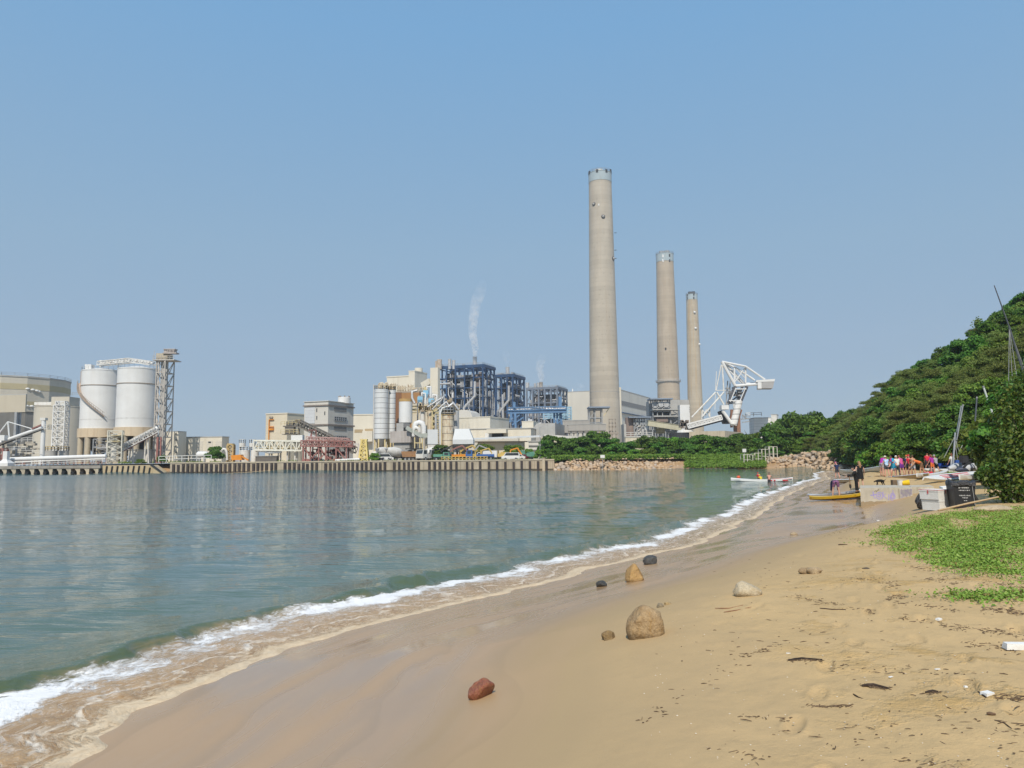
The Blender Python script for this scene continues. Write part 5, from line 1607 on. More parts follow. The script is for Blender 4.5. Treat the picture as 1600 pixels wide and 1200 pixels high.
# ------------------------------------------------------------------ chimneys
def chimney_mat(name, c, c2, streak, rustc):
 m, t, b = NT(name)
 co = nd(t, 'TexCoord').outputs['Object']
 sp = nd(t, 'SeparateXYZ')
 t.links.new(co, sp.inputs[0])
 col = mix_(t, ramp_(t, noise_(t, scale_(t, co, (.12, .12, .035)), 1.0, 5, .6), [(.35, 0), (.65, 1)]), c, c2)
 lift = nd(t, 'TexWhiteNoise', noise_dimensions='1D')
 t.links.new(math_(t, 'FLOOR', math_(t, 'DIVIDE', sp.outputs[2], 3.4)), lift.inputs['W'])
 col = mix_(t, math_(t, 'MULTIPLY', lift.outputs[0], .26), col, tuple(q * .6 for q in c2))
 col = mix_(t, math_(t, 'MULTIPLY', band_(t, sp.outputs[2], 3.4, .4), .09), col, tuple(q * .4 for q in c2))
 # form-tie marks: rows of small dark pits in patches
 pit = noise_(t, scale_(t, co, (.9, .9, .55)), 1.0, 2, .5)
 pit = math_(t, 'MULTIPLY', ramp_(t, pit, [(.62, 0), (.68, 1)]), band_(t, math_(t, 'ADD', sp.outputs[2], .8), 3.4, 1.5))
 pit = math_(t, 'MULTIPLY', pit, ramp_(t, noise_(t, co, .05, 3, .5), [(.42, .15), (.6, 1)]))
 col = mix_(t, math_(t, 'MULTIPLY', pit, .5), col, (.13, .10, .07))
 st = noise_(t, scale_(t, co, (.55, .55, .008)), 1.0, 4, .65)
 st = math_(t, 'MULTIPLY', ramp_(t, st, [(.5, 0), (.72, 1)]), streak)
 col = mix_(t, st, col, rustc)
 t.links.new(col, b.inputs['Base Color'])
 b.inputs['Roughness'].default_value = .85
 bn = nd(t, 'Bump', i_Strength=.3, i_Distance=.3)
 t.links.new(noise_(t, co, .9, 6, .6), bn.inputs['Height'])
 t.links.new(bn.outputs[0], b.inputs['Normal'])
 return m

CAPM = mk('blue_grey_cap_paint', (.36, .42, .44), (.31, .37, .39), .15, streak=.25, sc_=(.2, .2, .18))

def chimneys():
 data = [dict(lab='tallest concrete chimney with round dark portholes and a cream flue top', D=560, top=(937.5, 36.5, 263), cap=277, bot=(945.8, 49.5, 690), m=chimney_mat('chimney_concrete', (.47, .415, .335), (.40, .35, .28), .35, (.36, .28, .2))),
   dict(lab='middle concrete chimney with a ring platform low down', D=800, top=(1038.5, 27, 393), cap=405, bot=(1045.3, 36, 640), m=chimney_mat('warm_chimney_concrete', (.44, .365, .275), (.37, .305, .225), .4, (.30, .2, .13))),
   dict(lab='shortest, farthest concrete chimney with rust streaks and white domes', D=950, top=(1081, 17.5, 458), cap=466, bot=(1086.5, 24, 650), m=chimney_mat('streaky_chimney_concrete', (.46, .40, .30), (.40, .33, .235), .85, (.42, .25, .08)))]
 for k, q in enumerate(data):
  D = q['D']
  xt, wt, yt = q['top']
  xb, wb, yb = q['bot']
  zt, zc, zb = W(xt, yt, D).z, W(xt, q['cap'], D).z, W(xb, yb, D).z
  rt, rb = wt / 2 / FPX * D, wb / 2 / FPX * D
  cx = W((xt + xb) / 2, (yt + yb) / 2, D + rb).x
  c = (cx, D + rb, 0)
  f = lambda z: rb + (rt - rb) * (z - zb) / (zt - zb)
  t = thing('chimney', q['lab'], 'chimney', (cx, D + rb, G), 0, 'three tall power station chimneys')
  zs_ = np.linspace(G, zc, 14)
  MB().lathe([(f(z), z) for z in zs_], c, 64).build('shaft', q['m'], t, smooth=40)
  MB().lathe([(rt * 1.035, zc - .4), (rt * 1.035, zt - .3), (rt * 1.06, zt - .3), (rt * 1.06, zt), (rt * .9, zt + .02)], c, 64).build('cap', CAPM, t, smooth=30)
  if k == 0:
   MB().lathe([(rt * .42, zt - 1), (rt * .42, zt + 3.2), (rt * .36, zt + 3.6)], (c[0] - .6, c[1] + 1, 0), 24).build('flue', CREAM2, t, smooth=40)
  else:
   b = MB()
   for i in range(4):
    a = i * 1.57 + .5
    b.lathe([(rt * .34, zt - 1), (rt * .34, zt + (3.4 if k == 2 else 3.0))], (c[0] + rt * .42 * math.cos(a), c[1] + rt * .42 * math.sin(a), 0), 14)
   b.build('flue', DARK if k == 2 else STEEL, t, smooth=40)
  MB().rail([(c[0] + rt * 1.05 * math.cos(a), c[1] + rt * 1.05 * math.sin(a), zt) for a in np.linspace(0, 2 * math.pi, 17)], 1.6, .16, 3).build('handrail', STEEL, t)

  def onshaft(px, py):
   d = ray(px, py)
   tt = D / d.y
   for _ in range(30):
    p = CAM + d * tt
    rr = f(p.z) if p.z < zc else rt * 1.035
    e = max(0.0, rr * rr - (p.x - c[0]) ** 2)
    yy = c[1] - math.sqrt(e)
    tt = yy / d.y
   p = CAM + d * tt
   return p, Vector((p.x - c[0], p.y - c[1], 0)).normalized()
  if k == 0:
   for px, py, r in ((928, 319, 2.7 / 2), (942.5, 338.5, 3.0 / 2), (958, 404, 1.6)):
    p, n = onshaft(px, py)
    MB().tube(p - n * .5, p + n * .35, r, 20).build('porthole_rim', DARK, t, smooth=40)
    MB().ball(p + n * .3, r * .72, 14, 8).build('porthole_dome', mk('grey_dome', (.34, .33, .31), (.28, .27, .26), 1), t, smooth=60)
   p, n = onshaft(935.5, 320)
   MB().box(p.x - .35, p.x + .35, p.y - .4, p.y + .3, p.z - .8, p.z + .8).build('warning_light', WHITEP, t)
   for px in (921, 933, 947.5, 954.5):
    p, n = onshaft(px, 267 + (3 if px == 921 else 0))
    MB().hexa([p + n * .25 + Vector((-n.y, n.x, 0)) * a + Vector((0, 0, b)) for a, b in ((-.85, -1.2), (.85, -1.2), (.85, 1.2), (-.85, 1.2))], [p - n * .5 + Vector((-n.y, n.x, 0)) * a + Vector((0, 0, b)) for a, b in ((-.85, -1.2), (.85, -1.2), (.85, 1.2), (-.85, 1.2))]).build('window', DARK, t)
   for py in (364, 391, 404):
    p, n = onshaft(960, py)
    MB().bar(p, p + Vector((1.6, -.5, 0)), .4).build('bracket', DARK, t)
   zz = W(945, 611, D).z
   MB().lathe([(f(zz) + .05, zz - .15), (f(zz) + .12, zz - .15), (f(zz) + .12, zz + .15), (f(zz) + .05, zz + .15)], c, 64).build('joint_band', GREYC, t)
  else:
   for px, py in (((1036, 400), (1046, 399), (1036, 407), (1046, 407)) if k == 1 else ((1074.5, 461), (1084, 460), (1074.5, 466), (1084, 465.5))):
    p, n = onshaft(px, py)
    w_ = .8
    MB().hexa([p + n * .3 + Vector((a * w_, 0, b * 1.5)) for a, b in ((-1, -1), (1, -1), (1, 1), (-1, 1))], [p - n * .5 + Vector((a * w_, 0, b * 1.5)) for a, b in ((-1, -1), (1, -1), (1, 1), (-1, 1))]).build('window', WHITEP if (k == 1 and px == 1036) else DARK, t)
  if k == 1:
   zz = W(1045, 595, D).z
   MB().lathe([(f(zz) + .02, zz - 1.2), (f(zz) + 1.6, zz - .2), (f(zz) + 1.6, zz + .3), (f(zz) + .02, zz + .3)], c, 48).build('ring_platform', GREYC, t)
   MB().rail([(c[0] + (f(zz) + 1.5) * math.cos(a), c[1] + (f(zz) + 1.5) * math.sin(a), zz + .3) for a in np.linspace(0, 2 * math.pi, 33)], 1.6, .2, 2).build('handrail', WHITER, t)
   p, n = onshaft(1040, 545)
   MB().box(p.x - .8, p.x + .8, p.y - .5, p.y + .6, p.z - 1.2, p.z + 1.2).build('access_door', DARK, t)
  if k == 2:
   for px, py in ((1085, 488), (1086.5, 513), (1092.2, 538)):
    p, n = onshaft(px, py)
    MB().ball(p + n * .6, 1.5, 14, 8).build('white_dome', WHITEP, t, smooth=60)

chimneys()

# ------------------------------------------------------------------ right works: hall, concrete frames, conveyor, stacker
def right_works():
 # tall hall behind the tallest chimney, long side running away
 D = 600
 s = Site('turbine_hall', 'huge pale hall with a dark glazing strip running away behind the tallest chimney', 'hall', 880, 971.5, 1022, D, 609, 24).shell(mk('pale_hall_cladding', (.60, .57, .50), (.55, .52, .46), .06, streak=.12), roof=(ROOFG, .4), par=.2)
 z = lambda py: s.F(971, py)[1]
 MB().box(.004, .25, 2, s.Rr - 2, z(632.5), z(625.5)).build('glazing_strip', LOUV, s.o, local=True)
 MB().box(.004, 1.6, 2, s.Rr * .8, z(645), z(643.8)).build('ledge', BLUE, s.o, local=True)
 MB().box(-.8, .8, -.8, -.01, 0, s.h + 2).build('corner_pilaster', CREAM2, s.o, local=True)
 s2 = Site('hall_wing', 'lower cream end of the pale hall seen just left of the tallest chimney', 'hall', 885, 945, 950, 680, 613, 4, depth=20).shell(CREAM2, roof=(CREAM2, .4), par=.2)
 q = W(896, 606, 680)
 MB().tube((q.x, 690, s2.C.z + s2.h - 2), (q.x, 690, q.z), .5, 8).build('vent_pipe', WHITEP, s2.o)
 # lattice frames at the foot of the tallest chimney
 t = free('platform_tower', 'open steel platform tower with a flat blue-grey roof left of the tallest chimney foot', 'platform tower', W(930, 690, 330))
 fr = MB()
 D = 330
 for px in (922, 931, 942):
  for dy in (0, 5):
   fr.bar((slope(px) * D, D + dy, G), (slope(px) * D, D + dy, W(930, 638, D).z), .42)
 for py in (640, 653, 660, 672, 684):
  for dy in (0, 5):
   fr.bar((slope(922) * D, D + dy, W(930, py, D).z), (slope(943) * D, D + dy, W(930, py, D).z), .36)
 for xa, ya, xb, yb in ((922, 653, 931, 640), (922, 672, 932, 660), (932, 672, 942, 660), (924, 684, 938, 672)):
  fr.bar(W(xa, ya, D), W(xb, yb, D), .3)
 fr.build('frame', STEEL, t)
 MB().box(slope(921) * D, slope(954) * D, D - 2, D + 7, W(935, 637.5, D).z, W(935, 635.5, D).z).build('roof', mk('blue_grey_sheet', (.24, .29, .36), (.2, .24, .3), .3), t)
 MB().bar(W(943, 650, D), W(952, 637.5, D), .3).bar(W(924, 676, D - 1), W(936, 663, D - 1), .7, .4).bar(W(936, 676, D - 1), W(942, 668, D - 1), .7, .4).build('stair', PALEY, t)
 t = free('ladder_frame_tower', 'small dark ladder-like frame standing against the tallest chimney', 'frame', W(958, 690, 420))
 D = 420
 fr = MB()
 for px in (953, 958, 963):
  fr.bar((slope(px) * D, D, G), (slope(px) * D, D, W(958, 655, D).z), .5)
 for py in (655, 661, 667, 674):
  fr.bar((slope(952.5) * D, D, W(958, py, D).z), (slope(963.5) * D, D, W(958, py, D).z), .5)
 fr.bar((slope(945) * D, D, W(958, 677, D).z), (slope(968) * D, D, W(958, 677, D).z), .9).bar(W(950, 678, D), W(955, 672, D), .5)
 for px in (948, 956, 965):
  fr.bar((slope(px) * D, D, G), (slope(px) * D, D, W(958, 677, D).z), .6)
 fr.build('frame', BROWNS, t)
 # concrete bunker blocks
 t = free('round_tank_store', 'grey-brown round bunker with steel frame and overhanging roof in front of the pale hall', 'bunker', W(1000, 690, 310))
 D = 310
 MB().box(slope(977) * D, slope(990) * D, D + 2, D + 10, G, W(985, 662, D).z).build('side_block', GREYC, t)
 MB().lathe([(2.2, G), (2.2, W(988, 652, D).z)], (slope(988) * D, D + 3, 0), 20).build('drum', mk('brown_lagging', (.26, .2, .17), (.2, .15, .13), .5), t, smooth=40)
 MB().lathe([(3.2, G), (3.2, W(1003, 665, D).z)], (slope(1003) * D, D + 4, 0), 20).build('white_drum', WHITER, t, smooth=40)
 fr = MB()
 for px in (992, 997, 1004, 1008):
  for dy in (0, 6):
   fr.bar((slope(px) * D, D + dy, G), (slope(px) * D, D + dy, W(1000, 652, D).z), .45)
 for py in (652, 659, 664.5, 676):
  fr.bar((slope(991) * D, D, W(1000, py, D).z), (slope(1009) * D, D, W(1000, py, D).z), .45)
 fr.bar(W(992, 676, D), W(1004, 666, D), .25).bar(W(1004, 676, D), W(992, 666, D), .25)
 fr.build('frame', STEEL, t)
 MB().box(slope(983) * D, slope(1017) * D, D - 2, D + 8, W(1000, 653, D).z, W(1000, 651.2, D).z).build('roof', mk('blue_grey_sheet', None), t)
 s = Site('concrete_bunker', 'broad grey concrete bunker building below the middle chimney', 'bunker', 1016, 1079, 1082, 330, 624.5, 5, depth=14).shell(GREYC)
 t = free('transfer_house', 'open steel transfer house with pipe rolls on top of the concrete bunker', 'transfer house', W(1040, 660, 326))
 D = 324
 fr = MB()
 for px in (1022, 1029, 1037, 1049):
  for dy in (0, 4.5):
   fr.bar((slope(px) * D, D + dy, G), (slope(px) * D, D + dy, W(1035, 624, D).z), .4)
 for py in (624, 637, 643, 650, 662):
  fr.bar((slope(1021) * D, D, W(1035, py, D).z), (slope(1050) * D, D, W(1035, py, D).z), .4)
 for xa, ya, xb, yb in ((1052, 643, 1066, 651), (1052, 651, 1066, 643), (1052, 662, 1066, 653), (1052, 653, 1066, 662), (1047, 652, 1051, 668)):
  fr.bar(W(xa, ya, D), W(xb, yb, D), .3)
 fr.build('frame', STEEL, t)
 MB().box(slope(1017) * D, slope(1053) * D, D - 2, D + 6, W(1035, 624.5, D).z, W(1035, 622.5, D).z).build('roof', mk('blue_grey_sheet', None), t)
 MB().box(slope(1021) * D, slope(1066) * D, D - 1.5, D + 5, W(1040, 641, D).z, W(1040, 639.5, D).z).box(slope(1022) * D, slope(1066) * D, D - 1.5, D + 5, W(1040, 651.5, D).z, W(1040, 649.5, D).z).build('deck', ROOFG, t)
 MB().tube((slope(1035) * D, D - .5, W(1035, 632, D).z), (slope(1035) * D, D + 4, W(1035, 632, D).z), 1.2, 16).tube((slope(1043) * D, D - .5, W(1043, 632, D).z), (slope(1043) * D, D + 4, W(1043, 632, D).z), 1.25, 16).box(slope(1024) * D, slope(1031) * D, D + .5, D + 4, W(1028, 637, D).z, W(1028, 627, D).z).build('pipe_roll', SILV, t, smooth=40)
 MB().box(slope(1027) * D, slope(1045) * D, D - .6, D + 3, W(1035, 659, D).z, W(1035, 652, D).z).build('brown_panel', mk('brown_lagging', None), t)
 MB().box(slope(1023) * D, slope(1049) * D, D + .8, D + 4, W(1035, 649, D).z, W(1035, 642, D).z).build('dark_bay', DARK, t)
 s = Site('white_switch_house', 'plain white tower box with three small holes right of the transfer house', 'building', 1064.5, 1080, 1081, 318, 633, 2, depth=5).shell(WHITEP, roof=(WHITER, .2))
 for py in (636, 639.5, 643):
  s.fp('hole', 1077, py, 1078, py + 1, DARK, .1)
 # sloping conveyor (cream) to the left
 t = free('cream_conveyor', 'cream box conveyor sloping down to the right in front of the concrete bunker', 'conveyor', W(1040, 672, 300))
 a, b = W(1012, 661.5, 300), W(1064, 669.5, 300)
 MB().bar(a, b, 2.6, 1.9).build('gallery', mk('cream_olive_cladding', (.52, .49, .36), (.44, .41, .30), .4, streak=.3), t)
 MB().bar(a + Vector((0, 0, 1.1)), b + Vector((0, 0, 1.1)), 2.9, .25).build('roof', mk('olive_roof', (.33, .31, .22), (.27, .25, .18), .4), t)
 lg = MB()
 for px in (1022, 1042, 1060):
  q = W(px, 668, 300)
  lg.bar((q.x - .6, 300, G), (q.x - .6, 300, q.z), .4).bar((q.x + .6, 301, G), (q.x + .6, 301, q.z), .4)
 lg.build('support_leg', STEEL, t)
 bx = MB().box(slope(1010) * 302, slope(1024) * 302, 302, 307, G, W(1015, 672, 302).z).box(slope(1030) * 303, slope(1062) * 303, 303, 308, W(1045, 676, 303).z, W(1045, 673, 303).z)
 bx.build('lower_block', GREYC, t)
 MB().box(slope(1026) * 302, slope(1042) * 302, 302.5, 306, W(1034, 677, 302).z, W(1034, 669, 302).z).build('tan_panel', OCHRE, t)
 t = free('round_pit', 'dark low round hopper pit at the foot of the white boom conveyor', 'pit', W(1066, 680, 285))
 MB().lathe([(4.2, G), (4.2, W(1066, 676, 285).z)], (slope(1066) * 285, 287, 0), 28).build('wall', DARK, t, smooth=40)
 MB().lathe([(1.2, W(1066, 676, 285).z), (3.2, W(1066, 676, 285).z + .02), (2.8, W(1066, 672, 285).z)], (slope(1073) * 285, 286, 0), 20).build('white_rim', WHITER, t, smooth=40)
 # pale low walls behind trees
 s = Site('coal_yard_wall', 'long low tan wall of the coal yard under the white stacker', 'wall', 1078, 1134, 1162, 262, 673, 30).shell(TANC)
 s = Site('roadside_barrier', 'cream stepped parapet showing through a gap in the bank trees', 'parapet', 978, 1020, 1024, 215, 683, 3, depth=3).shell(CREAM, roof=(WHITER, .25), par=.15)
 MB().box(-s.L, 0, -.6, -.01, s.h - 2.4, s.h - 2.1).rail([(-s.L, -.2, s.h + .25), (0, -.2, s.h + .25)], 1.1, .12, 1.5).build('rail', WHITER, s.o, local=True)
 # white boom conveyor of the stacker
 D = 285
 t = free('stacker', 'large white boom stacker with A-frame pylon, stays and a hanging end box', 'stacker', W(1145, 672, D))
 wm = WHITEP
 a, b = W(1074, 668, D), W(1127, 654, D)
 MB().truss(a + Vector((0, 0, -.3)), b + Vector((0, 0, -.3)), 3, 1.5, 15, .28).build('tail_boom', wm, t)
 MB().bar(a + Vector((0, 0, -.9)), b + Vector((0, 0, -.9)), 2.6, .5).build('belt_underside', DARK, t)
 mc = MB()
 r_ = random.Random(4)
 for i in range(14):
  q = W(r_.uniform(1063, 1075), r_.uniform(657, 672), D)
  mc.box(q.x - .5, q.x + .5, D - 1, D + 1, q.z - r_.uniform(.2, .9), q.z + r_.uniform(.2, .6))
 mc.build('tail_machinery', mk('rust_grey_machinery', (.28, .23, .19), (.16, .14, .13), 1, rust=.3), t)
 py_ = MB()

 def line(xa, ya, xb, yb, r, dy=0.0, mb=None):
  (mb or py_).tube(W(xa, ya, D + dy), W(xb, yb, D + dy), r, 8)
 top = (1128, 565)
 line(*top, 1149, 603, .6)
 line(1131, 566, 1163, 600, .6, 3)
 line(1149, 603, 1191, 599.5, .55)
 line(1163, 600, 1192, 597, .4, 3)
 py_.build('pylon', wm, t, smooth=40)
 st = MB()
 for xa, ya, xb, yb, r, dy in ((1128, 565, 1165, 572.5, .4, 0), (1165, 572.5, 1195, 593, .4, 0), (1147, 573, 1179, 594, .4, 1.5), (1131, 566, 1150, 575, .35, 2), (1165, 573, 1165, 598, .35, 1), (1147.5, 573, 1147.5, 598, .35, 1), (1147.5, 598, 1165, 573, .18, 1), (1147.5, 590, 1158, 599, .18, 1), (1147.5, 573, 1163, 590, .18, 1), (1140, 580, 1150, 590, .3, 1)):
  line(xa, ya, xb, yb, r, dy, st)
 st.build('stay', wm, t, smooth=40)
 rp = MB()
 for xa, ya, xb, yb, r in ((1127, 570, 1119, 610, .2), (1128.5, 570, 1131, 612, .3), (1118, 613, 1081, 652, .3), (1131, 613, 1098, 650, .3), (1120, 613, 1131, 632, .35), (1118, 610, 1134, 610, .15), (1118, 612, 1117, 640, .12), (1119.5, 570 + 10, 1118, 610, .15)):
  line(xa, ya, xb, yb, r, 0, rp)
 for xa, ya, xb, yb in ((1097, 655, 1097, 638), (1097, 655, 1104, 640), (1104, 640, 1109, 652), (1109, 652, 1109, 638), (1097, 640, 1104, 650)):
  line(xa, ya, xb, yb, .25, 1, rp)
 rp.build('hanger', WHITER, t, smooth=40)
 D2 = D - 1
 q0, q1 = W(1184, 601, D2), W(1211, 592.5, D2)
 MB().hexa([W(1181, 597, D2), W(1210, 596, D2), W(1211, 592, D2), W(1182, 594, D2)], [p + Vector((1.5, 7, 0)) for p in (W(1181, 597, D2), W(1210, 596, D2), W(1211, 592, D2), W(1182, 594, D2))]).hexa([W(1184, 607, D2), W(1190, 607, D2), W(1190, 597.03, D2), W(1184, 597.03, D2)], [p + Vector((1.5, 6, 0)) for p in (W(1184, 607, D2), W(1190, 607, D2), W(1190, 597.03, D2), W(1184, 597.03, D2))]).build('end_box', wm, t)
 MB().hexa([W(1189.5, 606.5, D2 + .1), W(1207.5, 606.5, D2 + .1), W(1210, 596.06, D2 + .1), W(1191, 597.1, D2 + .1)], [p + Vector((1.2, 6, 0)) for p in (W(1189.5, 606.5, D2 + .1), W(1207.5, 606.5, D2 + .1), W(1210, 596.06, D2 + .1), W(1191, 597.1, D2 + .1))]).build('counterweight', mk('grey_box_shade', (.40, .39, .38), (.34, .33, .32), .5), t)
 dk = MB()
 line(1149, 604, 1138, 630, .62, 0, dk)
 line(1167, 604, 1157, 628, .62, 0, dk)
 line(1160, 604, 1155, 616, .5, 4, dk)
 line(1148, 612, 1157, 628, .3, 2, dk)
 line(1165, 610, 1141, 628, .3, 2, dk)
 dk.build('dark_strut', mk('charcoal_steel', (.10, .10, .11), (.07, .07, .08), .8), t)
 wf = MB()
 line(1150, 606, 1141, 628, .18, -1, wf)
 line(1165, 606, 1156, 627, .18, -1, wf)
 for py in (608, 626):
  line(1149 if py < 620 else 1139, py, 1166 if py < 620 else 1158, py, .22, -1, wf)
 wf.build('white_edge', wm, t)
 md = MB()
 for i in range(24):
  q = W(r_.uniform(1136, 1158), r_.uniform(606, 630), D + r_.uniform(2, 5))
  md.box(q.x - r_.uniform(.2, 1), q.x + r_.uniform(.2, 1), q.y - .6, q.y + .6, q.z - r_.uniform(.1, .7), q.z + r_.uniform(.1, .7))
 for px in (1137, 1141):
  md.bar(W(px, 595, D + 3), W(px - 3, 640, D + 3), .35)
 md.rail([W(1134, 615, D + 1), W(1142, 612, D + 1)], 1.2, .12, 1)
 md.build('slew_machinery', mk('grey_slew_machinery', (.40, .39, .38), (.24, .24, .24), 1.0), t)
 tb = MB()
 tb.tube(W(1155, 626, D - 1), W(1146, 664, D - 1), 1.3, 18)
 tb.build('white_chute', mk('ringed_white_tube', (.74, .73, .71), (.66, .64, .61), .5, lines=((2, 1.9, .35, .3),), rust=.15), t, smooth=40)
 ch = MB().tube(W(1129, 642, D - 1), W(1145, 664, D - 1), .62, 8)
 ch.bar(W(1146.5, 626, D), W(1147, 640, D), .5)
 ch.build('white_leg', wm, t)
 cb = W(1131.5, 637, D - 1)
 MB().box(cb.x - 1.2, cb.x + 1.5, D - 2, D + 1, cb.z - .7, cb.z + .9).build('operator_cab', wm, t)
 MB().hexa([W(1124, 643, D + 1), W(1128, 641, D + 1), W(1140, 662, D + 1), W(1132, 662, D + 1)], [p + Vector((0, 3, 0)) for p in (W(1124, 643, D + 1), W(1128, 641, D + 1), W(1140, 662, D + 1), W(1132, 662, D + 1))]).build('dark_chute', DARK, t)
 bs = MB().box(slope(1153.5) * D, slope(1159) * D, D, D + 5, G, W(1156, 651, D).z)
 for xa, xb in ((1149, 1158), (1143, 1143)):
  bs.bar(W(xa, 668, D + .5), W(xb, 640, D + .5), .8)
 bs.bar(W(1144, 640, D + 1), W(1140, 662, D + 1), .8)
 bs.build('brick_red_base', mk('brick_red_steel', (.27, .14, .09), (.21, .115, .08), .6, rust=.2), t)
 MB().bar(W(1158, 655, D), W(1171, 654, D), .4).bar(W(1160, 660, D), W(1171, 658.5, D), .4).bar(W(1160, 648, D), W(1166, 654, D), .4).rail([W(1160, 654, D), W(1172, 653, D)], 1.0, .12, 1).build('side_walkway', STEEL, t)
 # white building far right
 s = Site('white_office', 'white horizontally lined building peeping over the trees right of the stacker', 'building', 1180, 1207, 1210, 300, 653, 6, depth=9).shell(mk('white_lined_cladding', (.72, .71, .67), (.66, .65, .61), .3, lines=((2, 1.1, .12, .6),)), roof=(ROOFG, .25), par=.1)
 s2 = Site('white_stair_tower', 'taller white stair tower at the right end of the lined building', 'building', 1207.5, 1216, 1225, 300, 648, 26, depth=6).shell(WHITER, roof=(ROOFG, .25), par=.1)
 s2.sp('vent', 1217, 655, 1219, 660, STEEL, .1)
 MB().rail([W(1165, 651, 300), W(1190, 650, 300)], 1.4, .25, 2.5).build('gantry_rail', WHITEP, s.o)

right_works()

# ------------------------------------------------------------------ leaves, trees, bushes
def leaf_mat(name, c1, c2, c3, trans=0.25, dead=None):
 m, t, b = NT(name)
 g = nd(t, 'NewGeometry')
 oi = nd(t, 'ObjectInfo')
 rp = ramp_(t, g.outputs['Random Per Island'], [(0.0, c1), (0.5, c2), (0.9 if dead else 1.0, c3)] + ([(0.94, dead)] if dead else []))
 hs = nd(t, 'HueSaturation')
 hs.inputs['Hue'].default_value = 0.5
 t.links.new(math_(t, 'ADD', 0.482, math_(t, 'MULTIPLY', oi.outputs['Random'], 0.05)), hs.inputs['Hue'])
 t.links.new(math_(t, 'ADD', 0.72, math_(t, 'MULTIPLY', oi.outputs['Random'], 0.6)), hs.inputs['Value'])
 t.links.new(rp, hs.inputs['Color'])
 t.links.new(hs.outputs[0], b.inputs['Base Color'])
 b.inputs['Roughness'].default_value = 0.5
 b.inputs['Specular IOR Level'].default_value = 0.25
 tr = nd(t, 'BsdfTranslucent')
 t.links.new(hs.outputs[0], tr.inputs[0])
 mx = nd(t, 'MixShader')
 mx.inputs[0].default_value = trans
 out = t.nodes['Material Output']
 t.links.new(b.outputs[0], mx.inputs[1])
 t.links.new(tr.outputs[0], mx.inputs[2])
 t.links.new(mx.outputs[0], out.inputs[0])
 return m

LEAF = [leaf_mat('dark_broad_leaves', (.050, .108, .014), (.082, .158, .020), (.135, .22, .032)),
  leaf_mat('fresh_green_leaves', (.095, .175, .018), (.14, .235, .026), (.20, .30, .042)),
  leaf_mat('olive_feathery_leaves', (.15, .19, .042), (.20, .245, .058), (.26, .30, .078)),
  leaf_mat('yellowish_leaves', (.10, .15, .022), (.15, .20, .030), (.21, .25, .042))]
BARK = mk('bark', (.13, .10, .075), (.09, .07, .05), 3.0, rough=.9)
NPR = np.random.default_rng(5)

def leaf_quads(C, N, size, asp=0.6, jit=0.9, droop=0.0, rs=NPR):
 """one small folded leaf (2 quads joined on the midrib) per centre"""
 n = len(C)
 nn = N + rs.normal(0, jit, (n, 3))
 nn[:, 2] += 0.35
 nn /= np.linalg.norm(nn, axis=1)[:, None] + 1e-9
 t = rs.normal(0, 1, (n, 3))
 t -= (t * nn).sum(1)[:, None] * nn
 t /= np.linalg.norm(t, axis=1)[:, None] + 1e-9
 b = np.cross(nn, t)
 s = (size * rs.uniform(0.6, 1.35, n))[:, None]
 a0, a1 = C - t * s, C + t * s - np.array([0, 0, 1]) * s * droop
 m = b * s * asp
 k = nn * s * 0.22
 v = np.stack([a0, C + m + k, a1, C - m + k], 1).reshape(-1, 3)
 f = np.arange(4 * n).reshape(n, 4)
 f = np.concatenate([f[:, [0, 1, 2]], f[:, [0, 2, 3]]], 0)
 return v, f

def crown_mesh(name, r, h, z0, npuff, nleaf, size, seed, jit=0.8, flat=0.7, asp=.6):
 rs = np.random.default_rng(seed)
 V, F, o = [], [], 0
 for i in range(npuff):
  a, q = rs.uniform(0, 2 * np.pi), rs.uniform(0, 1)
  u = rs.uniform(0.05, 1)
  rad = r * (1 - 0.55 * u ** 1.6) * math.sqrt(rs.uniform(0.25, 1))
  c = np.array([rad * math.cos(a), rad * math.sin(a), z0 + h * u * 0.86])
  pr = r * rs.uniform(0.24, 0.42)
  d = rs.normal(0, 1, (nleaf, 3))
  d /= np.linalg.norm(d, axis=1)[:, None]
  d[:, 2] = np.where(d[:, 2] < -0.2, -d[:, 2] * 0.5, d[:, 2])
  rr = pr * rs.uniform(0.55, 1.08, nleaf) ** 0.6
  C = c + d * rr[:, None] * np.array([1, 1, flat])
  v, f = leaf_quads(C, d, size, asp, jit, 0.1, rs)
  V.append(v)
  F.append(f + o)
  o += len(v)
 return np.concatenate(V), np.concatenate(F)

def trunk_mb(h, r, seed, spread=1.0):
 r_ = random.Random(seed)
 b = MB()
 pts = [(0, 0, -0.6)]
 for i in range(1, 5):
  pts.append((r_.uniform(-.12, .12) * h * .4, r_.uniform(-.12, .12) * h * .4, h * i / 4))
 b.pipe(pts, [r, r * .85, r * .7, r * .5, r * .25], 7)
 for i in range(7):
  k = r_.randint(1, 3)
  p = Vector(pts[k])
  a = r_.uniform(0, 6.28)
  q = p + Vector((math.cos(a) * spread, math.sin(a) * spread, h * r_.uniform(.25, .5)))
  mid = p.lerp(q, .5) + Vector((0, 0, -.1 * spread))
  b.pipe([p, mid, q], [r * .42, r * .3, r * .1], 5)
 return b

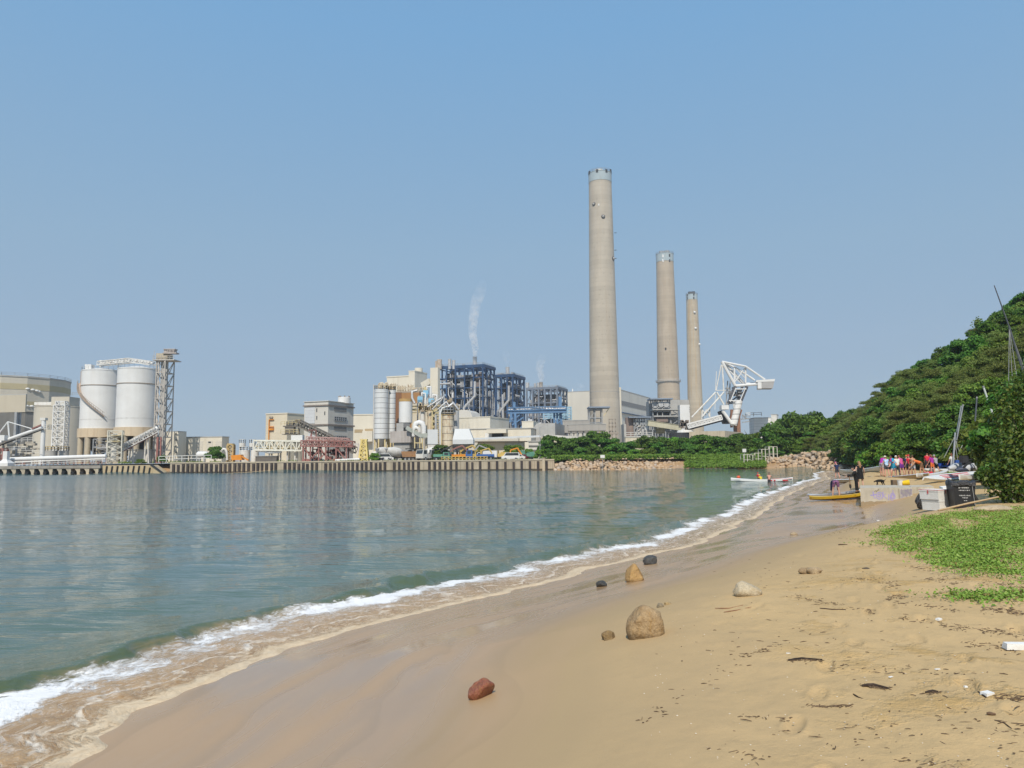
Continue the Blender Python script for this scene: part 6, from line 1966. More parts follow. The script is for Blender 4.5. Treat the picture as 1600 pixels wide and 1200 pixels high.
class Proto:
 def __init__(s, nm, r, h, z0, npuff, nleaf, size, seed, mat, trunk_h=None, **kw):
  v, f = crown_mesh(nm, r, h, z0, npuff, nleaf, size, seed, **kw)
  s.crown = mesh_np('crown', v, f)
  s.crown.materials.append(mat)
  o = trunk_mb(trunk_h or (z0 + h * .6), max(.05, r * .055), seed, r * .6).build('trunk', BARK)
  s.trunk = o.data
  bpy.data.objects.remove(o)

 def put(s, name, label, cat, group, loc, rz, sc_):
  t = thing(name, label, cat, loc, rz, group)
  t.scale = (sc_ * rnd.uniform(.9, 1.1), sc_ * rnd.uniform(.9, 1.1), sc_ * rnd.uniform(.85, 1.1))
  for nm, me_ in (('crown', s.crown), ('trunk', s.trunk)):
   o = bpy.data.objects.new(nm, me_)
   COL.objects.link(o)
   o.parent = t
  return t

PR = [[Proto('broad', 2.6, 3.6, .9, 28, 210, .175, 100 + i, LEAF[0]) for i in range(3)],
 [Proto('fresh', 2.4, 3.2, .8, 26, 200, .175, 200 + i, LEAF[1]) for i in range(2)],
 [Proto('feather', 2.3, 4.6, .8, 26, 260, .14, 300 + i, LEAF[2], jit=1.4, asp=.22) for i in range(2)],
 [Proto('yellowish', 2.4, 3.0, .7, 24, 200, .17, 400 + i, LEAF[3]) for i in range(2)]]
KINDN = ['dark broad-leaved', 'fresh green', 'olive feathery', 'yellow-green']

def hill_trees():
 r_ = random.Random(41)
 n = 0
 for j, v in enumerate([.03, .10, .19, .29, .40, .51, .63, .75, .87, 1.0]):
  du = .030 if v > .3 else .026
  u = r_.uniform(0, du)
  while u < .90:
   p = hill(min(.999, u + r_.uniform(-.01, .01)), v + r_.uniform(-.035, .035))
   d = p - CAM
   px = CX + FPX * d.dot(_R) / d.dot(_F)
   if d.dot(_F) > 5 and px < 2050 and n < 340:
    f = float(vn(p.x * .06, p.y * .06, 51)) + r_.uniform(-.35, .35)
    if 1330 < px < 1480 and .25 < v < .8 and r_.random() < .6:
     k = 2
    else:
     k = 0 if f < -.05 else (1 if f < .28 else (3 if f < .5 else 2))
    if v < .08:
     k = 0 if r_.random() < .7 else 1
    sc_ = r_.uniform(.75, 1.15) * (1.1 if v > .15 else .85) * (.86 + .14 * v)
    if k == 2:
     sc_ *= .9
    p.z -= .35
    zo = 'at the foot of the hill' if v < .12 else ('on the skyline of the hill' if v > .85 else ('low on the hillside' if v < .35 else 'high on the hillside'))
    xo = 'towards the far end of the beach' if px < 1380 else ('above the crowd' if px < 1480 else 'by the leaning masts at the right')
    PR[k][r_.randrange(len(PR[k]))].put('hill_tree', '%s tree %s, %s' % (KINDN[k], zo, xo), 'tree', '%s trees %s, %s' % (KINDN[k], zo, xo), p, r_.uniform(0, 6.28), sc_)
    n += 1
   u += du * r_.uniform(.75, 1.3)
 return n

hill_trees()

def undergrowth():
 rs = np.random.default_rng(77)
 C, N = [], []
 r_ = random.Random(8)
 for i in range(26000):
  p = hill(r_.uniform(0, .86), r_.uniform(0, 1) ** 1.3)
  C.append((p.x + r_.uniform(-.4, .4), p.y + r_.uniform(-.4, .4), p.z + r_.uniform(.0, .9)))
 C = np.array(C)
 N = np.tile(np.array([-.4, -.5, .6]), (len(C), 1))
 v, f = leaf_quads(C, N, .34, .6, .8, 0, rs)
 tag(link('undergrowth', mesh_np('undergrowth', v, f), LEAF[0]), 'low tangled undergrowth filling the slope between the hillside trees', 'undergrowth', kind='stuff')

undergrowth()

def bank_trees():
 r_ = random.Random(13)
 rows = [(852, 691, 202, 0), (866, 683, 205, 0), (884, 677, 207, 1), (900, 682, 203, 0), (916, 682, 205, 1), (932, 678, 207, 0), (948, 683, 203, 0), (962, 685, 204, 1), (976, 688, 202, 0), (992, 696, 199, 1), (1010, 694, 199, 1), (1006, 683, 204, 0),
   (1022, 686, 203, 0), (1034, 683, 205, 0), (1048, 681, 206, 1), (1062, 683, 204, 0), (1076, 685, 203, 0), (1090, 680, 205, 1), (1104, 676, 205, 0), (1118, 678, 203, 1), (1132, 681, 202, 0), (1146, 684, 200, 0), (1160, 680, 202, 0), (1172, 678, 203, 0), (1186, 684, 200, 1), (1198, 678, 200, 0), (1212, 672, 200, 0),
   (925, 697, 198, 0), (870, 700, 198, 0), (905, 699, 198, 0), (1045, 698, 198, 0), (1075, 699, 198, 0), (1100, 699, 197, 1), (1128, 700, 196, 0), (1158, 698, 196, 0), (1185, 700, 194, 0), (1226, 664, 206, 0), (1240, 660, 206, 0), (1256, 656, 204, 0), (1272, 655, 202, 1)]
 for px, yt, D, k in rows:
  q = W(px, yt, D)
  h = max(2.0, q.z - G)
  PR[k][r_.randrange(len(PR[k]))].put('bank_tree', '%s tree on the bank above the boulder slope' % KINDN[k], 'tree', '%s trees on the bank above the boulders' % KINDN[k], (q.x + r_.uniform(-.3, .3), D, G - .8), r_.uniform(0, 6.28), h / 3.8)
 q = W(1006.5, 676, 210)
 p = Proto('poplar', .7, 3.4, .5, 14, 90, .2, 77, LEAF[1])
 p.put('slender_tree', 'single slender upright tree in the gap above the bank trees', 'tree', None, (W(1004, 700, 205).x, 205, G), 0, 1.35 * 1.25)
 q = W(1172, 668, 210)
 p = Proto('airy', 1.9, 2.0, 2.6, 12, 60, .2, 78, LEAF[1], trunk_h=4.2)
 p.put('airy_tree', 'thin-crowned tree with bare pale stems before the white lined building', 'tree', None, (W(1176, 690, 206).x, 206, G), 0, 1.55)
 # single bushes on the quay
 for px, yt, D, w_, lab, k in ((220, 716, 190, 1.5, 'small bright green bush on the quay beside the sloping conveyor', 1), (336, 700, 197, 1.0, 'dark leaning tree on the quay before the low cream building', 0),
        (253, 713, 196, 1.0, 'dim small shrub at the foot of the elevator tower', 0), (585, 706, 194, .8, 'small spiky green bush beside the yellow trestle', 1), (690, 693, 199, 1.15, 'round dark tree between the rusty silo and the parked trucks', 0),
        (757, 692, 200, 1.3, 'wide green bush behind the blue truck cab', 1), (803, 692, 201, 1.3, 'dense green bush behind the white parked cars', 1), (826, 697, 203, .7, 'small green bush under the pale ledged store', 1), (843, 700, 197, .8, 'green shrub at the right end of the quay', 1)):
  q = W(px, yt, D)
  h = q.z - G + .3
  PR[k][0].put('quay_bush', lab, 'bush', None, (q.x, D, G - .3), px * .7, h / 4.2).scale.x *= w_

bank_trees()

def creeper_slope():
 rs = np.random.default_rng(15)
 C = []
 r_ = random.Random(3)
 for i in range(9000):
  u, v = r_.random(), r_.random()
  px = 1070 + 126 * u
  x = slope(px) * 191
  y = 188.6 - 7.5 * float(sstep(1105, 1185, px)) - 1.3 * float(sstep(1070, 1090, px)) + 9 * v
  xx = x * y / 191 + r_.uniform(-.4, .4)
  C.append((xx, y, max(.2 + 3.0 * v, gz(xx, y)) + r_.uniform(0, .55)))
 for i in range(7000):
  px = r_.uniform(862, 1080)
  y = r_.uniform(193.6, 198) + 1.2 * float(vn(px * .12, 1.0, 72))
  C.append((slope(px) * y, y, 2.2 + r_.uniform(0, 1.5)))
 C = np.array(C)
 v, f = leaf_quads(C, np.tile(np.array([0, -.6, .6]), (len(C), 1)), .22, .7, .7, 0, rs)
 tag(link('creepers', mesh_np('creepers', v, f), LEAF[1]), 'bright green creeper blanket spilling down the bank to the water', 'creepers', kind='stuff')
 xs = [slope(1070 + 130 * i / 12) for i in range(13)]
 V, F = [], []
 for j in range(5):
  y = 189 + 8 * j / 4
  for i in range(13):
   V.append((xs[i] * y, y, max(-.3 + 3.1 * j / 4, gz(xs[i] * y, y) + .05)))
 F = [(j * 13 + i, j * 13 + i + 1, (j + 1) * 13 + i + 1, (j + 1) * 13 + i) for j in range(4) for i in range(12)]
 tag(link('bank_slope', mesh_np('bank_slope', V, F), mk('bank_soil', (.10, .085, .05), (.06, .07, .03), .5)), kind='structure')

creeper_slope()

def hedge_bush():
 """the big shrub leaning into the right edge"""
 p0 = land(1605, 786)
 D = 26.6
 p0 = W(1605, 774, D)
 p0.z = gz(p0.x, D)
 rs = np.random.default_rng(21)
 u = D / FPX
 puffs = []
 for px, py, r, dy in [(1590, 625, 34, .8), (1583, 655, 28, .3), (1600, 665, 45, .9), (1579, 690, 24, .1), (1590, 705, 42, -.1), (1557, 742, 16, .0), (1572, 735, 32, -.4), (1600, 745, 40, -.5), (1560, 762, 20, -.3), (1592, 772, 24, -.6), (1630, 620, 50, 1.0), (1650, 680, 55, .5), (1640, 740, 55, -.3), (1690, 700, 60, .3), (1700, 620, 60, 1.2), (1542, 747, 11, -.2), (1582, 715, 20, -.2), (1530, 743, 7, -.1), (1615, 600, 34, 1.0)]:
  puffs.append((W(px, py, D + dy), r * u, 1.0))
 V, F, o = [], [], 0
 for c, r, _ in puffs:
  n = int(400 * (r / .76) ** 1.7) + 60
  d = rs.normal(0, 1, (n, 3))
  d /= np.linalg.norm(d, axis=1)[:, None]
  C = np.array(c) + d * (r * rs.uniform(.45, 1.12, n) ** .6)[:, None]
  v, f = leaf_quads(C, d, .072, .62, .75, .2, rs)
  V.append(v)
  F.append(f + o)
  o += len(v)
 t = thing('leaning_shrub', 'big dense shrub with round leaves leaning in from the right edge', 'shrub', (p0.x + .6, D, p0.z - .2))
 v = np.concatenate(V) - np.array(t.location)
 lm = leaf_mat('round_shrub_leaves', (.042, .090, .014), (.080, .140, .022), (.18, .215, .034), .3)
 link('crown', mesh_np('crown', v, np.concatenate(F)), lm, t)
 b = MB()
 r_ = random.Random(6)
 for c, r, _ in puffs:
  m_ = Vector((0, 0, 0)).lerp(c - t.location, .5) + Vector((r_.uniform(-.2, .2), 0, -.15))
  b.pipe([(r_.uniform(-.15, .15), 0, -.1), m_, c - t.location], [.05, .035, .012], 6)
 b.build('branches', BARK, t, local=True)
 for px, py, D2, r, lab in ((1524, 738, D + 2.5, 17, 'low dark bush spreading between the bin and the big shrub'), ):
  pass

hedge_bush()

def canopy_bushes():
 """nearer scrub at the foot of the hill on the right: leafy shrubs behind the dinghy"""
 r_ = random.Random(19)
 for i, (px, py, D, s_, k) in enumerate([(1530, 712, 60, 1.0, 3), (1580, 716, 60, 1.0, 0), (1515, 712, 62, .95, 0), (1600, 712, 42, 1.15, 3), (1640, 712, 40, 1.3, 0), (1585, 712, 50, 1.25, 3), (1690, 712, 40, 1.4, 3), (1590, 716, 36, .7, 0)]):
  q = W(px, py, D)
  z = gz(q.x, D)
  PR[k][r_.randrange(2)].put('scrub_bush', '%s scrub bush at the foot of the hill behind the grey dinghy' % KINDN[k], 'bush', '%s scrub behind the dinghy' % KINDN[k], (q.x, D, z - .3), r_.uniform(0, 6), s_)

canopy_bushes()

def ground_vine():
 """mat of creeping beach vine on the sand"""
 poly = [(1378, 832), (1392, 822), (1418, 814), (1448, 809), (1478, 803), (1520, 799), (1560, 796), (1600, 792), (1700, 786), (1760, 860), (1700, 884), (1600, 884), (1575, 880), (1535, 888), (1512, 884), (1490, 872), (1465, 862), (1440, 850), (1420, 846), (1400, 840)]

 def inside(x, y):
  c = False
  for i in range(len(poly)):
   (x1, y1), (x2, y2) = poly[i - 1], poly[i]
   if (y1 > y) != (y2 > y) and x < (x2 - x1) * (y - y1) / (y2 - y1) + x1:
    c = not c
  return c
 r_ = random.Random(4)
 pts = []
 while len(pts) < 1500:
  x, y = r_.uniform(1370, 1700), r_.uniform(785, 890)
  ex = x + 9 * float(vn(x * .07, y * .13, 61)) + 6 * float(vn(x * .21, y * .4, 62))
  ey = y + 6 * float(vn(x * .09, y * .1, 63)) + 3 * float(vn(x * .3, y * .3, 64))
  if inside(ex, ey) and r_.random() < max(.06, min(1, .62 + 1.0 * float(vn(x * .055, y * .12, 65)) - .5 * (x < 1440))):
   pts.append((x, y, 1.0))
 for x0, x1, y0, y1, n in ((1492, 1520, 932, 935, 8), (1502, 1556, 932, 937, 24), (1550, 1600, 927, 934, 26), (1566, 1600, 891, 899, 18), (1600, 1700, 885, 940, 60)):
  for _ in range(n):
   pts.append((r_.uniform(x0, x1), r_.uniform(y0, y1), .5))
 for _ in range(110):                # runners creeping out over the bare sand
  a = r_.choice(poly[12:20])
  pts.append((a[0] - r_.uniform(0, 26), a[1] + r_.uniform(-3, 14), .7))
 C, N, Sz = [], [], []
 rs = np.random.default_rng(3)
 for x, y, s_ in pts:
  p = land(x, y)
  k = int(46 * s_)
  hv_ = float(vn(x * .09, y * .15, 66))
  dx, dy = r_.gauss(0, 1), r_.gauss(0, 1)
  for i in range(k):
   t_ = r_.uniform(-.28, .28)
   C.append((p.x + dx * t_ + r_.gauss(0, .05), p.y + dy * t_ + r_.gauss(0, .07), p.z + r_.uniform(.005, (.06 + .05 * hv_) * s_)))
 C = np.array(C)
 v, f = leaf_quads(C, np.tile(np.array([0., -.2, .9]), (len(C), 1)), .022, .55, .7, .1, rs)
 # drop each leaf onto the local sand
 tag(link('ground_vine', mesh_np('ground_vine', v, f), leaf_mat('vine_leaves', (.15, .27, .036), (.23, .38, .055), (.32, .45, .095), .2, (.26, .19, .06))), 'mat of bright green creeping vine on the sand at the right', 'ground cover', kind='stuff')
 # small grassy patch by the boards
 C = []
 for _ in range(700):
  p = land(r_.uniform(1474, 1503), r_.uniform(736.5, 745))
  for i in range(3):
   C.append((p.x + r_.gauss(0, .1), p.y + r_.gauss(0, .2), p.z + r_.uniform(0, .16)))
 v, f = leaf_quads(np.array(C), np.tile(np.array([0., -.9, .3]), (len(C), 1)), .075, .3, .6, 0, rs)
 tag(link('beach_grass', mesh_np('beach_grass', v, f), LEAF[1]), 'small patch of green grass between the crowd and the striped board', 'grass', kind='stuff')

ground_vine()

# ------------------------------------------------------------------ rocks
def rock_mesh(seed, sub=2, ax=(1, 1, 1), amp=.22, flat=True, cut=3, planes=None):
 r_ = random.Random(seed)
 bm = bmesh.new()
 bmesh.ops.create_icosphere(bm, subdivisions=sub, radius=1)
 ns = [(Vector((r_.gauss(0, 1), r_.gauss(0, 1), r_.gauss(0, 1))).normalized(), r_.uniform(.55, .85)) for _ in range(cut)]
 if planes:
  ns = [(Vector(a).normalized(), d) for a, d in planes]
 o = seed * 3.7
 for v in bm.verts:
  p = v.co.copy()
  for n_, d in ns:
   k = p.dot(n_) - d
   if k > 0:
    p -= n_ * k * .85
  w_ = float(fbm(p.x * 1.3 + o, p.y * 1.3 + p.z * 1.7, seed, 2)) * amp
  p *= 1 + w_
  v.co = Vector((p.x * ax[0], p.y * ax[1], p.z * ax[2]))
 me_ = bpy.data.meshes.new('rock')
 bm.to_mesh(me_)
 bm.free()
 if not flat:
  me_.polygons.foreach_set('use_smooth', [True] * len(me_.polygons))
 return me_

def boulder_mat():
 m, t, b = NT('tan_boulder')
 oi = nd(t, 'ObjectInfo')
 co = nd(t, 'TexCoord').outputs['Object']
 c = ramp_(t, oi.outputs['Random'], [(0, (.42, .28, .16)), (.4, (.52, .37, .23)), (.7, (.48, .36, .25)), (.9, (.38, .32, .26)), (1, (.58, .45, .30))])
 c = mix_(t, ramp_(t, noise_(t, co, 1.6, 4, .6), [(.4, 0), (.7, .5)]), c, (.28, .20, .13))
 t.links.new(c, b.inputs['Base Color'])
 b.inputs['Roughness'].default_value = .85
 return m

def boulders():
 bmt = boulder_mat()
 var = []
 for i in range(8):
  me_ = rock_mesh(500 + i, 1 if i % 2 else 2, (1, random.Random(i).uniform(.7, 1.0), random.Random(i + 9).uniform(.55, .85)), .25, True, 4)
  me_.materials.append(bmt)
  var.append(me_)
 r_ = random.Random(17)
 n = 0

 def put(p, s_, lab, grp):
  o = bpy.data.objects.new('boulder', r_.choice(var))
  COL.objects.link(o)
  o.location = p
  o.rotation_euler = (r_.uniform(-.5, .5), r_.uniform(-.5, .5), r_.uniform(0, 6.28))
  o.scale = (s_, s_, s_)
  tag(o, lab, 'boulder', grp)
 LA, LB = 'tan boulder in the rock slope below the bank trees', 'tan boulder in the rock slope at the far end of the beach'
 # long low slope under the bank trees
 for row in range(6):
  px = 866 + r_.uniform(0, 4)
  while px < 1112:
   env = 1 - .25 * max(0, (px - 1060) / 50)
   if row >= 2 and px > 1085 or row >= 4 and (px < 885 or px > 1065):
    px += 6
    continue
   y = 189.6 + row * .95 + r_.uniform(-.3, .3)
   z = -.15 + row * .50 * env + r_.uniform(-.1, .15)
   s_ = r_.uniform(.45, .8) * (1.1 if row < 4 else .85)
   put((slope(px) * y, y, z), s_, LA + (', along the waterline' if row < 2 else ', upper rows'), 'boulders below the bank trees, ' + ('waterline' if row < 2 else 'upper rows'))
   n += 1
   px += s_ * 1.5 / y * FPX * r_.uniform(.8, 1.15)
 # right hand slope
 for row in range(11):
  v = row / 10
  px = 1172 + 52 * v + r_.uniform(0, 4)
  end = 1318 - 18 * v
  while px < end:
   u = (px - 1172) / 145
   D = 190 - 34 * u
   peak = max(0.2, math.sin(min(1, max(0, (px - 1165) / 150)) * math.pi * .62))
   y = D + v * 8
   z = max(-.1 + v * 3.9 * peak, gz(slope(px) * y, y) + .12) + r_.uniform(-.12, .12)
   s_ = r_.uniform(.5, .85)
   if r_.random() < .88:
    put((slope(px) * y, y, z), s_, LB + (', along its foot' if row < 3 else ', higher up'), 'boulders at the far end of the beach, ' + ('foot' if row < 3 else 'higher up'))
    n += 1
   px += s_ * 2.0 / y * FPX * r_.uniform(.85, 1.2)
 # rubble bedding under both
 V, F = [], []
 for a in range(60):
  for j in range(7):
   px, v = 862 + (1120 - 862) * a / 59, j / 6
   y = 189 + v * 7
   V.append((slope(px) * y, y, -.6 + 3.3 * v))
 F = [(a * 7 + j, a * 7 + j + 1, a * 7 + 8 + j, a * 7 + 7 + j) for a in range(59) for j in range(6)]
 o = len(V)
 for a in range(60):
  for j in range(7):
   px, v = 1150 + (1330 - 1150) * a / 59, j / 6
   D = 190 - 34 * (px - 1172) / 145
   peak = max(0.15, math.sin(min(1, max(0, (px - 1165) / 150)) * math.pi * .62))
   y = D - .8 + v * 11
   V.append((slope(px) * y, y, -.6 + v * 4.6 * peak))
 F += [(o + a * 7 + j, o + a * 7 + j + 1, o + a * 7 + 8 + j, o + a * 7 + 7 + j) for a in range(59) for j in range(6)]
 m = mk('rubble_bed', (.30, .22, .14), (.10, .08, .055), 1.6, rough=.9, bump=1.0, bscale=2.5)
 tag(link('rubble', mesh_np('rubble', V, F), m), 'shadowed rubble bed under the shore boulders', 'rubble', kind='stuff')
 return n

NB = boulders()

def beach_rock(px0, px1, pyb, pyt, label, c1, c2, seed, ax=(1, .8, 1), cut=3, amp=.12, rough=.6, tilt=0.0, sink=.22, sub=4, rust=0.0, planes=None):
 p = land((px0 + px1) / 2, pyb)
 u = p.y / FPX
 w_, h = (px1 - px0) / 2 * u, (pyb - pyt) * u
 me_ = rock_mesh(seed, sub, ax, amp, False, cut, planes)
 xs = [v.co.x for v in me_.vertices]
 zs_ = [v.co.z for v in me_.vertices]
 kx, kz = 2 * w_ / (max(xs) - min(xs)), h / (1 - sink) / (max(zs_) - min(zs_))
 m = mk('rock_' + label.split(' ')[0] + str(seed), c1, c2, 2.2, rough=rough, bump=.55, bscale=3.4, rust=rust, rustc=(.42, .24, .07))
 t = m.node_tree                      # the damp foot of the stone, and dark seams
 bs = t.nodes['Principled BSDF']
 src = bs.inputs['Base Color'].links[0].from_socket
 co = nd(t, 'TexCoord').outputs['Object']
 sp = nd(t, 'SeparateXYZ')
 t.links.new(co, sp.inputs[0])
 zr = max(zs_) - min(zs_)
 q = math_(t, 'ADD', math_(t, 'DIVIDE', math_(t, 'SUBTRACT', sp.outputs[2], min(zs_) + zr * sink), zr * .3), math_(t, 'MULTIPLY', math_(t, 'SUBTRACT', noise_(t, co, 2.5, 4, .6), .5), .9))
 foot = ramp_(t, q, [(0.1, .62), (0.5, 0.0)])
 seam = ramp_(t, noise_(t, scale_(t, co, (1, 1, 2.2)), 1.7, 6, .7, .6), [(.478, 0), (.5, .55), (.522, 0)])
 cc = mix_(t, seam, src, tuple(q_ * .35 for q_ in c2))
 t.links.new(mix_(t, foot, cc, tuple(q_ * .38 for q_ in c2)), bs.inputs['Base Color'])
 o = link('beach_rock', me_, m)
 o.scale = (kx, (kx + kz) / 2, kz)
 o.rotation_euler = (0, tilt, 0)
 zmin = min(zs_) * kz
 o.location = (p.x, p.y + w_ * .75, p.z - zmin - h / (1 - sink) * sink * .92 - .02)
 return tag(o, label, 'rock')

beach_rock(984, 1044, 997, 950, 'large rounded tan boulder half buried at the edge of the damp sand', (.44, .31, .17), (.27, .17, .08), 3, (1, .85, .9), 4, .07, .65, 0, .26, 4, .45, [((-.8, -.25, .62), .86), ((.95, -.1, .2), .84), ((-.2, -.9, -.1), .72), ((.35, .1, .9), .9), ((0, 0, -1), .7)])
beach_rock(1152, 1195, 932, 910, 'pale cream rock lying alone on the dry sand', (.56, .47, .33), (.46, .36, .22), 8, (1, .7, .7), 5, .10, .7, 0, .25, 4, 0, [((.55, -.1, .83), .52), ((-.95, -.1, .2), .8), ((-.2, -.5, .85), .7)])
beach_rock(978, 1007, 909, 882, 'upright orange-tan rock standing in the damp sand by the swash', (.46, .29, .11), (.36, .21, .085), 12, (.8, .8, 1.1), 4, .12, .5, 0, .25, 4, 0, [((-.8, -.3, .45), .55), ((.85, -.2, .4), .66), ((.1, -.9, .2), .6)])
beach_rock(1006, 1029, 882, 868, 'dark grey rock with a pale vein near the water', (.055, .055, .055), (.10, .095, .085), 15, (1, .8, .7), 3, .12, .35, -.2)
beach_rock(932, 949, 917, 907, 'small black pointed stone on the damp sand', (.045, .045, .045), (.075, .07, .06), 19, (1, .7, .6), 4, .1, .35)
beach_rock(941, 962, 1000, 985, 'small brown wedge-shaped stone left of the large boulder', (.30, .20, .09), (.18, .12, .06), 23, (1, .7, .7), 5, .15, .45)
beach_rock(730, 775, 1094, 1067, 'reddish tilted stone with a shadowed hollow in the wet sand', (.30, .11, .06), (.24, .075, .045), 27, (1.3, .7, .72), 4, .14, .35, -.5, .12, 4, .6, [((.35, -.5, -.7), .42), ((-.2, -.3, .9), .62), ((.9, -.3, .2), .9)])

beach_rock(1027, 1038, 949, 941, 'small grey stone just behind the large boulder', (.34, .27, .17), (.26, .2, .13), 33, (1, .8, .6), 3, .1, .6)
beach_rock(1038, 1050, 945, 939, 'small tan stone behind the large boulder', (.48, .34, .16), (.4, .28, .14), 35, (1, .8, .6), 3, .1, .6)
beach_rock(1251, 1272, 897, 886, 'left lump of a broken brown rock on the trampled sand', (.38, .27, .15), (.28, .19, .11), 37, (1, .7, .6), 4, .16, .8)
beach_rock(1266, 1289, 897, 885, 'right pale lump of the broken rock on the trampled sand', (.48, .36, .21), (.36, .26, .16), 39, (1, .7, .6), 4, .16, .8)
beach_rock(1349, 1360, 889, 885, 'thin dark grey stone sliver on the trampled sand', (.12, .10, .08), (.1, .08, .06), 41, (1, .6, .35), 4, .1, .7)
beach_rock(1236, 1248, 836, 831, 'small flat tan stone on the upper damp sand', (.40, .31, .2), (.34, .25, .15), 43, (1, .6, .4), 3, .1, .7)
beach_rock(1537, 1600, 800, 790, 'flat pale buried stone in front of the big shrub', (.46, .37, .25), (.4, .31, .2), 45, (1, .6, .35), 3, .1, .8)

# ------------------------------------------------------------------ gate, signs, buoy floats along the far shore
def far_shore_items():
 D = 184
 t = thing('stair_railings', 'stepped white framework of railings climbing out of the water by the bank', 'railing', (W(1180, 730, D).x, D, 0))
 b = MB()
 steps = [(1162, 1173, 710, 727), (1173, 1179, 711, 727), (1179, 1190, 708, 726), (1190, 1201, 702, 724), (1201, 1214, 698, 721)]
 for xa, xb, yt, yb in steps:
  a, c = W(xa, yt, D), W(xb, yt, D)
  zb = W(xa, yb, D).z
  for x in (a.x, (a.x + c.x) / 2, c.x):
   b.bar((x, D, zb - .4), (x, D, a.z), .17)
   b.bar((x, D + 2.5, zb - .4), (x, D + 2.5, a.z), .17)
  for z in (a.z, (a.z + zb) / 2):
   b.bar((a.x, D, z), (c.x, D, z), .12).bar((a.x, D + 2.5, z), (c.x, D + 2.5, z), .12)
  b.bar((a.x, D, a.z), (a.x, D + 2.5, a.z), .12)
  b.bar((a.x, D, zb), (c.x, D, zb + .9), .12)
 b.build('rails', mk('cream_rail_paint', (.58, .56, .47), (.46, .44, .36), 1.0), t)
 st = MB()
 for i, (xa, xb, yb) in enumerate([(1165, 1179, 727), (1179, 1190, 725), (1190, 1200, 721), (1200, 1209, 717)]):
  a, c = W(xa, yb, D), W(xb, yb, D)
  st.box(a.x, c.x, D + .1, D + 2.4, -1, a.z + .1)
 st.build('concrete_steps', TANC, t)
 for px, py, w_, h, D, lab in ((941.5, 713.3, 6.5, 4.5, 188, 'blank white signboard standing on the boulder slope'), (1163, 704, 5.5, 5, 186, 'small white signboard beside the stepped railings')):
  q = W(px, py, D)
  u = D / FPX
  t = thing('signboard', lab, 'sign', (q.x, D, 0))
  MB().box(q.x - w_ / 2 * u, q.x + w_ / 2 * u, D - .05, D + .02, q.z - h / 2 * u, q.z + h / 2 * u).build('board', WHITEP, t)
  MB().box(q.x - w_ / 2 * u - .05, q.x + w_ / 2 * u + .05, D + .021, D + .06, q.z - h / 2 * u - .05, q.z + h / 2 * u + .05).bar((q.x, D + .1, -.3), (q.x, D + .1, q.z), .09).build('post', STEEL, t)
 for px, py, lab, c in ((1154, 745.3, 'orange round buoy floating left of the white canoe', (.72, .12, .05)), ):
  p = onz(px, py + 2, 0)
  t = thing('buoy', lab, 'buoy', p)
  MB().ball((p.x, p.y, .12), .26, 16, 10).build('float', mk('orange_plastic', c, None, 2, rough=.45), t, smooth=60)
  MB().tube((p.x, p.y, .36), (p.x, p.y, .44), .05, 8).build('ring', RUBBER, t)
 # litter floats and the little white boat-shaped float by the quay end
 for px, py in ((924, 729), (963, 729.5), (1015, 730), (1113, 728.5), (1131, 727.8), (1155, 727.4), (868, 733)):
  p = onz(px, py + 1.5, 0.0)
  o = MB().ball((0, 0, .08), .22, 10, 6, (1.6, .8, .6)).build('float', WHITER, None, smooth=60)
  o.location = p
  tag(o, 'small white float bobbing at the foot of the boulder bank', 'float', 'white floats along the far shore')
 # lamp pole by the quay end
 q = W(844, 718, 196)
 t = thing('lamp_pole', 'thin pale lamp pole at the right end of the quay', 'lamp post', (q.x, 196, G))
 MB().tube((q.x, 196, G), (q.x, 196, W(844, 668, 196).z), .08, 8, .05).build('pole', STEEL, t)
 MB().box(q.x - .1, q.x + .5, 195.9, 196.1, W(844, 668, 196).z, W(844, 668, 196).z + .1).build('lamp_head', STEEL, t)
 t = thing('end_pile', 'stout pale concrete pile at the very end of the quay', 'pile', (W(850, 730, 189).x, 189, 0))
 x = W(849.5, 730, 189).x
 MB().box(x - .35, x + .35, 188.6, 189.4, -.8, 2.9).box(x - .42, x + .42, 188.5, 189.5, 2.905, 3.05).build('pile', TANC, t)

far_shore_items()

# ------------------------------------------------------------------ vehicles on the quay
def wheels(t, xs, hw, r=.5):
 for x in xs:
  for s_ in (-1, 1):
   o = MB().tube((x, s_ * (hw - .14), r), (x, s_ * (hw + .14), r), r, 16).build('wheel', RUBBER, t, local=True, smooth=40)
   MB().tube((x, s_ * (hw + .141), r), (x, s_ * (hw + .16), r), r * .5, 12).build('rim', STEEL, o, local=True)

def cab(t, x0, x1, hw, z0, z1, m):
 o = MB().ext([(x0, -hw, z0), (x1, -hw, z0), (x1, -hw, (z0 + z1) / 2), (x1 - .35, -hw, z1), (x0, -hw, z1)], (0, 2 * hw, 0)).build('cab', m, t, local=True)
 MB().ext([(x1 - .01, -hw * .88, (z0 + z1) / 2 + .05), (x1 - .33, -hw * .88, z1 - .12), (x1 - .28, -hw * .88, z1 - .1), (x1 + .03, -hw * .88, (z0 + z1) / 2 + .05)], (0, hw * 1.76, 0)).build('windscreen', GLASS, o, local=True)
 for s_ in (-1, 1):
  MB().box(x0 + .35, x1 - .4, s_ * hw - .02 if s_ < 0 else hw + .002, s_ * hw - .002 if s_ < 0 else hw + .02, (z0 + z1) / 2, z1 - .15).build('side_window', GLASS, o, local=True)

def truck_root(name, label, px, D, head, group=None):
 q = W(px, 718, D)
 return thing(name, label, 'truck', (q.x, D, G), head, group)

